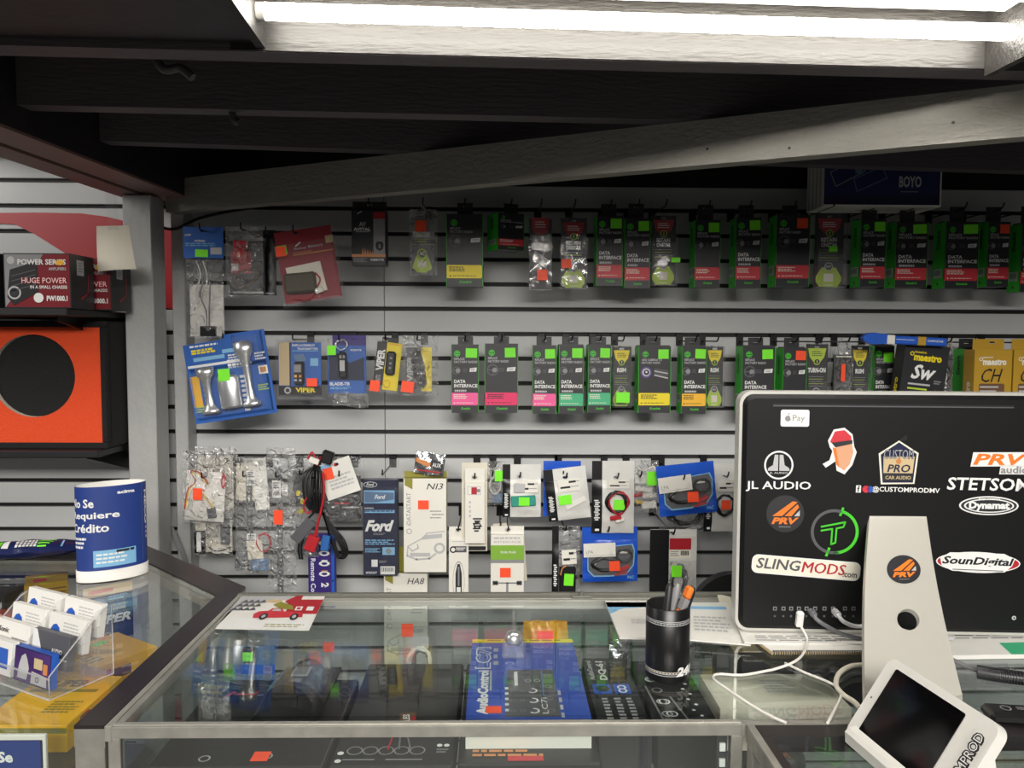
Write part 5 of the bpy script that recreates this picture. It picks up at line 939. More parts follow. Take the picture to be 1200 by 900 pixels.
flat_box('dark_carton', 'plain dark carton inside the case behind the flat cream box', 'carton', X(852, 1.4), X(1060, 1.4), 1.335, 1.46, SHZ+.0004, .915, 'card_black', lambda f: (f.rect(.25, .2, .42, .8, 'ink_green', 1), f.rect(.55, .3, .7, .8, 'ink_red', 1), f.rect(.05, .3, .2, .7, 'ink_tan', 1)))
# clear packs inside the case, left
def stand_pack(name, label, cat, px0, py0, px1, py1, Y, z0):
    o, W, H = rect(name, px0, py0, px1, py1, Y); dz = o.location.z-z0; o.location.z = z0; tag(o, label, cat); return o, W, H+dz
o, W_, H_ = stand_pack('clear_part_pack', 'clear moulded pack with a green sticker, standing in the case under the postcard', 'blister pack', 267, 736, 322, 800, 1.42, SHZ+.0003)
card(o, W_, H_, .05, .35, .95, .98, 'ink_steel', .014, .002, 'printed_card', draw=lambda f: (f.rect(0, .5, 1, .75, 'ink_blue', 1), f.ring(.75, .25, .12, .09, 'ink_grey', 1), f.small(.1, .1, .5, .4, 4, 'ink_grey')))
for u in (.18, .5, .82):
    b = MB(); b.tube([((u-.5)*W_, .006, .006), ((u-.5)*W_, .006, H_*.93)], .0055, 'blister', 10); b.build('clear_tube', o)
block(o, W_, H_, .30, .34, .56, .60, 'plastic_black', .0, .01, 'black_part', .003); sticker(o, W_, H_, .32, .40, .54, .55, 'green', .0)
o, W_, H_ = stand_pack('foil_packet', 'crumpled clear and silver packet standing in the case in front of the black amplifier letters', 'packet', 236, 800, 268, 852, 1.20, .8853)
b = MB(); b.grid(lambda u, v: ((u-.5)*W_, -.008*sin(pi*u)+.004*sin(20*u+13*v), v*H_), 10, 12, 'polybag'); b.grid(lambda u, v: ((u-.5)*W_, .006+.003*sin(12*u-9*v), v*H_), 6, 6, 'polybag'); b.build('packet_film', o); card(o, W_, H_, .2, .3, .5, .9, 'foil', .001, .001, 'foil_strip')
o = empty('domed_clamshell', (X(350, 1.29), 1.285, .8853)); tag(o, 'clear domed clamshell over a black gadget, lying left of centre under the glass', 'blister pack')
b = MB(); b.grid(lambda u, v: (-.047*cos(pi*u)*(1-.35*v**3), -.10+.19*v, .004+.055*sin(pi*u)*(1-.5*v**2)), 16, 12, 'blister'); b.build('clear_dome', o)
b = MB(); b.grid(lambda u, v: (-.050*cos(pi*u), -.115+.05*v, .004+.034*sin(pi*u)*(.8+.5*v)), 14, 5, 'plastic_black'); b.box(-.05, .05, -.115, .09, 0, .004, 'plastic_black'); b.build('black_base', o)
b = MB(); b.grid(lambda u, v: (-.026*cos(pi*u), -.05+.11*v, .004+.030*sin(pi*u)), 10, 6, 'ink_mid'); b.build('gadget_body', o)
b = MB(); Fr = Face(b, (-.016, .045, .0355), (1, 0, 0), (0, -1, 0), .032, .09); Fr.rect(0, 0, 1, .25, 'ink_dark', 1); Fr.rect(.3, .05, .7, .2, 'ink_grey', 2); Fr.rect(.05, .3, .95, .7, 'ink_light', 1); [Fr.rect(.15, .34+.045*i, .85, .36+.045*i, 'ink_dark', 2) for i in range(7)]; Fr.rect(.3, .8, .75, .98, 'ink_grey', 1); b.build('printed_label', o)
b = MB(); b.box(-.010, .010, 0, .0008, -.009, .009, 'sticker_orange'); b.build('price_sticker', o, loc=(.026, .093, .040)); b = MB(); b.box(.0, .05, .0915, .0925, .0, .055, 'blister'); b.build('hang_flap', o)
o, W_, H_ = stand_pack('cable_blister', 'upright clear blister holding coiled wire, standing behind the five-circle amplifier', 'blister pack', 470, 737, 512, 806, 1.435, SHZ+.0005)
b = MB(); shell(b, -W_*.45, W_*.45, H_*.04, H_*.96, .016, -.004, .006, fl=.003); b.build('clear_shell', o); coil(o, W_, H_, .5, .6, .3, .22, 5, .0022, 'cable_white', .006); coil(o, W_, H_, .55, .62, .2, .2, 3, .0022, 'cable_grey', .008, seed=5); card(o, W_, H_, .2, .2, .75, .4, 'ink_light', .014, name='paper_insert'); block(o, W_, H_, .25, .7, .45, .9, 'ink_dark', .003, .006); sticker(o, W_, H_, .02, -.1, .34, .14, 'orange', .0)
o = empty('label_strip', (X(476, 1.17), 1.17, .8853), (0, 0, R(8))); tag(o, 'small maroon label strip with white lettering and loose wires on the five-circle amplifier', 'label')
b = MB(); b.box(-.012, .014, -.03, .035, 0, .003, 'ink_brown'); Fr = Face(b, (-.012, .035, .003), (1, 0, 0), (0, -1, 0), .026, .065); Fr.text('CABLES', .2, .1, .62, .9, 'ink_white', 1, .03, rot=90); Fr.rect(.7, .2, .95, .5, 'ink_crimson', 1); b.build('strip_card', o)
for i in range(3):
    b = MB(); b.tube(smooth_path([(-.02+.004*i, .01, .002), (-.022+.01*i, -.03, .003), (-.03+.016*i, -.07, .002)], 4), .0015, 'cable_red' if i == 0 else 'cable_grey', 6); b.build('wire', o)
o, W_, H_ = stand_pack('amber_bag', 'amber plastic bag with an orange sticker standing in the case behind the large blue box', 'bag of parts', 612, 722, 666, 760, 1.43, SHZ+.0003)
mat('amber_film', 'd59a22', .3, var=.2, bump=.5, bscale=30)
b = MB(); b.grid(lambda u, v: ((u-.5)*W_*(1-.25*(v-.5)**2), -.016*sin(pi*u)*sin(pi*v)+.005*sin(16*u+9*v), v*H_*.93), 14, 12, 'amber_film'); b.grid(lambda u, v: ((u-.5)*W_*(1-.25*(v-.5)**2), .016*sin(pi*u)*sin(pi*v)+.001, v*H_*.93), 8, 8, 'amber_film'); b.build('bag_film', o); sticker(o, W_, H_, .32, .16, .66, .34, 'orange', -.018)
o, W_, H_ = stand_pack('silver_bag', 'small silver foil bag standing in the case left of the pen cup', 'bag of parts', 714, 748, 741, 782, 1.43, SHZ+.0003)
b = MB(); b.grid(lambda u, v: ((u-.5)*W_, -.010*sin(pi*u)*sin(pi*v)+.003*sin(9*u+15*v), v*H_), 10, 12, 'foil'); b.grid(lambda u, v: ((u-.5)*W_, .010*sin(pi*u)*sin(pi*v), v*H_), 6, 6, 'foil'); b.build('bag_film', o)
# ---- on the glass
GZt = TZ+.0004
def sheet(name, label, cat, pts, z, m, th=.0006, draw=None, u=None):
    P = [onZ(px, py, z) for px, py in pts]; c = sum(P, Vector())/len(P); o = empty(name, (c.x, c.y, z)); tag(o, label, cat)
    b = MB(); b.T = Matrix.Translation((-c.x, -c.y, -z)); q = [(p.x, p.y) for p in P]
    ar = sum(q[i][0]*q[(i+1) % len(q)][1]-q[(i+1) % len(q)][0]*q[i][1] for i in range(len(q)))
    b.prism(q if ar > 0 else q[::-1], z, z+th, m, axis='z')
    if draw:
        f = Quad(b, P[0], P[1], P[2], P[3], z+th); draw(f)
    b.build('printed_sheet', o); return o
class Quad(Face):
    """print surface over a flat quad: corners upper left, upper right, lower right, lower left"""
    def __init__(s, mb, a, b_, c, d_, z):
        s.mb = mb; s.q = [Vector((p.x, p.y, 0)) for p in (a, b_, c, d_)]; s.z = z; s.W = (s.q[1]-s.q[0]).length; s.H = (s.q[3]-s.q[0]).length; s.e = .0003
    def p(s, u, v, l):
        t = s.q[0].lerp(s.q[1], u); bt = s.q[3].lerp(s.q[2], u); r = t.lerp(bt, v); return Vector((r.x, r.y, s.z+s.e*l))
def dr_card(f):
    f.poly([(0, 0), (0, .5), (.3, .2), (.62, .12), (.62, 0)], 'ink_light', 1); [f.poly([(.1+.07*(i % 4)-.03*(i//4), .12+.12*(i//4)), (.05+.07*(i % 4)-.03*(i//4), .24+.12*(i//4)), (.14+.07*(i % 4)-.03*(i//4), .22+.12*(i//4))], 'ink_mid', 2) for i in range(12)]
    f.rect(.64, .12, 1, .56, 'ink_crimson', 2); f.poly([(.56, .18), (.66, .0), (.74, .0), (.74, .3), (.64, .3)], 'ink_crimson', 3); f.rect(.73, .35, .81, .47, 'ink_white', 4); f.rect(.86, .35, .94, .47, 'ink_white', 4); f.rect(.75, .38, .79, .44, 'ink_crimson', 5)
    f.poly([(.34, .20), (.36, .12), (.52, .12), (.54, .26)], 'ink_tan', 2); f.poly([(.45, .30), (.52, .20), (.68, .32), (.72, .45), (.55, .42)], 'ink_olive', 4)
    f.poly([(.30, .58), (.34, .50), (.44, .48), (.47, .40), (.58, .40), (.62, .5), (.84, .52), (.86, .66), (.32, .70)], 'ink_red', 3); f.poly([(.49, .43), (.565, .43), (.59, .5), (.48, .5)], 'ink_light', 5)
    for u in (.43, .77): f.disc(u, .66, .10, 'ink_dark', 5, 14, ru=.045); f.disc(u, .66, .05, 'ink_light', 6, 10, ru=.022)
    f.poly([(.08, .66), (0, .86), (.02, .98), (.96, .98), (.98, .7), (.6, .78)], 'ink_white', 2); f.small(.5, .86, .95, .97, 2, 'ink_olive', 3, 4, .4)
sheet('postcard', 'winter postcard of a red pickup truck and red barn in snow, lying on the glass', 'postcard', [(283, 699), (381, 699), (362, 739), (252, 737)], GZt, 'paper_white', draw=dr_card)
def dr_form(f): f.rect(0, .06, 1, .2, 'ink_sky', 1); f.poly([(0, .06), (0, .4), (.3, .24), (.7, .2), (1, .24), (1, .06)], 'ink_sky', 1); f.poly([(.05, .5), (.2, .28), (.7, .23), (1, .28), (1, .5)], 'paper_white', 2); f.small(.4, .55, .95, .68, 3, 'ink_light', 3)
sheet('appointment_card', 'white card with a pale blue header, on the glass left of the pen cup', 'paper', [(709, 706), (770, 706), (772, 750), (726, 749)], GZt, 'paper_white', .004, dr_form)
sheet('paper_form', 'white paper form with a blue line lying on the glass right of the pen cup', 'paper', [(806, 707), (852, 707), (880, 757), (808, 751)], GZt, 'paper_white', .002, lambda f: (f.rect(.0, .12, .9, .2, 'ink_sky', 1), f.small(.1, .4, .8, .8, 5, 'ink_light')))
o = sheet('torn_paper', 'curled white paper standing at the back edge beside the left foot of the monitor', 'paper', [(840, 696), (856, 700), (859, 720), (846, 716)], GZt, 'paper_cream', .0008)
# pen cup
cp = onZ(781.5, 791, TZ); PC = empty('pen_cup', (cp.x, cp.y, GZt)); tag(PC, 'black cylindrical pen cup with silver bands and white numerals on the glass', 'pen cup')
r_ = .0335; hc = .113
class Cyl(Face):
    """print surface wrapped on a vertical elliptic cylinder; u runs left to right over the arc a0..a1 (degrees), v down"""
    def __init__(s, mb, c, rx, ry, a0, a1, z1, H, rot=0):
        s.mb = mb; s.c = c; s.rx = rx; s.ry = ry; s.a0 = a0; s.a1 = a1; s.z1 = z1; s.H = H; s.W = abs(a1-a0)*pi/180*(rx+ry)/2; s.e = .0003; s.rot = rot
    def p(s, u, v, l):
        a = R(s.a0+(s.a1-s.a0)*u); e = s.e*l; x, y = (s.rx+e)*cos(a), (s.ry+e)*sin(a); c_, s_ = cos(R(s.rot)), sin(R(s.rot))
        return Vector((s.c[0]+x*c_-y*s_, s.c[1]+x*s_+y*c_, s.z1-v*s.H))
    def rect(s, u0, v0, u1, v1, m, l=1):
        n = max(1, int(abs(u1-u0)*16)); vs = []; 
        for i in range(n+1): u = u0+(u1-u0)*i/n; vs += [s.p(u, v0, l), s.p(u, v1, l)]
        s.mb.add(vs, [(2*i, 2*i+1, 2*i+3, 2*i+2) for i in range(n)], m, True); return s
b = MB(); b.lathe([(.0, .0), (r_*.97, 0), (r_, .002), (r_, hc-.001), (r_-.0012, hc), (r_-.003, hc-.001), (r_-.003, .004), (0, .004)], (0, 0, 0), 'plastic_black', 48); b.build('cup_body', PC)
b = MB(); Fc = Cyl(b, (0, 0), r_, r_, 180, 360, hc, hc)
for v in (.155, .175, .205, .84, .865, .89): Fc.rect(0, v, 1, v+.009, 'ink_light', 1)
for i in range(22): Fc.rect(i/22+.005, .183 if i % 2 else .19, i/22+.03, .20, 'ink_grey', 2); Fc.rect(i/22+.005, .848, i/22+.03, .86, 'ink_tan', 2)
Fc.text('240', .56, .775, .90, .905, 'ink_white', 3, .05, .2); Fc.rect(.90, .24, .985, .62, 'ink_white', 1); b.build('printed_bands', PC)
def in_cup(name, label, cat, base, top, build_fn):
    a = Vector(base); t = Vector(top); o = empty(name, a); o.rotation_euler = (t-a).to_track_quat('Z', 'Y').to_euler(); tag(o, label, cat); build_fn(o, (t-a).length); return o
def pen_fn(m, m2, r=.0042):
    def fn(o, L):
        b = MB(); b.lathe([(0, 0), (.001, .001), (r*.8, .014), (r, .018), (r, L*.62)], (0, 0, 0), m, 12); b.build('barrel', o)
        b = MB(); b.lathe([(r*1.08, L*.62), (r*1.1, L*.94), (r*.8, L*.97), (r*.5, L), (0, L)], (0, 0, 0), m2, 12); b.box(-.0014, .0014, r, r+.0016, L*.66, L*.95, m2); b.build('pen_cap', o)
    return fn
zb_ = GZt+.0046
T_ = lambda px, py, Y: onY(px, py, Y)
in_cup('pen', 'black pen with a silver tip, leaning left-most and tallest in the pen cup', 'pen', (cp.x-.012, cp.y-.006, zb_+.004), T_(785, 683, cp.y+.005), pen_fn('plastic_black', 'ink_dark', .0052))
in_cup('pen', 'grey capped pen leaning back in the middle of the pen cup', 'pen', (cp.x-.004, cp.y+.016, zb_+.004), T_(795, 684, cp.y+.018), pen_fn('ink_grey', 'ink_grey', .0048))
in_cup('pen', 'dark pen leaning right in the pen cup beside the orange cutter', 'pen', (cp.x+.002, cp.y+.010, zb_+.004), T_(813, 688, cp.y+.018), pen_fn('ink_dark', 'plastic_black', .0046))
def cutter_fn(o, L):
    b = MB(); b.box(-.008, .008, -.004, .004, .002, L*.70, 'ink_orange', .002); b.build('handle', o)
    b = MB(); b.box(-.0082, .0082, -.0042, .0042, L*.70, L*.84, 'ink_grey', .001); b.build('metal_collar', o); b = MB(); b.box(-.0085, .0085, -.0046, .0046, L*.84, L*.985, 'ink_orange', .003); b.build('end_knob', o)
in_cup('utility_knife', 'orange snap-off utility knife with a grey collar, leaning right in the pen cup', 'utility knife', (cp.x-.018, cp.y-.012, zb_+.014), T_(810, 686, cp.y+.0), cutter_fn)
# small clear stand with a chrome ball
sp = onZ(602, 768, TZ); o = empty('glass_stand', (sp.x, sp.y, GZt)); tag(o, 'small clear block with a chrome ball and thin rod, on the glass', 'ornament')
b = MB(); b.box(-.019, .019, -.016, .016, 0, .020, 'acrylic', .003); b.build('clear_block', o); b = MB(); b.lathe([(0, .020), (.012, .0205), (.015, .026), (.015, .031), (.011, .038), (.004, .041), (0, .041)], (0, 0, 0), 'chrome', 20); b.build('chrome_ball', o)
b = MB(); b.tube([(0, 0, .040), (.0, .002, .075)], .003, 'acrylic', 8); b.build('thin_rod', o)
# ================================================================ corner case on the left and what is in and on it
mat('can_blue', '213a82', .45, var=.04); mat('can_white', 'e9e7e2', .6, var=.02)
LCs = empty('corner_display_case', (-1.0, 1.4, 0)); tag(LCs, 'black-edged glass corner display case on the left, with a slanted back corner', 'display case')
def lp(px, py, z=TZ): p = onZ(px, py, z); return (p.x, p.y)
xo = CX0-.0015; xi = onZ(92, 846, TZ).x; yb0 = 1.008
pA = (xo, yb0); pB = (xo, onZ(279, 688, TZ).y); pC = lp(165, 637); pD = (-1.75, pC[1]+.01)
iA = (xi, yb0); iB = lp(241, 698); iC = lp(166, 656); iD = (-1.75, iC[1]+.03)
iB = (xi, iB[1])
def lb(name, fn):
    b = MB(); b.T = Matrix.Translation((1.0, -1.4, 0)); fn(b); return b.build(name, LCs)
RIM = ([pA, pB, iB, iA], [pB, pC, iC, iB], [pC, pD, iD, iC])
lb('black_rim', lambda b: [b.prism(q, TZ-.004, TZ+.001, 'laminate_black', axis='z') for q in RIM])
lb('metal_band', lambda b: [b.prism(q, TZ-.03, TZ-.0042, 'case_metal', axis='z') for q in RIM])
lb('top_glass', lambda b: b.prism([(iA[0]-.001, yb0+.0), (iB[0]-.001, iB[1]-.002), (iC[0], iC[1]-.004), (iD[0], iD[1]-.004), (-1.75, yb0)], TZ-.008, TZ-.0005, 'glass_corner', axis='z'))
lb('rim_trim', lambda b: (b.prism([iB, iC, (iC[0]-.004, iC[1]-.012), (iB[0]-.001, iB[1]-.012)], TZ-.03, TZ-.009, 'case_metal_light', axis='z'), b.prism([(iB[0]-.0005, iB[1]-.012), (iB[0]-.004, iB[1]-.012), (iA[0]-.004, iA[1]+.01), (iA[0]-.0005, iA[1]+.01)], TZ-.03, TZ-.009, 'case_metal', axis='z')))
lb('corner_post', lambda b: b.box(xi, xo-.001, yb0, yb0+.03, .452, TZ-.0305, 'case_metal', .001))
lb('front_glass', lambda b: b.box(-1.75, xi-.001, yb0+.001, yb0+.006, .452, TZ-.009, 'glass_side'))
lb('base_cabinet', lambda b: b.prism([pA, pB, pC, pD, (-1.75, yb0)], 0, .45, 'cabinet_dark', axis='z'))
lb('back_panel', lambda b: (b.prism([(pB[0]-.004, pB[1]), (pC[0], pC[1]-.004), (pC[0], pC[1]-.008), (pB[0]-.008, pB[1])], .452, TZ-.031, 'glass_side', axis='z'),))
lb('glass_shelf', lambda b: b.prism([(iA[0]-.006, yb0+.02), (iB[0]-.006, iB[1]-.02), (iC[0], iC[1]-.03), (-1.74, iC[1]-.03), (-1.74, yb0+.02)], SHZ-.006, SHZ, 'glass_side', axis='z'))
lb('deck_panel', lambda b: b.prism([(iA[0]-.006, yb0+.02), (iB[0]-.006, iB[1]-.02), (iC[0], iC[1]-.03), (-1.74, iC[1]-.03), (-1.74, yb0+.02)], .4505, .46, 'ink_mid', axis='z'))
# ---- yellow boxes inside, given by three top corners seen in the photo
mat('card_yellow', 'fcc31e', .38, var=.06, scale=8); mat('card_ochre', 'b8922a', .45, var=.12, scale=8); mat('card_slate', '2e3c4c', .4, var=.15)
def skew_box(name, label, px, z1, z0, m, draw=None, front=None, par_draw=None, cat='boxed audio part', back=None):
    """px: photo positions of the top's near-left, near-right and far-right corners"""
    a, b_, c = (onZ(q[0], q[1], z1) for q in px); ux = (b_-a); w = ux.length; ux.normalize(); uy = Vector((-ux.y, ux.x, 0)); d = max(.02, (c-b_).dot(uy))
    o = empty(name, (a.x, a.y, z0), (0, 0, math.atan2(ux.y, ux.x))); tag(o, label, cat); h = z1-z0
    b = MB(); b.box(0, w, 0, d, 0, h, m, .0008)
    if draw: draw(Face(b, (0, d, h), (1, 0, 0), (0, -1, 0), w, d))
    if front: front(Face(b, (0, 0, h), (1, 0, 0), (0, 0, -1), w, h))
    b.build('carton', o); return o, w, d, h
S0 = SHZ+.0005
o, w, d_, h = skew_box('speaker_carton', 'yellow carton with a green sticker lying in the corner case beside the slanted black rim', [(113, 783), (184, 757), (160, 733)], .885, S0, 'card_yellow', lambda f: (f.small(.03, .45, .25, .85, 4, 'ink_olive'), [f.line([(.12+.05*i, .2), (.45+.05*i, .75)], .012, 'ink_olive', 1) for i in range(4)]), lambda f: (f.poly([(.0, .1), (.1, .9), (.6, .9), (.5, .1)], 'ink_amber', 1), f.rect(.15, .2, .22, .95, 'ink_crimson', 2), f.rect(.25, .25, .55, .6, 'ink_brown', 2)))
sb = MB(); sb.box(-.013, .013, -.008, .008, 0, .0008, 'sticker_green'); sb.build('price_sticker', o, loc=(w*.55, d_*.78, h+.0004), rot=(0, 0, .2))
o, w, d_, h = skew_box('amplifier_carton', 'upright carton with a slate picture and a white-lettered black band, behind the yellow carton', [(97, 691), (155, 680), (158, 672)], .953, S0, 'card_slate', None, lambda f: (f.rect(0, 0, 1, .18, 'ink_tan', 1), f.rect(.1, .06, .6, .12, 'ink_red', 2), f.disc(.3, .35, .13, 'ink_steel', 1), f.rect(.55, .35, .85, .48, 'ink_grey', 1), f.rect(0, .50, 1, .74, 'ink_black', 2), f.text('SUPER', .05, .54, .95, .70, 'ink_white', 3, .04, .25), f.small(.5, .2, .9, .3, 2, 'ink_sky')))
o, w, d_, h = skew_box('speaker_carton', 'large yellow carton lying in the corner case under the business card holder', [(-30, 850), (78, 850), (80, 792)], .875, S0, 'card_yellow', lambda f: (f.rect(.1, .3, .9, .36, 'ink_olive', 1), f.small(.55, .55, .9, .8, 5, 'ink_olive'), f.text('SUPER', .2, .1, .7, .25, 'ink_black', 1, .03)), lambda f: (f.rect(0, .1, 1, .3, 'ink_olive', 1),))
o, w, d_, h = skew_box('speaker_carton', 'ochre carton with dark stripes in the corner case behind the business card holder', [(28, 687), (80, 680), (83, 668)], .934, S0, 'card_ochre', lambda f: (f.rect(.2, .5, .5, .8, 'ink_red', 1),), lambda f: ([f.rect(.1, .12+.09*i, .95, .15+.09*i, 'ink_brown', 1) for i in range(9)],))
o, w, d_, h = skew_box('speaker_carton', 'black carton end with upright pale letters at the left edge of the corner case', [(-35, 700), (5, 699), (6, 684)], .934, S0, 'card_black', lambda f: (f.small(.1, .2, .9, .8, 3, 'ink_mid'),), lambda f: (f.text('ER', .58, .10, .92, .78, 'ink_light', 1, .04, rot=90), f.rect(.0, .55, .5, .95, 'ink_amber', 1)))
o, w, d_, h = skew_box('speaker_carton', 'small yellow carton between the black-banded carton and the business card holder', [(88, 748), (103, 744), (100, 730)], .882, S0, 'card_yellow', lambda f: (f.small(.1, .2, .8, .8, 3, 'ink_olive'),))
o, w, d_, h = skew_box('speaker_carton', 'dark red carton standing at the front corner of the corner case by its post', [(103, 842), (118, 834), (116, 818)], .87, S0, 'ink_brown', lambda f: (f.rect(.2, .1, .95, .5, 'ink_red', 1), f.small(.25, .15, .8, .45, 2, 'ink_white')))
# blue sign on the inside of the front glass
o, W_, H_ = rect('blue_sign', -40, 862, 55, 985, yb0+.0075); tag(o, 'blue framed sign with white words behind the front glass of the corner case', 'sign')
b = MB(); b.box(-W_/2, W_/2, 0, .006, 0, H_, 'card_white', .001); Fr = front(b, W_, H_, 0); Fr.rect(.03, .045, .965, .97, 'ink_navy', 1); Fr.rect(.03, .05, .94, .97, 'can_blue', 2); Fr.text('No Se', .10, .15, .60, .255, 'ink_white', 3, .04, keep=False); Fr.text('Requiere', .08, .30, .86, .42, 'ink_white', 3, .04); Fr.text('Cr\u00e9dito', .08, .46, .76, .58, 'ink_white', 3, .04); b.build('sign_panel', o)
# ---- cardboard can with Spanish wording
cb_ = onZ(130, 677, TZ); CAN = empty('cardboard_display_can', (cb_.x, cb_.y+.01, TZ+.0012)); tag(CAN, 'oval blue cardboard can with white Spanish wording standing on the corner case', 'display can')
rx, ry, rt, ch = .069, .036, 34, .203
def ell(r1, r2, z, lift=0): return [(r1*cos(a)*cos(R(rt))-r2*sin(a)*sin(R(rt)), r1*cos(a)*sin(R(rt))+r2*sin(a)*cos(R(rt)), z) for a in (2*pi*k/56 for k in range(56))]
def rings(b, rs, m):
    v = []; 
    for r in rs: v += r
    n = 56; b.add(v, [(i*n+k, i*n+(k+1) % n, (i+1)*n+(k+1) % n, (i+1)*n+k) for i in range(len(rs)-1) for k in range(n)], m, True)
b = MB(); rings(b, [ell(rx, ry, .022), ell(rx, ry, ch)], 'can_blue'); rings(b, [ell(rx, ry, ch), ell(rx-.002, ry-.002, ch), ell(rx-.002, ry-.002, .004)], 'can_white'); b.build('blue_sleeve', CAN)
b = MB(); rings(b, [ell(rx+.0015, ry+.0015, 0), ell(rx+.0015, ry+.0015, .024), ell(rx-.001, ry-.001, .024)], 'can_white'); b.add(ell(rx, ry, .003), [tuple(range(56))], 'can_white'); b.build('white_base', CAN)
b = MB(); Fc = Cyl(b, (0, 0), rx, ry, 172, 345, ch, ch-.024, rot=rt)
for t, v0, v1, u1 in (('No Se', .14, .245, .38), ('Requiere', .295, .40, .62), ('Cr\u00e9dito', .435, .54, .52)): Fc.text(t, .05, v0, u1, v1, 'ink_white', 2, .025)
Fc.small(.06, .60, .30, .75, 3, 'ink_white', 2, 4); Fc.text('acima', .60, .06, .78, .10, 'ink_white', 2, .04); 
for i in range(6): Fc.rect(.36+.07*i, .76, .43+.07*i, .96, 'ink_sky', 1)
Fc.small(.39, .80, .72, .94, 3, 'ink_white', 2, 6, .45); Fc.rect(.58, .77, .76, .80, 'ink_dark', 2); Fc.text('NECO', .93, .10, .985, .52, 'ink_white', 2, .04, rot=-90); Fc.small(.95, .55, .985, .72, 3, 'ink_white', 2, 2); Fc.rect(.88, .0, .885, .96, 'ink_steel', 1)
b.build('printed_wording', CAN)
# ---- green and navy pack and a white pen at the back of the corner case
pk = onZ(30, 655, TZ); o = empty('snack_pack', (pk.x, pk.y, TZ+.0012), (0, 0, R(14))); tag(o, 'flat navy and neon green foil pack lying at the back of the corner case', 'packet')
mat('pack_navy', '1c2450', .3, var=.1, bump=.3, bscale=30); L = .27
sh = lambda u, v, s: ((u-.5)*L, (v-.5)*.075*(1-.25*abs(2*u-1)**6), .022+s*.020*(sin(pi*v)**.6)*(sin(pi*min(max(u*1.06-.03, 0), 1))**.35)+.0018*sin(26*u)*sin(9*v+3*u))
b = MB(); b.grid(lambda u, v: sh(u, v, 1), 24, 10, 'pack_navy'); b.grid(lambda u, v: sh(u, v, -1), 24, 10, 'pack_navy'); b.build('pack_film', o)
class Sheet3(Face):
    def __init__(s, mb, fn, W, H): s.mb = mb; s.fn = fn; s.W = W; s.H = H; s.e = .0007
    def p(s, u, v, l): q = s.fn(u, v); return Vector((q[0], q[1]-s.e*l, q[2]+s.e*l))
    def rect(s, u0, v0, u1, v1, m, l=1):
        s.mb.grid(lambda a, c: tuple(s.p(u0+(u1-u0)*a, v0+(v1-v0)*c, l)), 6, 6, m); return s
b = MB(); Fs = Sheet3(b, lambda u, v: sh(u, .55-.5*v, 1), L, .04); Fs.rect(.18, .05, .34, .9, 'sticker_green', 1); Fs.rect(.35, .15, .40, .85, 'ink_white', 1)
for i in range(3):
    for j in range(6): Fs.rect(.45+.028*j, .10+.26*i, .47+.028*j, .30+.26*i, 'ink_white', 1)
for i in range(4): Fs.rect(.62, .10+.22*i, .75-.02*i, .20+.22*i, 'sticker_green', 1)
Fs.rect(.80, .15, .815, .85, 'ink_sky', 1); b.build('printed_wording', o)
q0, q1 = onZ(80, 644, TZ), onZ(99, 644, TZ); o = empty('white_pen', (q0.x-.06, q0.y+.0, TZ+.0055)); tag(o, 'plain white pen lying at the back of the corner case beside the cardboard can', 'pen')
b = MB(); b.tube([(0, 0, 0), (.002, 0, 0), (.11, 0, 0), (.118, 0, 0)], [.0015, .004, .004, .0028], 'plastic_white', 10); b.build('barrel', o); b = MB(); b.tube([(.112, 0, .0), (.122, 0, 0)], .0022, 'ink_grey', 8); b.build('push_button', o)
# ---- acrylic business card holder
hz = onZ(58, 822, TZ); CH = empty('business_card_holder', (hz.x, hz.y, TZ+.0006), (0, 0, R(180-28))); tag(CH, 'clear stepped acrylic holder full of business cards on the corner case', 'card holder')
# local +x runs along the row away to the left, +y (negative here) runs to the back
mw = .19; td = .025; th = .017
def cl(b, x0, x1, y0, y1, z0, z1): b.box(x0, x1, -y1, -y0, z0, z1, 'acrylic')
b = MB()
cl(b, 0, mw, 0, td*4, 0, .002)
for x in (0, mw/2-.001, mw-.002): 
    b.prism([(-0.0, 0), (-td*4, 0), (-td*4, .012+th*3+.048), (-td*3, .012+th*3+.042), (-.0, .034)], x, x+.002, 'acrylic', axis='x')
for k in range(4):
    cl(b, .002, mw-.002, td*k, td*k+.0018, 0, .012+th*k+.018); cl(b, .002, mw-.002, td*k+.002, td*(k+1), th*k+.006, th*k+.008)
b.build('holder_body', CH)
b = MB(); clear('acrylic_rim', haze=.35, rough=.1)
for k in range(4): b.box(.0, mw, -td*k-.0021, -td*k+.0002, .012+th*k+.0175, .012+th*k+.0192, 'acrylic_rim')
for x in (0, mw): b.tube([(x, 0, .0345), (x, -td*3, .0545+th*3*.9), (x, -td*4, .012+th*3+.048), (x, -td*4, .001), (x, 0, .001), (x, 0, .034)], .0011, 'acrylic_rim', 6)
b.box(0, mw, -.001, .001, -.0, .0022, 'acrylic_rim'); b.build('polished_edges', CH)
Mh = inv(CH)
def cards(col, tier, label, m, draw, n=.011, lean=9, w=.086, h=.050):
    x0 = .0045+col*mw/2; z = th*tier+.0122
    loc = Mh @ Vector((x0+w, -(td*tier+.0032), z)); o = empty('business_cards', loc, (R(-lean), 0, CH.rotation_euler.z+pi)); tag(o, label, 'business cards', 'stacks of business cards in the holder')
    b = MB(); b.box(0, w, 0, n, 0, h, m, .0004); draw(Face(b, (0, 0, h), (1, 0, 0), (0, 0, -1), w, h)); b.build('card_stack', o); return o
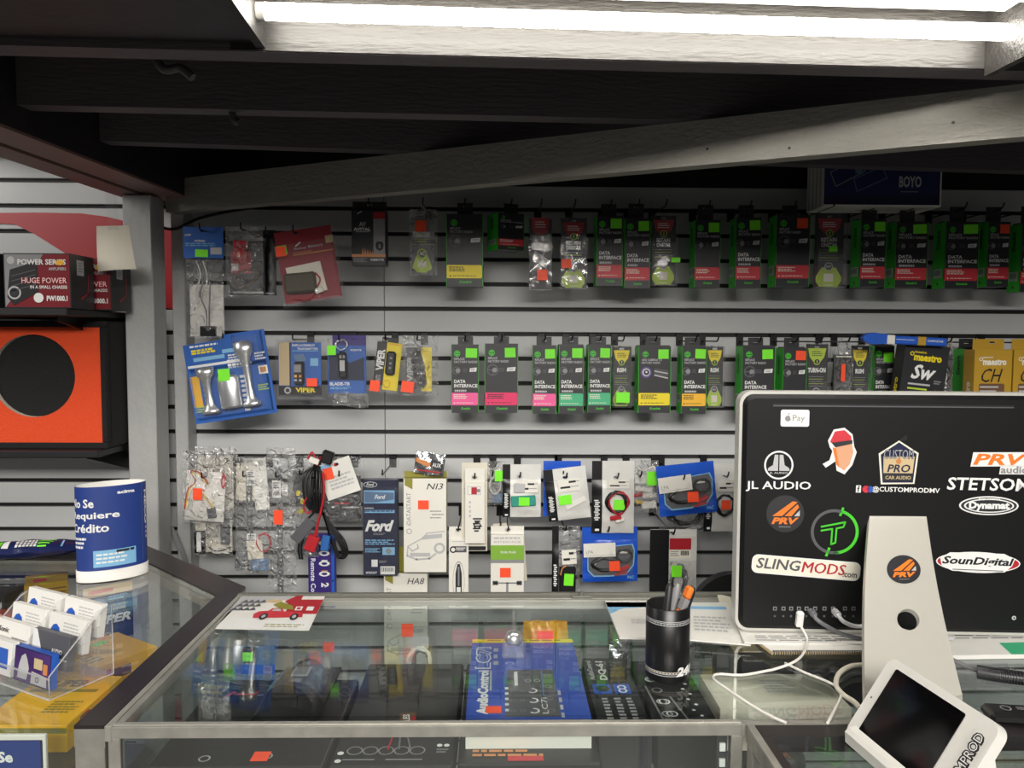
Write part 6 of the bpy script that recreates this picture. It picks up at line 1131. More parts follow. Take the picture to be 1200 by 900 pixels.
def d_blue(f): f.poly([(.05, .95), (.05, .55), (.13, .35), (.22, .3), (.31, .4), (.34, .6), (.34, .95)], 'ink_blue', 1); f.disc(.19, .62, .14, 'ink_navy', 2); f.small(.42, .2, .92, .7, 5, 'ink_light', 1, 2, .4)
for col, tier, lab in ((0, 3, 'white business cards with a blue crest, right column of the back tier'), (1, 3, 'white business cards with a blue crest, left column of the back tier'), (0, 2, 'white business cards with a blue crest, right column of the third tier'), (1, 2, 'white business cards with a blue crest, left column of the third tier')): cards(col, tier, lab, 'can_white', d_blue, .011)
cards(0, 1, 'dark grey business cards with a white wedge, behind the purple-blue cards', 'ink_mid', lambda f: (f.poly([(0, 0), (0, 1), (.2, 1), (.28, .6), (.1, 0)], 'ink_white', 1), f.disc(.26, .8, .12, 'ink_white', 1), f.text('AUDIO', .55, .42, .84, .56, 'ink_white', 2, .02)))
cards(1, 1, 'white business cards with small black print at the left of the second tier', 'can_white', lambda f: (f.text('Sonic', .1, .2, .4, .36, 'ink_dark', 2, .02, .2), f.small(.5, .45, .95, .7, 3, 'ink_grey'), f.rect(.1, .62, .3, .72, 'ink_dark', 1), f.disc(.7, .85, .05, 'ink_dark', 1)))
cards(0, 0, 'purple-blue business cards with a white figure and machine, front tier', 'ink_blue', lambda f: (f.rect(0, 0, 1, 1, 'ink_navy', 1), f.rect(.02, .03, .98, .97, 'ink_purple', 1), f.poly([(.1, .9), (.14, .5), (.2, .25), (.3, .15), (.36, .3), (.42, .55), (.36, .9)], 'ink_light', 2), f.rect(.55, .2, .78, .5, 'ink_tan', 2), f.rect(.8, .3, .92, .6, 'ink_copper', 2), f.poly([(.5, .6), (.9, .65), (.92, .95), (.48, .95)], 'ink_light', 2), f.ring(.66, .8, .08, .05, 'ink_mid', 3)), lean=6)
cards(1, 0, 'pale blue and white business cards at the left of the front tier', 'can_white', lambda f: (f.rect(.0, .1, .5, .9, 'ink_sky', 1), f.rect(.6, .2, .9, .8, 'ink_blue', 1), f.small(.1, .3, .4, .7, 3, 'ink_white', 2)), lean=6)

# ================================================================ bay beyond the posts: shelf, amplifier boxes, speaker box, wall graphic
mat('carpet_black', '161617', .9, var=.2, scale=200, bump=.6, bscale=400); mat('carpet_orange', 'dd4a20', .9, var=.08, scale=150, bump=.4, bscale=400); mat('vinyl_red', 'b4101f', .45, var=.1, scale=5); mat('shelf_black', '18171a', .5)
# red graphic on the wall
b = MB(); f3 = lambda px, py: onY(px, py, WY-.003)
up = [(-40, 250), (40, 249), (95, 250), (125, 254), (150, 260), (192, 266), (203, 268)]; lo = [(203, 362), (185, 360), (150, 348), (110, 318), (72, 294), (40, 274), (18, 263), (0, 262), (-40, 270)]
P = [f3(*q) for q in up+lo]; c = sum(P, Vector())/len(P)
b.T = Matrix.Translation(-c); b.prism([(p.x, p.z) for p in P], WY-.004, WY-.0008, 'vinyl_red')
tag(b.build('wall_banner', loc=c), 'curved red banner on the slatted wall behind the amplifier boxes, left bay', 'banner')
SP = empty('speaker_box', (onY(62, 450, 2.1).x, 2.1, onY(62, 526, 2.1).z)); tag(SP, 'black carpeted speaker box with an orange front and round hole, left bay', 'speaker box')
x0, x1 = onY(-32, 450, 2.1).x-SP.location.x, onY(125, 450, 2.1).x-SP.location.x; H_ = onY(62, 376, 2.1).z-SP.location.z; W_ = x1-x0
cxh = onY(38, 440, 2.1).x-SP.location.x; czh = onY(38, 440.5, 2.1).z-SP.location.z; rh = (onY(38, 392, 2.1).z-onY(38, 489, 2.1).z)/2
b = MB(); b.box(x0, x1, .02, .26, 0, H_, 'carpet_black', .004); t = .017
for q in ((x0, x1, 0, t), (x0, x1, H_-t, H_), (x0, x0+t, t, H_-t), (x1-t, x1, t, H_-t)): b.box(q[0], q[1], -.0, .02, q[2], q[3], 'carpet_black', .003)
b.build('cabinet', SP)
b = MB(); n = 40; xa, xb, za, zb2 = x0+t, x1-t, t, H_-t
outer = []; inner = []
for k in range(n):
    a = 2*pi*k/n; dx, dz = cos(a), sin(a); s1 = min((xb-cxh)/dx if dx > 1e-6 else 9, (xa-cxh)/dx if dx < -1e-6 else 9, (zb2-czh)/dz if dz > 1e-6 else 9, (za-czh)/dz if dz < -1e-6 else 9)
    outer.append((cxh+dx*s1, .004, czh+dz*s1)); inner.append((cxh+dx*rh, .004, czh+dz*rh))
for cxn, czn in ((xa, za), (xb, za), (xb, zb2), (xa, zb2)):
    k = min(range(n), key=lambda i: (outer[i][0]-cxn)**2+(outer[i][2]-czn)**2); outer[k] = (cxn, .004, czn)
b.add(outer+inner, [(k, (k+1) % n, n+(k+1) % n, n+k) for k in range(n)], 'carpet_orange'); b.build('orange_front', SP)
b = MB(); v = inner+[(p[0], .019, p[2]) for p in inner]; b.add(v, [(k, (k+1) % n, n+(k+1) % n, n+k) for k in range(n)], 'paper_cream'); b.add([(p[0], .0192, p[2]) for p in inner], [tuple(range(n))], 'carpet_black'); b.build('round_opening', SP)
# shelves
def shelf(z, y0, label, x1px, Y):
    x1 = onY(x1px, 450, Y).x; o = empty('wall_shelf', (-1.5, WY-.004, z)); tag(o, label, 'shelf'); b = MB(); b.box(-.55, x1+1.5, y0-WY+.004, 0, -.018, 0, 'shelf_black', .002); b.build('board', o)
    for x in (-.35, x1+1.5-.06):
        b = MB(); b.prism([(0, -.018), (0, -.10), (-.02, -.10), (y0-WY+.06, -.03), (y0-WY+.06, -.018)], x, x+.006, 'metal_black', axis='x'); b.build('bracket', o)
shelf(SP.location.z-.0003, 2.06, 'black shelf under the orange-fronted speaker box, left bay', 141, 2.19)
zs2 = onY(60, 361.5, 1.95).z
shelf(zs2-.0003, 1.93, 'black shelf carrying the amplifier boxes above the speaker box, left bay', 141, 2.19)
# amplifier boxes
mat('card_wine', '7c1f28', .35, var=.25, scale=5)
def amp_box(pxl, pxr, Y, dep, label, full=True):
    xl, xr = onY(pxl, 450, Y).x, onY(pxr, 450, Y).x; H = onY(60, 297, 1.95).z-zs2-.0005; W = xr-xl; o = empty('amplifier_box', ((xl+xr)/2, Y, zs2+.0004)); tag(o, label, 'boxed amplifier', 'amplifier boxes on the shelf')
    b = MB(); b.box(-W/2, W/2, 0, dep, 0, H, 'card_black', .0008); f = front(b, W, H); f.rect(.02, .02, .985, .98, 'card_wine', 1); f.poly([(.02, .02), (.6, .02), (.35, .5), (.02, .98)], 'ink_grey', 2); f.poly([(.1, .3), (.5, .15), (.52, .7), (.15, .95), (.05, .8)], 'ink_black', 3); f.ring(.16, .72, .12, .09, 'ink_light', 4); f.disc(.16, .72, .07, 'ink_dark', 4); [f.line([(.12, .42+.09*i), (.48, .30+.09*i)], .015, 'ink_mid', 4) for i in range(4)]
    f.disc(.12, .13, .07, 'ink_light', 4); f.text('POWER SERIES', .22, .11, .94, .21, 'ink_white', 5, .03); f.disc(.85, .17, .05, 'ink_amber', 6, ru=.06); f.text('AMPLIFIERS', .68, .255, .94, .31, 'ink_light', 5, .02); f.text('HUGE POWER', .27, .44, .95, .55, 'ink_red', 5, .05); f.text('HUGE POWER', .275, .445, .945, .545, 'ink_white', 6, -.008); f.text('IN A SMALL CHASSIS', .40, .585, .95, .645, 'ink_white', 5, .02); f.disc(.52, .81, .09, 'ink_white', 5); f.text('PW1000.1', .64, .77, .95, .87, 'ink_white', 5, .04)
    s_ = Face(b, (W/2+.0004, 0, H), (0, 1, 0), (0, 0, -1), dep, H); s_.rect(.25, .1, .55, .38, 'ink_light', 1); s_.small(.3, .14, .5, .34, 4, 'ink_grey'); s_.line([(.75, .35), (.7, .7), (.5, .78)], .03, 'ink_crimson', 1); s_.disc(.45, .8, .03, 'ink_crimson', 1)
    b.build('carton', o); return o
amp_box(8.5, 86.5, 1.945, .11, 'maroon and black amplifier box, nearest and fully seen, on the left bay shelf')
amp_box(50, 133.5, 2.07, .11, 'maroon and black amplifier box behind the hanging paper note, left bay shelf')
amp_box(-78, 1, 1.945, .11, 'amplifier box showing only its black end at the left edge of the photo')
# paper note taped to the girder
Yn = 2.03; o = empty('paper_note', onY(135, 318, Yn)); tag(o, 'blank cream paper note hanging by clear tape in front of the amplifier boxes', 'paper'); q = [onY(*p, Yn)-o.location for p in ((113, 265), (151, 264), (158, 315), (113, 318))]
b = MB(); b.grid(lambda u, v: (lambda p: (p.x, p.y-.012*sin(pi*u)*v+.008*v*v, p.z))(q[0].lerp(q[1], u).lerp(q[3].lerp(q[2], u), v)), 10, 10, 'paper_cream'); nb = b.build('note_sheet', o)
g = onZ(128, 222, GB); tp = [onY(122, 206, Yn)-o.location, onY(136, 206, Yn)-o.location, onY(140, 275, Yn)-o.location, onY(127, 275, Yn)-o.location]
for p in tp[:2]: p.z = GB+.004-o.location.z
b = MB(); b.grid(lambda u, v: (lambda p: (p.x, p.y-.001, p.z))(tp[0].lerp(tp[1], u).lerp(tp[3].lerp(tp[2], u), v)), 3, 6, 'acrylic'); b.build('clear_tape', o)

# black cable along the top of the wall by the posts, and a grey strap at the foot of the wall post
P = [onY(px, py, Y) for px, py, Y in ((186, 264, 2.30), (196, 268, 2.298), (207, 268, 2.298), (219, 262, 2.30), (236, 255, 2.36), (262, 249, 2.365), (300, 243, 2.368))]
o = empty('black_cable', P[0]); tag(o, 'thin black cable drooping across the tops of the two posts', 'cable'); b = MB(); b.tube([p-P[0] for p in smooth_path(P, 7)], .0042, 'cable_black', 8); b.build('cord', o)
P = [onY(px, py, 2.295) for px, py in ((194, 617), (199, 617), (204, 626), (210, 640), (216, 655), (219, 668))]
o = empty('grey_strap', P[0]); tag(o, 'curled grey plastic strap at the foot of the wall post, behind the corner case', 'strap'); b = MB()
q = [p-P[0] for p in smooth_path(P, 6)]; b.add([c+Vector((dx, dy, 0)) for c in q for dx, dy in ((-.007, 0), (.007, 0), (.007, .003), (-.007, .003))], [(4*i+k, 4*i+(k+1) % 4, 4*i+4+(k+1) % 4, 4*i+4+k) for i in range(len(q)-1) for k in range(4)], 'ink_grey'); b.build('strap_band', o)
# ================================================================ computer, tablet, cables and the case on the right
mat('screen_black', '0a0a0c', .5, spec=.3, var=.08, scale=4); mat('alu_light', 'c9c8c2', .35, .35, var=.02); mat('alu_stand', 'c6c3ba', .38, .25, var=.02); mat('white_case', 'dcdad4', .4, var=.02); mat('tablet_glass', '060607', .06, var=0, coat=1)
CM = onY(862, 745, 1.305); CM.z = TZ+.0105; Wc = .65; Hc = .421; yawc = R(-3.2)
PCo = empty('desktop_computer', (CM.x, CM.y, CM.z), (0, 0, yawc)); tag(PCo, 'black-backed all-in-one computer covered in stickers, standing on the display case', 'computer')
b = MB()
def rr(x0, x1, z0, z1, r, n=6):
    pts = []
    for cx_, cz_, a0 in ((x1-r, z1-r, 0), (x0+r, z1-r, 90), (x0+r, z0+r, 180), (x1-r, z0+r, 270)):
        for k in range(n+1): a = R(a0+90*k/n); pts.append((cx_+r*cos(a), cz_+r*sin(a)))
    return pts[::-1]
b.prism(rr(0, Wc, 0, Hc, .022), .006, .034, 'alu_light'); b.build('front_frame', PCo)
b = MB(); a_ = rr(.005, Wc-.005, .005, Hc-.005, .019); i_ = rr(.012, Wc-.012, .012, Hc-.012, .015); n = len(a_)
b.add([(x, .006, z) for x, z in a_]+[(x, 0, z) for x, z in i_], [(k, k+n, (k+1) % n+n, (k+1) % n) for k in range(n)], 'screen_black'); b.add([(x, 0, z) for x, z in i_], [tuple(range(n))], 'screen_black'); b.build('black_back', PCo)
Mc = inv(PCo); nrm = (Mc.to_3x3() @ Vector((0, -1, 0)))
def cu(px, py):
    """photo point -> u,v on the computer's back"""
    r = ray(px, py); k = (PCo.location-CAM_POS).dot(nrm)/r.dot(nrm); p = Mc.inverted() @ (CAM_POS+r*k); return p.x/Wc, 1-p.z/Hc
def cface(mb, l0=0): return Face(mb, (0, -.0003-l0, Hc), (1, 0, 0), (0, 0, -1), Wc, Hc, .00035)
class Sub(Face):
    """a sub-rectangle of the computer's back given in photo pixels (tilt in degrees, clockwise)"""
    def __init__(s, mb, x0, y0, x1, y1, tilt=0, host=None):
        f = host or cface(mb); (u0, v0), (u1, v1) = (cu(x0, y0), cu(x1, y1)) if host is None else ((x0, y0), (x1, y1)); s.mb = mb; s.W = (u1-u0)*f.W; s.H = (v1-v0)*f.H
        c = f.p((u0+u1)/2, (v0+v1)/2, 0); ca, sa = cos(R(tilt)), sin(R(tilt)); s.du = f.du*ca+f.dv*sa; s.dv = f.dv*ca-f.du*sa; s.o = c-s.du*s.W/2-s.dv*s.H/2; s.n = f.n; s.e = .00035
def stk(name, fn, *a, label=None, **k):
    b = MB(); f = Sub(b, *a, **k); fn(f); o = b.build(name, PCo)
    if label: o['label'] = label
    return o
b = MB(); f = cface(b); (u0, v0), (u1, v1) = cu(906, 473), cu(1188, 477); f.rect(u0, v0, u1, v1, 'ink_black', 1); f.rect(u0, v1, u1, v1+.0045, 'ink_mid', 1); b.build('vent_slot', PCo)
b = MB()
for px in (908, 918, 927, 936, 945, 955, 966, 976, 990, 1000): u, v = cu(px, 713); f = cface(b); f.rect(u-.005, v-.008, u+.005, v+.008, 'ink_grey', 1); f.rect(u-.003, v-.005, u+.003, v+.005, 'ink_black', 2); f.disc(u, v+.032, .005, 'ink_mid', 1, 8)
b.build('ports', PCo)
b = MB(); u, v = cu(1188, 724); f = cface(b); f.disc(u, v, .009, 'ink_light', 1, 12); f.disc(u, v, .004, 'ink_dark', 2, 10); b.build('lock_slot', PCo)
def s_pay(f): f.rrect(0, 0, 1, 1, .12, 'ink_white', 1); f.disc(.25, .52, .17, 'ink_grey', 2); f.poly([(.25, .32), (.27, .2), (.31, .18), (.29, .3)], 'ink_grey', 2); f.disc(.36, .47, .07, 'ink_white', 3); f.text('Pay', .42, .3, .84, .78, 'ink_grey', 2, .0)
stk('sticker', s_pay, 915, 480, 948, 500, label='small white payment sticker')
def s_jl(f): f.ring(.5, .5, .5, .44, 'ink_white', 1, 32); f.poly([(.36, .14), (.48, .14), (.48, .70), (.14, .70), (.16, .60), (.31, .50)], 'ink_light', 1); f.poly([(.52, .14), (.64, .14), (.69, .50), (.84, .60), (.86, .70), (.52, .70)], 'ink_light', 1); f.text('JL AUDIO', .2, .74, .8, .82, 'ink_light', 1, .02)
stk('sticker', s_jl, 895, 528, 930, 562, label='white round emblem'); stk('sticker', lambda f: f.text('JL AUDIO', 0, 0, 1, 1, 'ink_white', 1, .015), 874, 563.5, 950, 576.5, label='white wide lettering')
def s_face(f):
    f.poly([(.0, .78), (.2, .70), (.28, .5), (.2, .42), (.14, .28), (.3, .04), (.62, .0), (.86, .14), (.92, .4), (1, .52), (.88, .8), (.66, 1), (.42, .92), (.38, .72), (.1, .86)], 'ink_white', 1)
    f.poly([(.20, .30), (.34, .08), (.62, .05), (.82, .18), (.84, .30), (.3, .36)], 'ink_red', 2); f.poly([(.36, .38), (.84, .32), (.9, .52), (.8, .78), (.64, .92), (.5, .84), (.42, .6)], 'ink_skin', 2); f.poly([(.24, .32), (.86, .26), (.86, .34), (.36, .42)], 'ink_dark', 3); f.poly([(.28, .42), (.38, .44), (.46, .72), (.5, .86), (.40, .78)], 'ink_orange', 3)
stk('sticker', s_face, 965, 501, 1003, 556, label='white-edged sticker of a head in an orange cap')
def s_cp(f):
    f.poly([(.5, 0), (1, .28), (.92, .98), (.08, 1), (0, .3)], 'ink_cream', 1); f.poly([(.5, .04), (.95, .30), (.88, .95), (.12, .96), (.05, .32)], 'ink_navy', 2); f.poly([(.12, .36), (.9, .36), (.86, .74), (.13, .74)], 'ink_tan', 3)
    f.text('CUSTOM', .12, .20, .88, .42, 'ink_navy', 4, .04, .1); f.text('CUSTOM', .13, .21, .87, .41, 'ink_light', 5, -.01, .1); f.disc(.5, .47, .06, 'ink_copper', 5); f.text('PRO', .22, .54, .80, .72, 'ink_navy', 4, .02, .2); f.rect(.13, .76, .86, .92, 'ink_dark', 3); f.text('CAR AUDIO', .18, .80, .82, .88, 'ink_tan', 4, .02)
stk('sticker', s_cp, 1030, 516, 1075, 568, label='cream and purple pentagon badge'); b = MB(); f = Sub(b, 1053, 509, 1063, 517); f.poly([(.0, .9), (.9, 0), (1, .7), (.7, 1)], 'ink_black', 1)
b.build('sticker', PCo)
stk('sticker', lambda f: (f.rect(0, .0, .06, 1, 'ink_white', 1), f.text('f', .015, .1, .045, .9, 'ink_black', 2, .03), f.disc(.12, .5, .5, 'ink_red', 1), f.disc(.17, .5, .45, 'ink_blue', 1), f.text('@CUSTOMPRODMV', .19, .05, 1, .95, 'ink_white', 1, .02)), 1003, 569.5, 1101, 579, tilt=1, label='white social media lettering')
def s_prva(f): f.poly([(.02, .0), (.98, -.03), (1.02, .5), (.98, .62), (-.02, .66)], 'ink_white', 1); f.text('PRV', .02, .06, .95, .58, 'ink_orange', 2, .03, .25); f.poly([(.5, .6), (1, .6), (1, 1), (.48, 1)], 'ink_white', 1); f.text('audio', .5, .62, .98, .96, 'ink_grey', 2, .03)
stk('sticker', s_prva, 1139, 530, 1206, 556, label='orange and white lettering')
stk('sticker', lambda f: f.text('STETSOM', 0, 0, 1, 1, 'ink_white', 1, .02, .1), 1110, 559.5, 1207, 575.5, tilt=.6, label='white lettering')
def s_dyn(f): f.disc(.5, .5, .5, 'ink_white', 1, 32, ru=.5); f.disc(.5, .5, .43, 'ink_dark', 2, 32, ru=.47); f.disc(.5, .5, .37, 'ink_white', 3, 32, ru=.42); f.disc(.5, .5, .31, 'ink_dark', 4, 32, ru=.39); f.text('Dynamat', .16, .27, .84, .78, 'ink_white', 5, .05); f.text('EQUIPPED', .32, .10, .68, .21, 'ink_white', 5, .03)
stk('sticker', s_dyn, 1124, 581, 1193, 604, label='white oval emblem')
def prv(f, sep=True): f.disc(.5, .5, .5, 'ink_dark', 1, 32); f.poly([(.18, .56), (.42, .56), (.80, .18), (.68, .16)], 'ink_orange', 2); f.poly([(.48, .56), (.66, .56), (.84, .32), (.80, .24)], 'ink_orange', 2); f.poly([(.72, .56), (.86, .56), (.86, .40)], 'ink_light', 2); f.text('PRV', .16, .60, .84, .78, 'ink_orange', 2, .05, .25); f.small(.35, .84, .65, .88, 1, 'ink_grey')
stk('sticker', prv, 897, 580, 943, 624, label='black disc with orange emblem')
def s_t(f): f.ring(.52, .5, .46, .40, 'ink_mid', 1, 24, 70, 285); f.ring(.56, .5, .46, .40, 'ink_green', 1, 24, -95, 72); f.line([(.72, .02), (.66, .16)], .05, 'ink_green', 1); f.line([(.42, .84), (.36, .99)], .05, 'ink_green', 1); f.line([(.22, .40), (.78, .30), (.74, .40), (.58, .43), (.56, .72), (.46, .76), (.48, .44), (.22, .48)], .035, 'ink_green', 2)
stk('sticker', s_t, 952, 594, 1000, 652, label='green T in a ring')
def s_sl(f): f.rrect(0, .05, 1, 1, .3, 'ink_white', 1); f.rrect(.01, .10, .99, .95, .25, 'ink_cream', 2); f.text('SLING', .04, .2, .45, .74, 'ink_mid', 3, .02, .15); f.text('MODS', .46, .22, .86, .76, 'ink_crimson', 3, .0, .15); f.text('MODS', .464, .22, .864, .76, 'ink_crimson', 4, .0, .15); f.text('.com', .84, .62, .97, .84, 'ink_dark', 3, .02)
stk('sticker', s_sl, 881, 652, 1008, 677, tilt=4, label='white banner sticker with red and grey letters')
def s_sd(f): f.disc(.5, .5, .5, 'ink_white', 1, 36, ru=.5); f.disc(.5, .5, .44, 'ink_crimson', 2, 36, ru=.485); f.poly([(.045, .35), (.16, .06), (.80, .04), (.93, .28), (.90, .62), (.82, .92), (.2, .94), (.07, .72)], 'ink_white', 3); f.text('SounDigital', .07, .24, .92, .72, 'ink_black', 4, .03, .25); f.rect(.2, .84, .8, .88, 'ink_mid', 4)
stk('sticker', s_sd, 1097, 646, 1195, 672, tilt=1.5, label='white and red oval emblem')
# stand: a bent aluminium strip leaning towards the viewer
TLp, TRp = onY(1019, 606, 1.292), onY(1086, 607, 1.286); BLp, BRp = onZ(1014, 826, TZ+.010), onZ(1128, 815, TZ+.010)
def stp(u, v, off=0):
    """u across, v from top to bottom; bends back into the computer at the top and forward into the foot below"""
    L_ = TLp.lerp(BLp, v); R_ = TRp.lerp(BRp, v); p = L_.lerp(R_, u); p = p+Vector((0, .010*sin(pi*v)-.0, 0))
    return p
sx = (TRp-TLp).normalized(); th_ = .009
hu, hv = .5, .58; mid = [stp(0, 0), stp(1, 0), stp(1, 1), stp(0, 1)]
def su(px, py):
    best = None
    for i in range(41):
        for j in range(61):
            p = stp(i/40, j/60)-CAM_POS; z = p.dot(_F); q = (600+FPX*p.dot(_RT)/z, 450-FPX*p.dot(_UP)/z); e = (q[0]-px)**2+(q[1]-py)**2
            if best is None or e < best[0]: best = (e, i/40, j/60)
    return best[1], best[2]
hu, hv = su(1064, 725); pu, pv = su(1059, 668)
rad_u = .0185/ (stp(1, hv)-stp(0, hv)).length; rad_v = .0185/(stp(.5, 1)-stp(.5, 0)).length
nvec = ((stp(1, .5)-stp(0, .5)).cross(stp(.5, 1)-stp(.5, 0))).normalized()
if nvec.y > 0: nvec = -nvec
b = MB(); O = PCo.location; Mi = Mc.inverted()
def S(u, v, o=0): return Mi @ (stp(u, v)+nvec*o)
n = 32; circ = [(hu+rad_u*cos(2*pi*k/n), hv-rad_v*sin(2*pi*k/n)) for k in range(n)]; va, vb = hv-.13, hv+.13
sq = []
for k in range(n):
    a = 2*pi*k/n; dx, dy = cos(a), -sin(a); s1 = min((1-hu)/dx if dx > 1e-6 else 9, (0-hu)/dx if dx < -1e-6 else 9, (vb-hv)/dy if dy > 1e-6 else 9, (va-hv)/dy if dy < -1e-6 else 9); sq.append((hu+dx*s1, hv+dy*s1))
for cu_, cv_ in ((0, va), (1, va), (0, vb), (1, vb)): k = min(range(n), key=lambda i: (sq[i][0]-cu_)**2+(sq[i][1]-cv_)**2*9); sq[k] = (cu_, cv_)
for off in (0, -th_):
    b.add([S(*q, off) for q in sq]+[S(*q, off) for q in circ], [(k, (k+1) % n, n+(k+1) % n, n+k) for k in range(n)], 'alu_stand')
    b.grid(lambda u, v: tuple(S(u, va*v, off)), 2, 10, 'alu_stand'); b.grid(lambda u, v: tuple(S(u, vb+(1-vb)*v, off)), 2, 6, 'alu_stand')
b.add([S(*q, 0) for q in circ]+[S(*q, -th_) for q in circ], [(k, (k+1) % n, n+(k+1) % n, n+k) for k in range(n)], 'alu_stand')
for u in (0, 1): b.grid(lambda a, v: tuple(S(u, v, -th_*a)), 1, 16, 'alu_stand')
# rounded top bending into the computer
b.grid(lambda u, v: tuple(Mi @ (stp(u, 0)+Vector((0, .0, .006))*sin(v*pi/2)+Vector((0, .012, 0))*(1-cos(v*pi/2)))), 2, 6, 'alu_stand')
b.build('stand_neck', PCo)
b = MB(); fq = [Mi @ q for q in (BLp+Vector((0, 0, -.009)), BRp+Vector((0, 0, -.009)), BRp+Vector((-.005, .06, -.009)), BLp+Vector((.03, .06, -.009)))]; zf = fq[0].z
b.prism([(q.x, q.y) for q in fq], zf, zf+.008, 'alu_stand', axis='z'); b.build('stand_foot', PCo)
class SFace(Face):
    def __init__(s, mb, u0, v0, u1, v1): s.mb = mb; s.q = (u0, v0, u1, v1); s.W = (stp(1, pv)-stp(0, pv)).length*(u1-u0); s.H = (stp(.5, 1)-stp(.5, 0)).length*(v1-v0); s.e = .0004
    def p(s, u, v, l): u0, v0, u1, v1 = s.q; return S(u0+(u1-u0)*u, v0+(v1-v0)*v, s.e*l+.0003)
ru_ = .0285/(stp(1, pv)-stp(0, pv)).length; rv_ = .0285/(stp(.5, 1)-stp(.5, 0)).length
b = MB(); prv(SFace(b, pu-ru_, pv-rv_, pu+ru_, pv+rv_)); o = b.build('sticker', PCo); o['label'] = 'black disc with orange emblem on the stand'
# notebooks and papers under the computer
def stack(name, label, cat, pts, z0, th, m, side=None, extra=None, part='pages'):
    P = [onZ(px, py, z0+th) for px, py in pts]; c = sum(P, Vector())/len(P); o = empty(name, (c.x, c.y, z0)); tag(o, label, cat); b = MB(); b.T = Matrix.Translation((-c.x, -c.y, -z0)); q = [(p.x, p.y) for p in P]; ar = sum(q[i][0]*q[(i+1) % len(q)][1]-q[(i+1) % len(q)][0]*q[i][1] for i in range(len(q)))
    b.prism(q if ar > 0 else q[::-1], z0, z0+th, m, axis='z', side=side); b.build(part, o); return o, P, c
o, P, c = stack('spiral_notebook', 'spiral-bound notebook lying on the glass under the left half of the computer', 'notebook', [(866, 735), (1030, 735), (1032, 764), (905, 764)], TZ+.0008, .005, 'paper_white', 'ink_tan')
b = MB(); p0, p1 = P[3]-c, P[2]-c
for i in range(46): q = p0.lerp(p1, (i+.5)/46); b.tube([(q.x, q.y-.001+.0035*cos(a), .0042+.0038*sin(a)) for a in (2*pi*k/8 for k in range(9))], .0008, 'ink_dark', 4, cap=False)
b.build('spiral_binding', o)
o, P, c = stack('paper_stack', 'white printed papers lying on the spiral notebook under the computer', 'paper', [(864, 733), (1024, 733), (1024, 755), (872, 753)], TZ+.0062, .0022, 'paper_white', None); 
b = MB(); Fq = Quad(b, *[Vector((q.x-c.x, q.y-c.y, 0)) for q in P], .0023); Fq.small(.1, .6, .95, .95, 3, 'ink_grey', 1, 4, .4); b.build('printed_lines', o)
o, P, c = stack('paper_stack', 'white papers with a teal folder edge right of the computer stand', 'paper', [(1100, 735), (1260, 735), (1260, 766), (1110, 768)], TZ+.0008, .007, 'paper_white'); b = MB(); Fq = Quad(b, *[Vector((q.x-c.x, q.y-c.y, 0)) for q in P], .0072); Fq.poly([(.42, .6), (1, .55), (1, 1), (.5, 1)], 'ink_teal', 1); Fq.small(.1, .2, .9, .5, 3, 'ink_grey', 1, 6, .4); b.build('teal_folder', o)
o, P, c = stack('clear_folder', 'grey translucent folder lying on the glass right of the computer stand', 'folder', [(1118, 778), (1180, 776), (1186, 806), (1126, 806)], TZ+.0008, .003, 'acrylic', part='folder_cover')
# cables on the counter
def cab(name, label, pts, r, m, ends=None):
    P = [Vector(p) for p in pts]; o = empty(name, P[0]); tag(o, label, 'cable'); b = MB(); b.tube([Vector((p.x, p.y, max(p.z, TZ+r+(.0016 if p.y < CY0+.014 else .0004))))-P[0] for p in smooth_path(P, 7)], r, m, 8); b.build('cord', o)
    return o, P
zc = TZ+.0026
def G(px, py, dz=0): return onZ(px, py, zc+dz)
pl = Mc @ Vector((cu(935, 722)[0]*Wc, -.006, (1-cu(935, 722)[1])*Hc))
o, P = cab('charging_cable', 'white charging cable from the computer looping over the front of the glass', [pl+Vector((.002, -.004, -.014)), pl+Vector((.003, -.03, -.03)), G(936, 772, .012), G(905, 785), G(870, 791), G(842, 790), G(836, 795), G(850, 806), G(880, 826), G(905, 840, .001), G(921, 847, .0018)], .0021, 'cable_white')
b = MB(); b.box(-.006, .006, -.006, .004, -.016, .012, 'plastic_white', .002); b.build('usb_plug', o, loc=pl-P[0]+Vector((0, -.002, 0)), rot=(.2, 0, 0))
cab('charging_cable', 'thin white cable from beside the notebook spiral down to the front edge of the glass', [G(920, 777), G(928, 781), G(945, 789), G(970, 799), G(984, 808), G(985, 818), G(978, 832, .001), G(970, 847, .0018)], .0021, 'cable_white')
cab('tablet_cable', 'thick beige cable curving from the stand round to the white tablet', [G(1012, 779, .0015), G(996, 781, .0015), G(983, 790, .0015), G(980, 803, .0015), G(988, 814, .0015), G(1000, 822, .0015), G(1008, 830, .0015)], .0038, 'paper_cream')
for (px, m, lab, y2, r) in ((950, 'cable_grey', 'darker grey cable plugged into the computer, running behind the stand', 747, .0036), (978, 'ink_light', 'pale grey cable plugged into the computer, running behind the stand', 726, .0036)):
    u, v = cu(px, 716); a = Mc @ Vector((u*Wc, -.012, (1-v)*Hc)); e = Mc @ Vector((cu(1024, y2)[0]*Wc, -.022, (1-cu(1024, y2)[1])*Hc)); e2 = Mc @ Vector((cu(1075, y2+14)[0]*Wc, -.022, (1-cu(1075, y2+14)[1])*Hc))
    o, P = cab('data_cable', lab, [a, a+Vector((.004, -.016, -.008)), a.lerp(e, .45)+Vector((0, -.006, -.012)), e, e2, e2+Vector((.05, .0, -.004))], r, m); b = MB(); b.tube([(0, .0105, 0), (0, -.004, -.001)], .006, m, 10); b.build('plug', o)
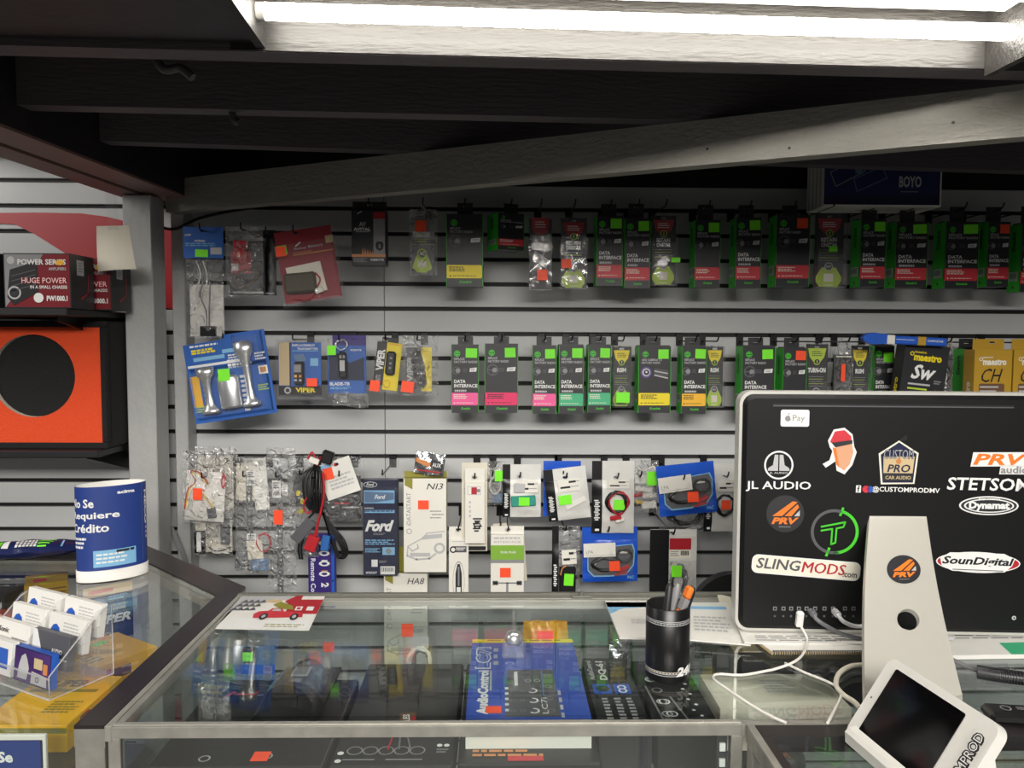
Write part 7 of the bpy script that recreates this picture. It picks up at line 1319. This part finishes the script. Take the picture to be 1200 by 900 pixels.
cab('tablet_cable', 'grey cable lying right of the computer stand', [G(1112, 772, .001), G(1125, 778, .001), G(1145, 786, .001), G(1170, 789, .001), G(1230, 791, .001)], .004, 'ink_grey')
o, P = cab('corrugated_hose', 'dark ribbed cable sleeve lying on the glass at the right edge of the photo', [G(1145, 787, .008), G(1175, 792, .008), G(1240, 800, .008)], .0095, 'cable_black')
b = MB(); pp = smooth_path(P, 20)
for i in range(1, len(pp)-1): t = (pp[i+1]-pp[i-1]).normalized()*.0008; b.tube([pp[i]-t-P[0], pp[i]+t-P[0]], .0107, 'ink_dark', 10)
b.build('ribs', o)
ph = onZ(1184, 842, TZ+.008); o = empty('card_reader', (ph.x+.012, ph.y+.01, TZ+.0004), (0, 0, R(-8))); tag(o, 'small black handheld device with a round button lying on the glass at the right edge', 'handheld device')
b = MB(); b.box(-.037, .037, -.018, .018, 0, .016, 'plastic_black', .005); b.build('device_body', o); b = MB(); Fr = Face(b, (-.037, .018, .0163), (1, 0, 0), (0, -1, 0), .074, .036, .0003); Fr.ring(.35, .5, .2, .15, 'ink_grey', 1, 16); Fr.small(.55, .35, .85, .65, 2, 'ink_grey'); b.build('button', o)
# case in front on the right
RC = empty('side_display_case', (.9, .65, 0)); tag(RC, 'lower right black-edged glass display case carrying the white tablet', 'display case')
RX0, RX1, RY0, RY1 = .337, 1.5, .25, 1.0025
def rb(name, *boxes):
    b = MB(); b.T = Matrix.Translation((-.9, -.65, 0)); [b.box(*q) for q in boxes]; return b.build(name, RC)
rb('black_rim', (RX0+.011, RX1, RY1-.030, RY1, TZ-.022, TZ, 'laminate_black', .001), (RX0+.011, RX1, RY0, RY0+.03, TZ-.022, TZ, 'laminate_black', .001), (RX0+.011, RX0+.022, RY0+.03, RY1-.03, TZ-.022, TZ, 'laminate_black'))
rb('metal_edge', (RX0, RX0+.0108, RY0, RY1, TZ-.024, TZ+.0008, 'case_metal', .001)); rb('corner_post', (RX0+.001, RX0+.02, RY1-.022, RY1-.001, .402, TZ-.025, 'case_metal', .001)); rb('corner_post', (RX0+.001, RX0+.02, RY0+.001, RY0+.022, .402, TZ-.025, 'case_metal', .001))
rb('top_glass', (RX0+.0225, RX1, RY0+.031, RY1-.031, TZ-.008, TZ-.0005, 'glass_top')); rb('side_glass', (RX0+.004, RX0+.008, RY0+.023, RY1-.023, .402, TZ-.025, 'glass_side')); rb('base_cabinet', (RX0, RX1, RY0, RY1, 0, .40, 'cabinet_dark')); rb('glass_shelf', (RX0+.021, RX1, RY0+.03, RY1-.03, .818, .8235, 'glass_side'))
flat_box('amplifier', 'black amplifier with a white round emblem inside the lower right case', 'amplifier', RX0+.03, RX0+.42, .62, .955, .8238, .885, 'amp_black', lambda f: (f.ring(.09, .26, .05, .03, 'ink_white', 1, 24), f.line([(.06, .28), (.09, .24), (.10, .28), (.13, .25)], .02, 'ink_white', 2), f.small(.2, .2, .5, .3, 2, 'ink_mid')), bev=.003)
# white tablet terminal
e1 = Vector((.14, -.99, 0)).normalized(); T0 = Vector((.522, .978, 0))
TB = empty('tablet_terminal', (T0.x, T0.y-.0, TZ+.0012), (0, 0, math.atan2(e1.y, e1.x))); tag(TB, 'white card payment tablet on a wedge stand at the lower right', 'tablet')
# local +x towards the viewer, -y to the left of the photo, +z up
hT = .100; L_ = .186; dn = Vector((0, -.055, -.083)).normalized(); wS = .118
b = MB(); prof = [(-.074, 0), (-.075, .014), (-.070, .019), (-.05, .022), (-.004, hT-.012), (.012, hT-.012), (.035, .07), (.05, 0)]
b.prism(prof[::-1], .012, .125, 'white_case', axis='x'); b.build('stand_body', TB)
nT = Vector((0, dn.z, -dn.y)).normalized(); nT = nT if nT.y < 0 else -nT
rot = Matrix(((1, 0, 0), tuple(-dn) , tuple(nT))).transposed()   # columns: along, up the face, outwards
b = MB(); Tm = Matrix.Translation(Vector((L_/2, -.004, hT+.004))+dn*wS/2) @ rot.to_4x4(); b.T = Tm
o2 = rr(-L_/2, L_/2, -wS/2, wS/2, .014); b.prism(o2, -.014, 0, 'white_case', axis='z'); o3 = rr(-L_/2, L_/2, -wS/2, wS/2, .014); b.build('tablet_body', TB)
b = MB(); b.T = Tm; b.prism(rr(-L_/2+.020, L_/2-.045, -wS/2+.010, wS/2-.010, .003), .0002, .0012, 'tablet_glass', axis='z'); b.build('screen', TB)
b = MB(); b.T = Tm; Fr = Face(b, (-L_/2, wS/2, .0004), (1, 0, 0), (0, -1, 0), L_, wS, .0004); Fr.disc(.05, .5, .012, 'ink_dark', 1, 8); b.build('camera_dot', TB); b = MB(); b.T = Tm; Fr.mb = b; Fr.rect(.86, .14, .97, .99, 'white_case', 1); Fr.text('CUSTOMPROD', .872, .16, .958, .97, 'ink_black', 2, .09, rot=90); Fr.text('CUSTOMPROD', .885, .17, .945, .96, 'ink_white', 3, -.005, rot=90); b.build('name_sticker', TB)
# round black backrest behind the case
cc = onY(858, 700, 1.85); o = empty('round_backrest', (cc.x, cc.y, .45)); tag(o, 'rounded black backrest standing behind the display case beside the computer', 'chair')
b = MB(); zc_ = onY(858, 713, 1.85).z-.45; rr_ = .098; pts = [(rr_*cos(R(a)), zc_+rr_*.92*sin(R(a))) for a in range(0, 181, 9)]+[(-rr_*.95, zc_-.12), (rr_*.95, zc_-.12)]
b.prism(pts[::-1], -.014, .014, 'plastic_black'); b.build('back_cushion', o); b = MB(); b.tube([(0, .02, zc_-.1), (0, .03, .05), (0, .0, 0)], .012, 'metal_black', 10); b.build('back_post', o)
b = MB(); b.lathe([(0, -.45), (.2, -.45), (.2, -.43), (.02, -.40), (.02, -.02), (.17, -.01), (.18, .02), (.15, .05), (0, .05)], (0, .0, 0), 'plastic_black', 28); b.build('seat_and_pedestal', o)
# ================================================================ each hook says which one it is
_ord = 'first second third fourth fifth sixth seventh eighth ninth tenth eleventh twelfth thirteenth fourteenth fifteenth sixteenth seventeenth eighteenth nineteenth twentieth'.split()+['twenty-'+w for w in 'first second third fourth fifth sixth seventh eighth ninth'.split()]
_rows = {0: 'the top row', 1: 'the short upper row', 5: 'the middle row', 10: 'the third row', 11: 'the short lower row', 12: 'the lower row', 13: 'the lowest row'}
for rw in _rows:
    hs = sorted((h for h in bpy.data.objects if h.get('hook_row') == rw), key=lambda h: h['hook_x'])
    for i, h in enumerate(hs):
        h['label'] = 'black wire display hook, %s from the left along %s of hooks' % (_ord[i], _rows[rw]); h['group'] = 'black wire display hooks'
        del h['hook_row']; del h['hook_x']
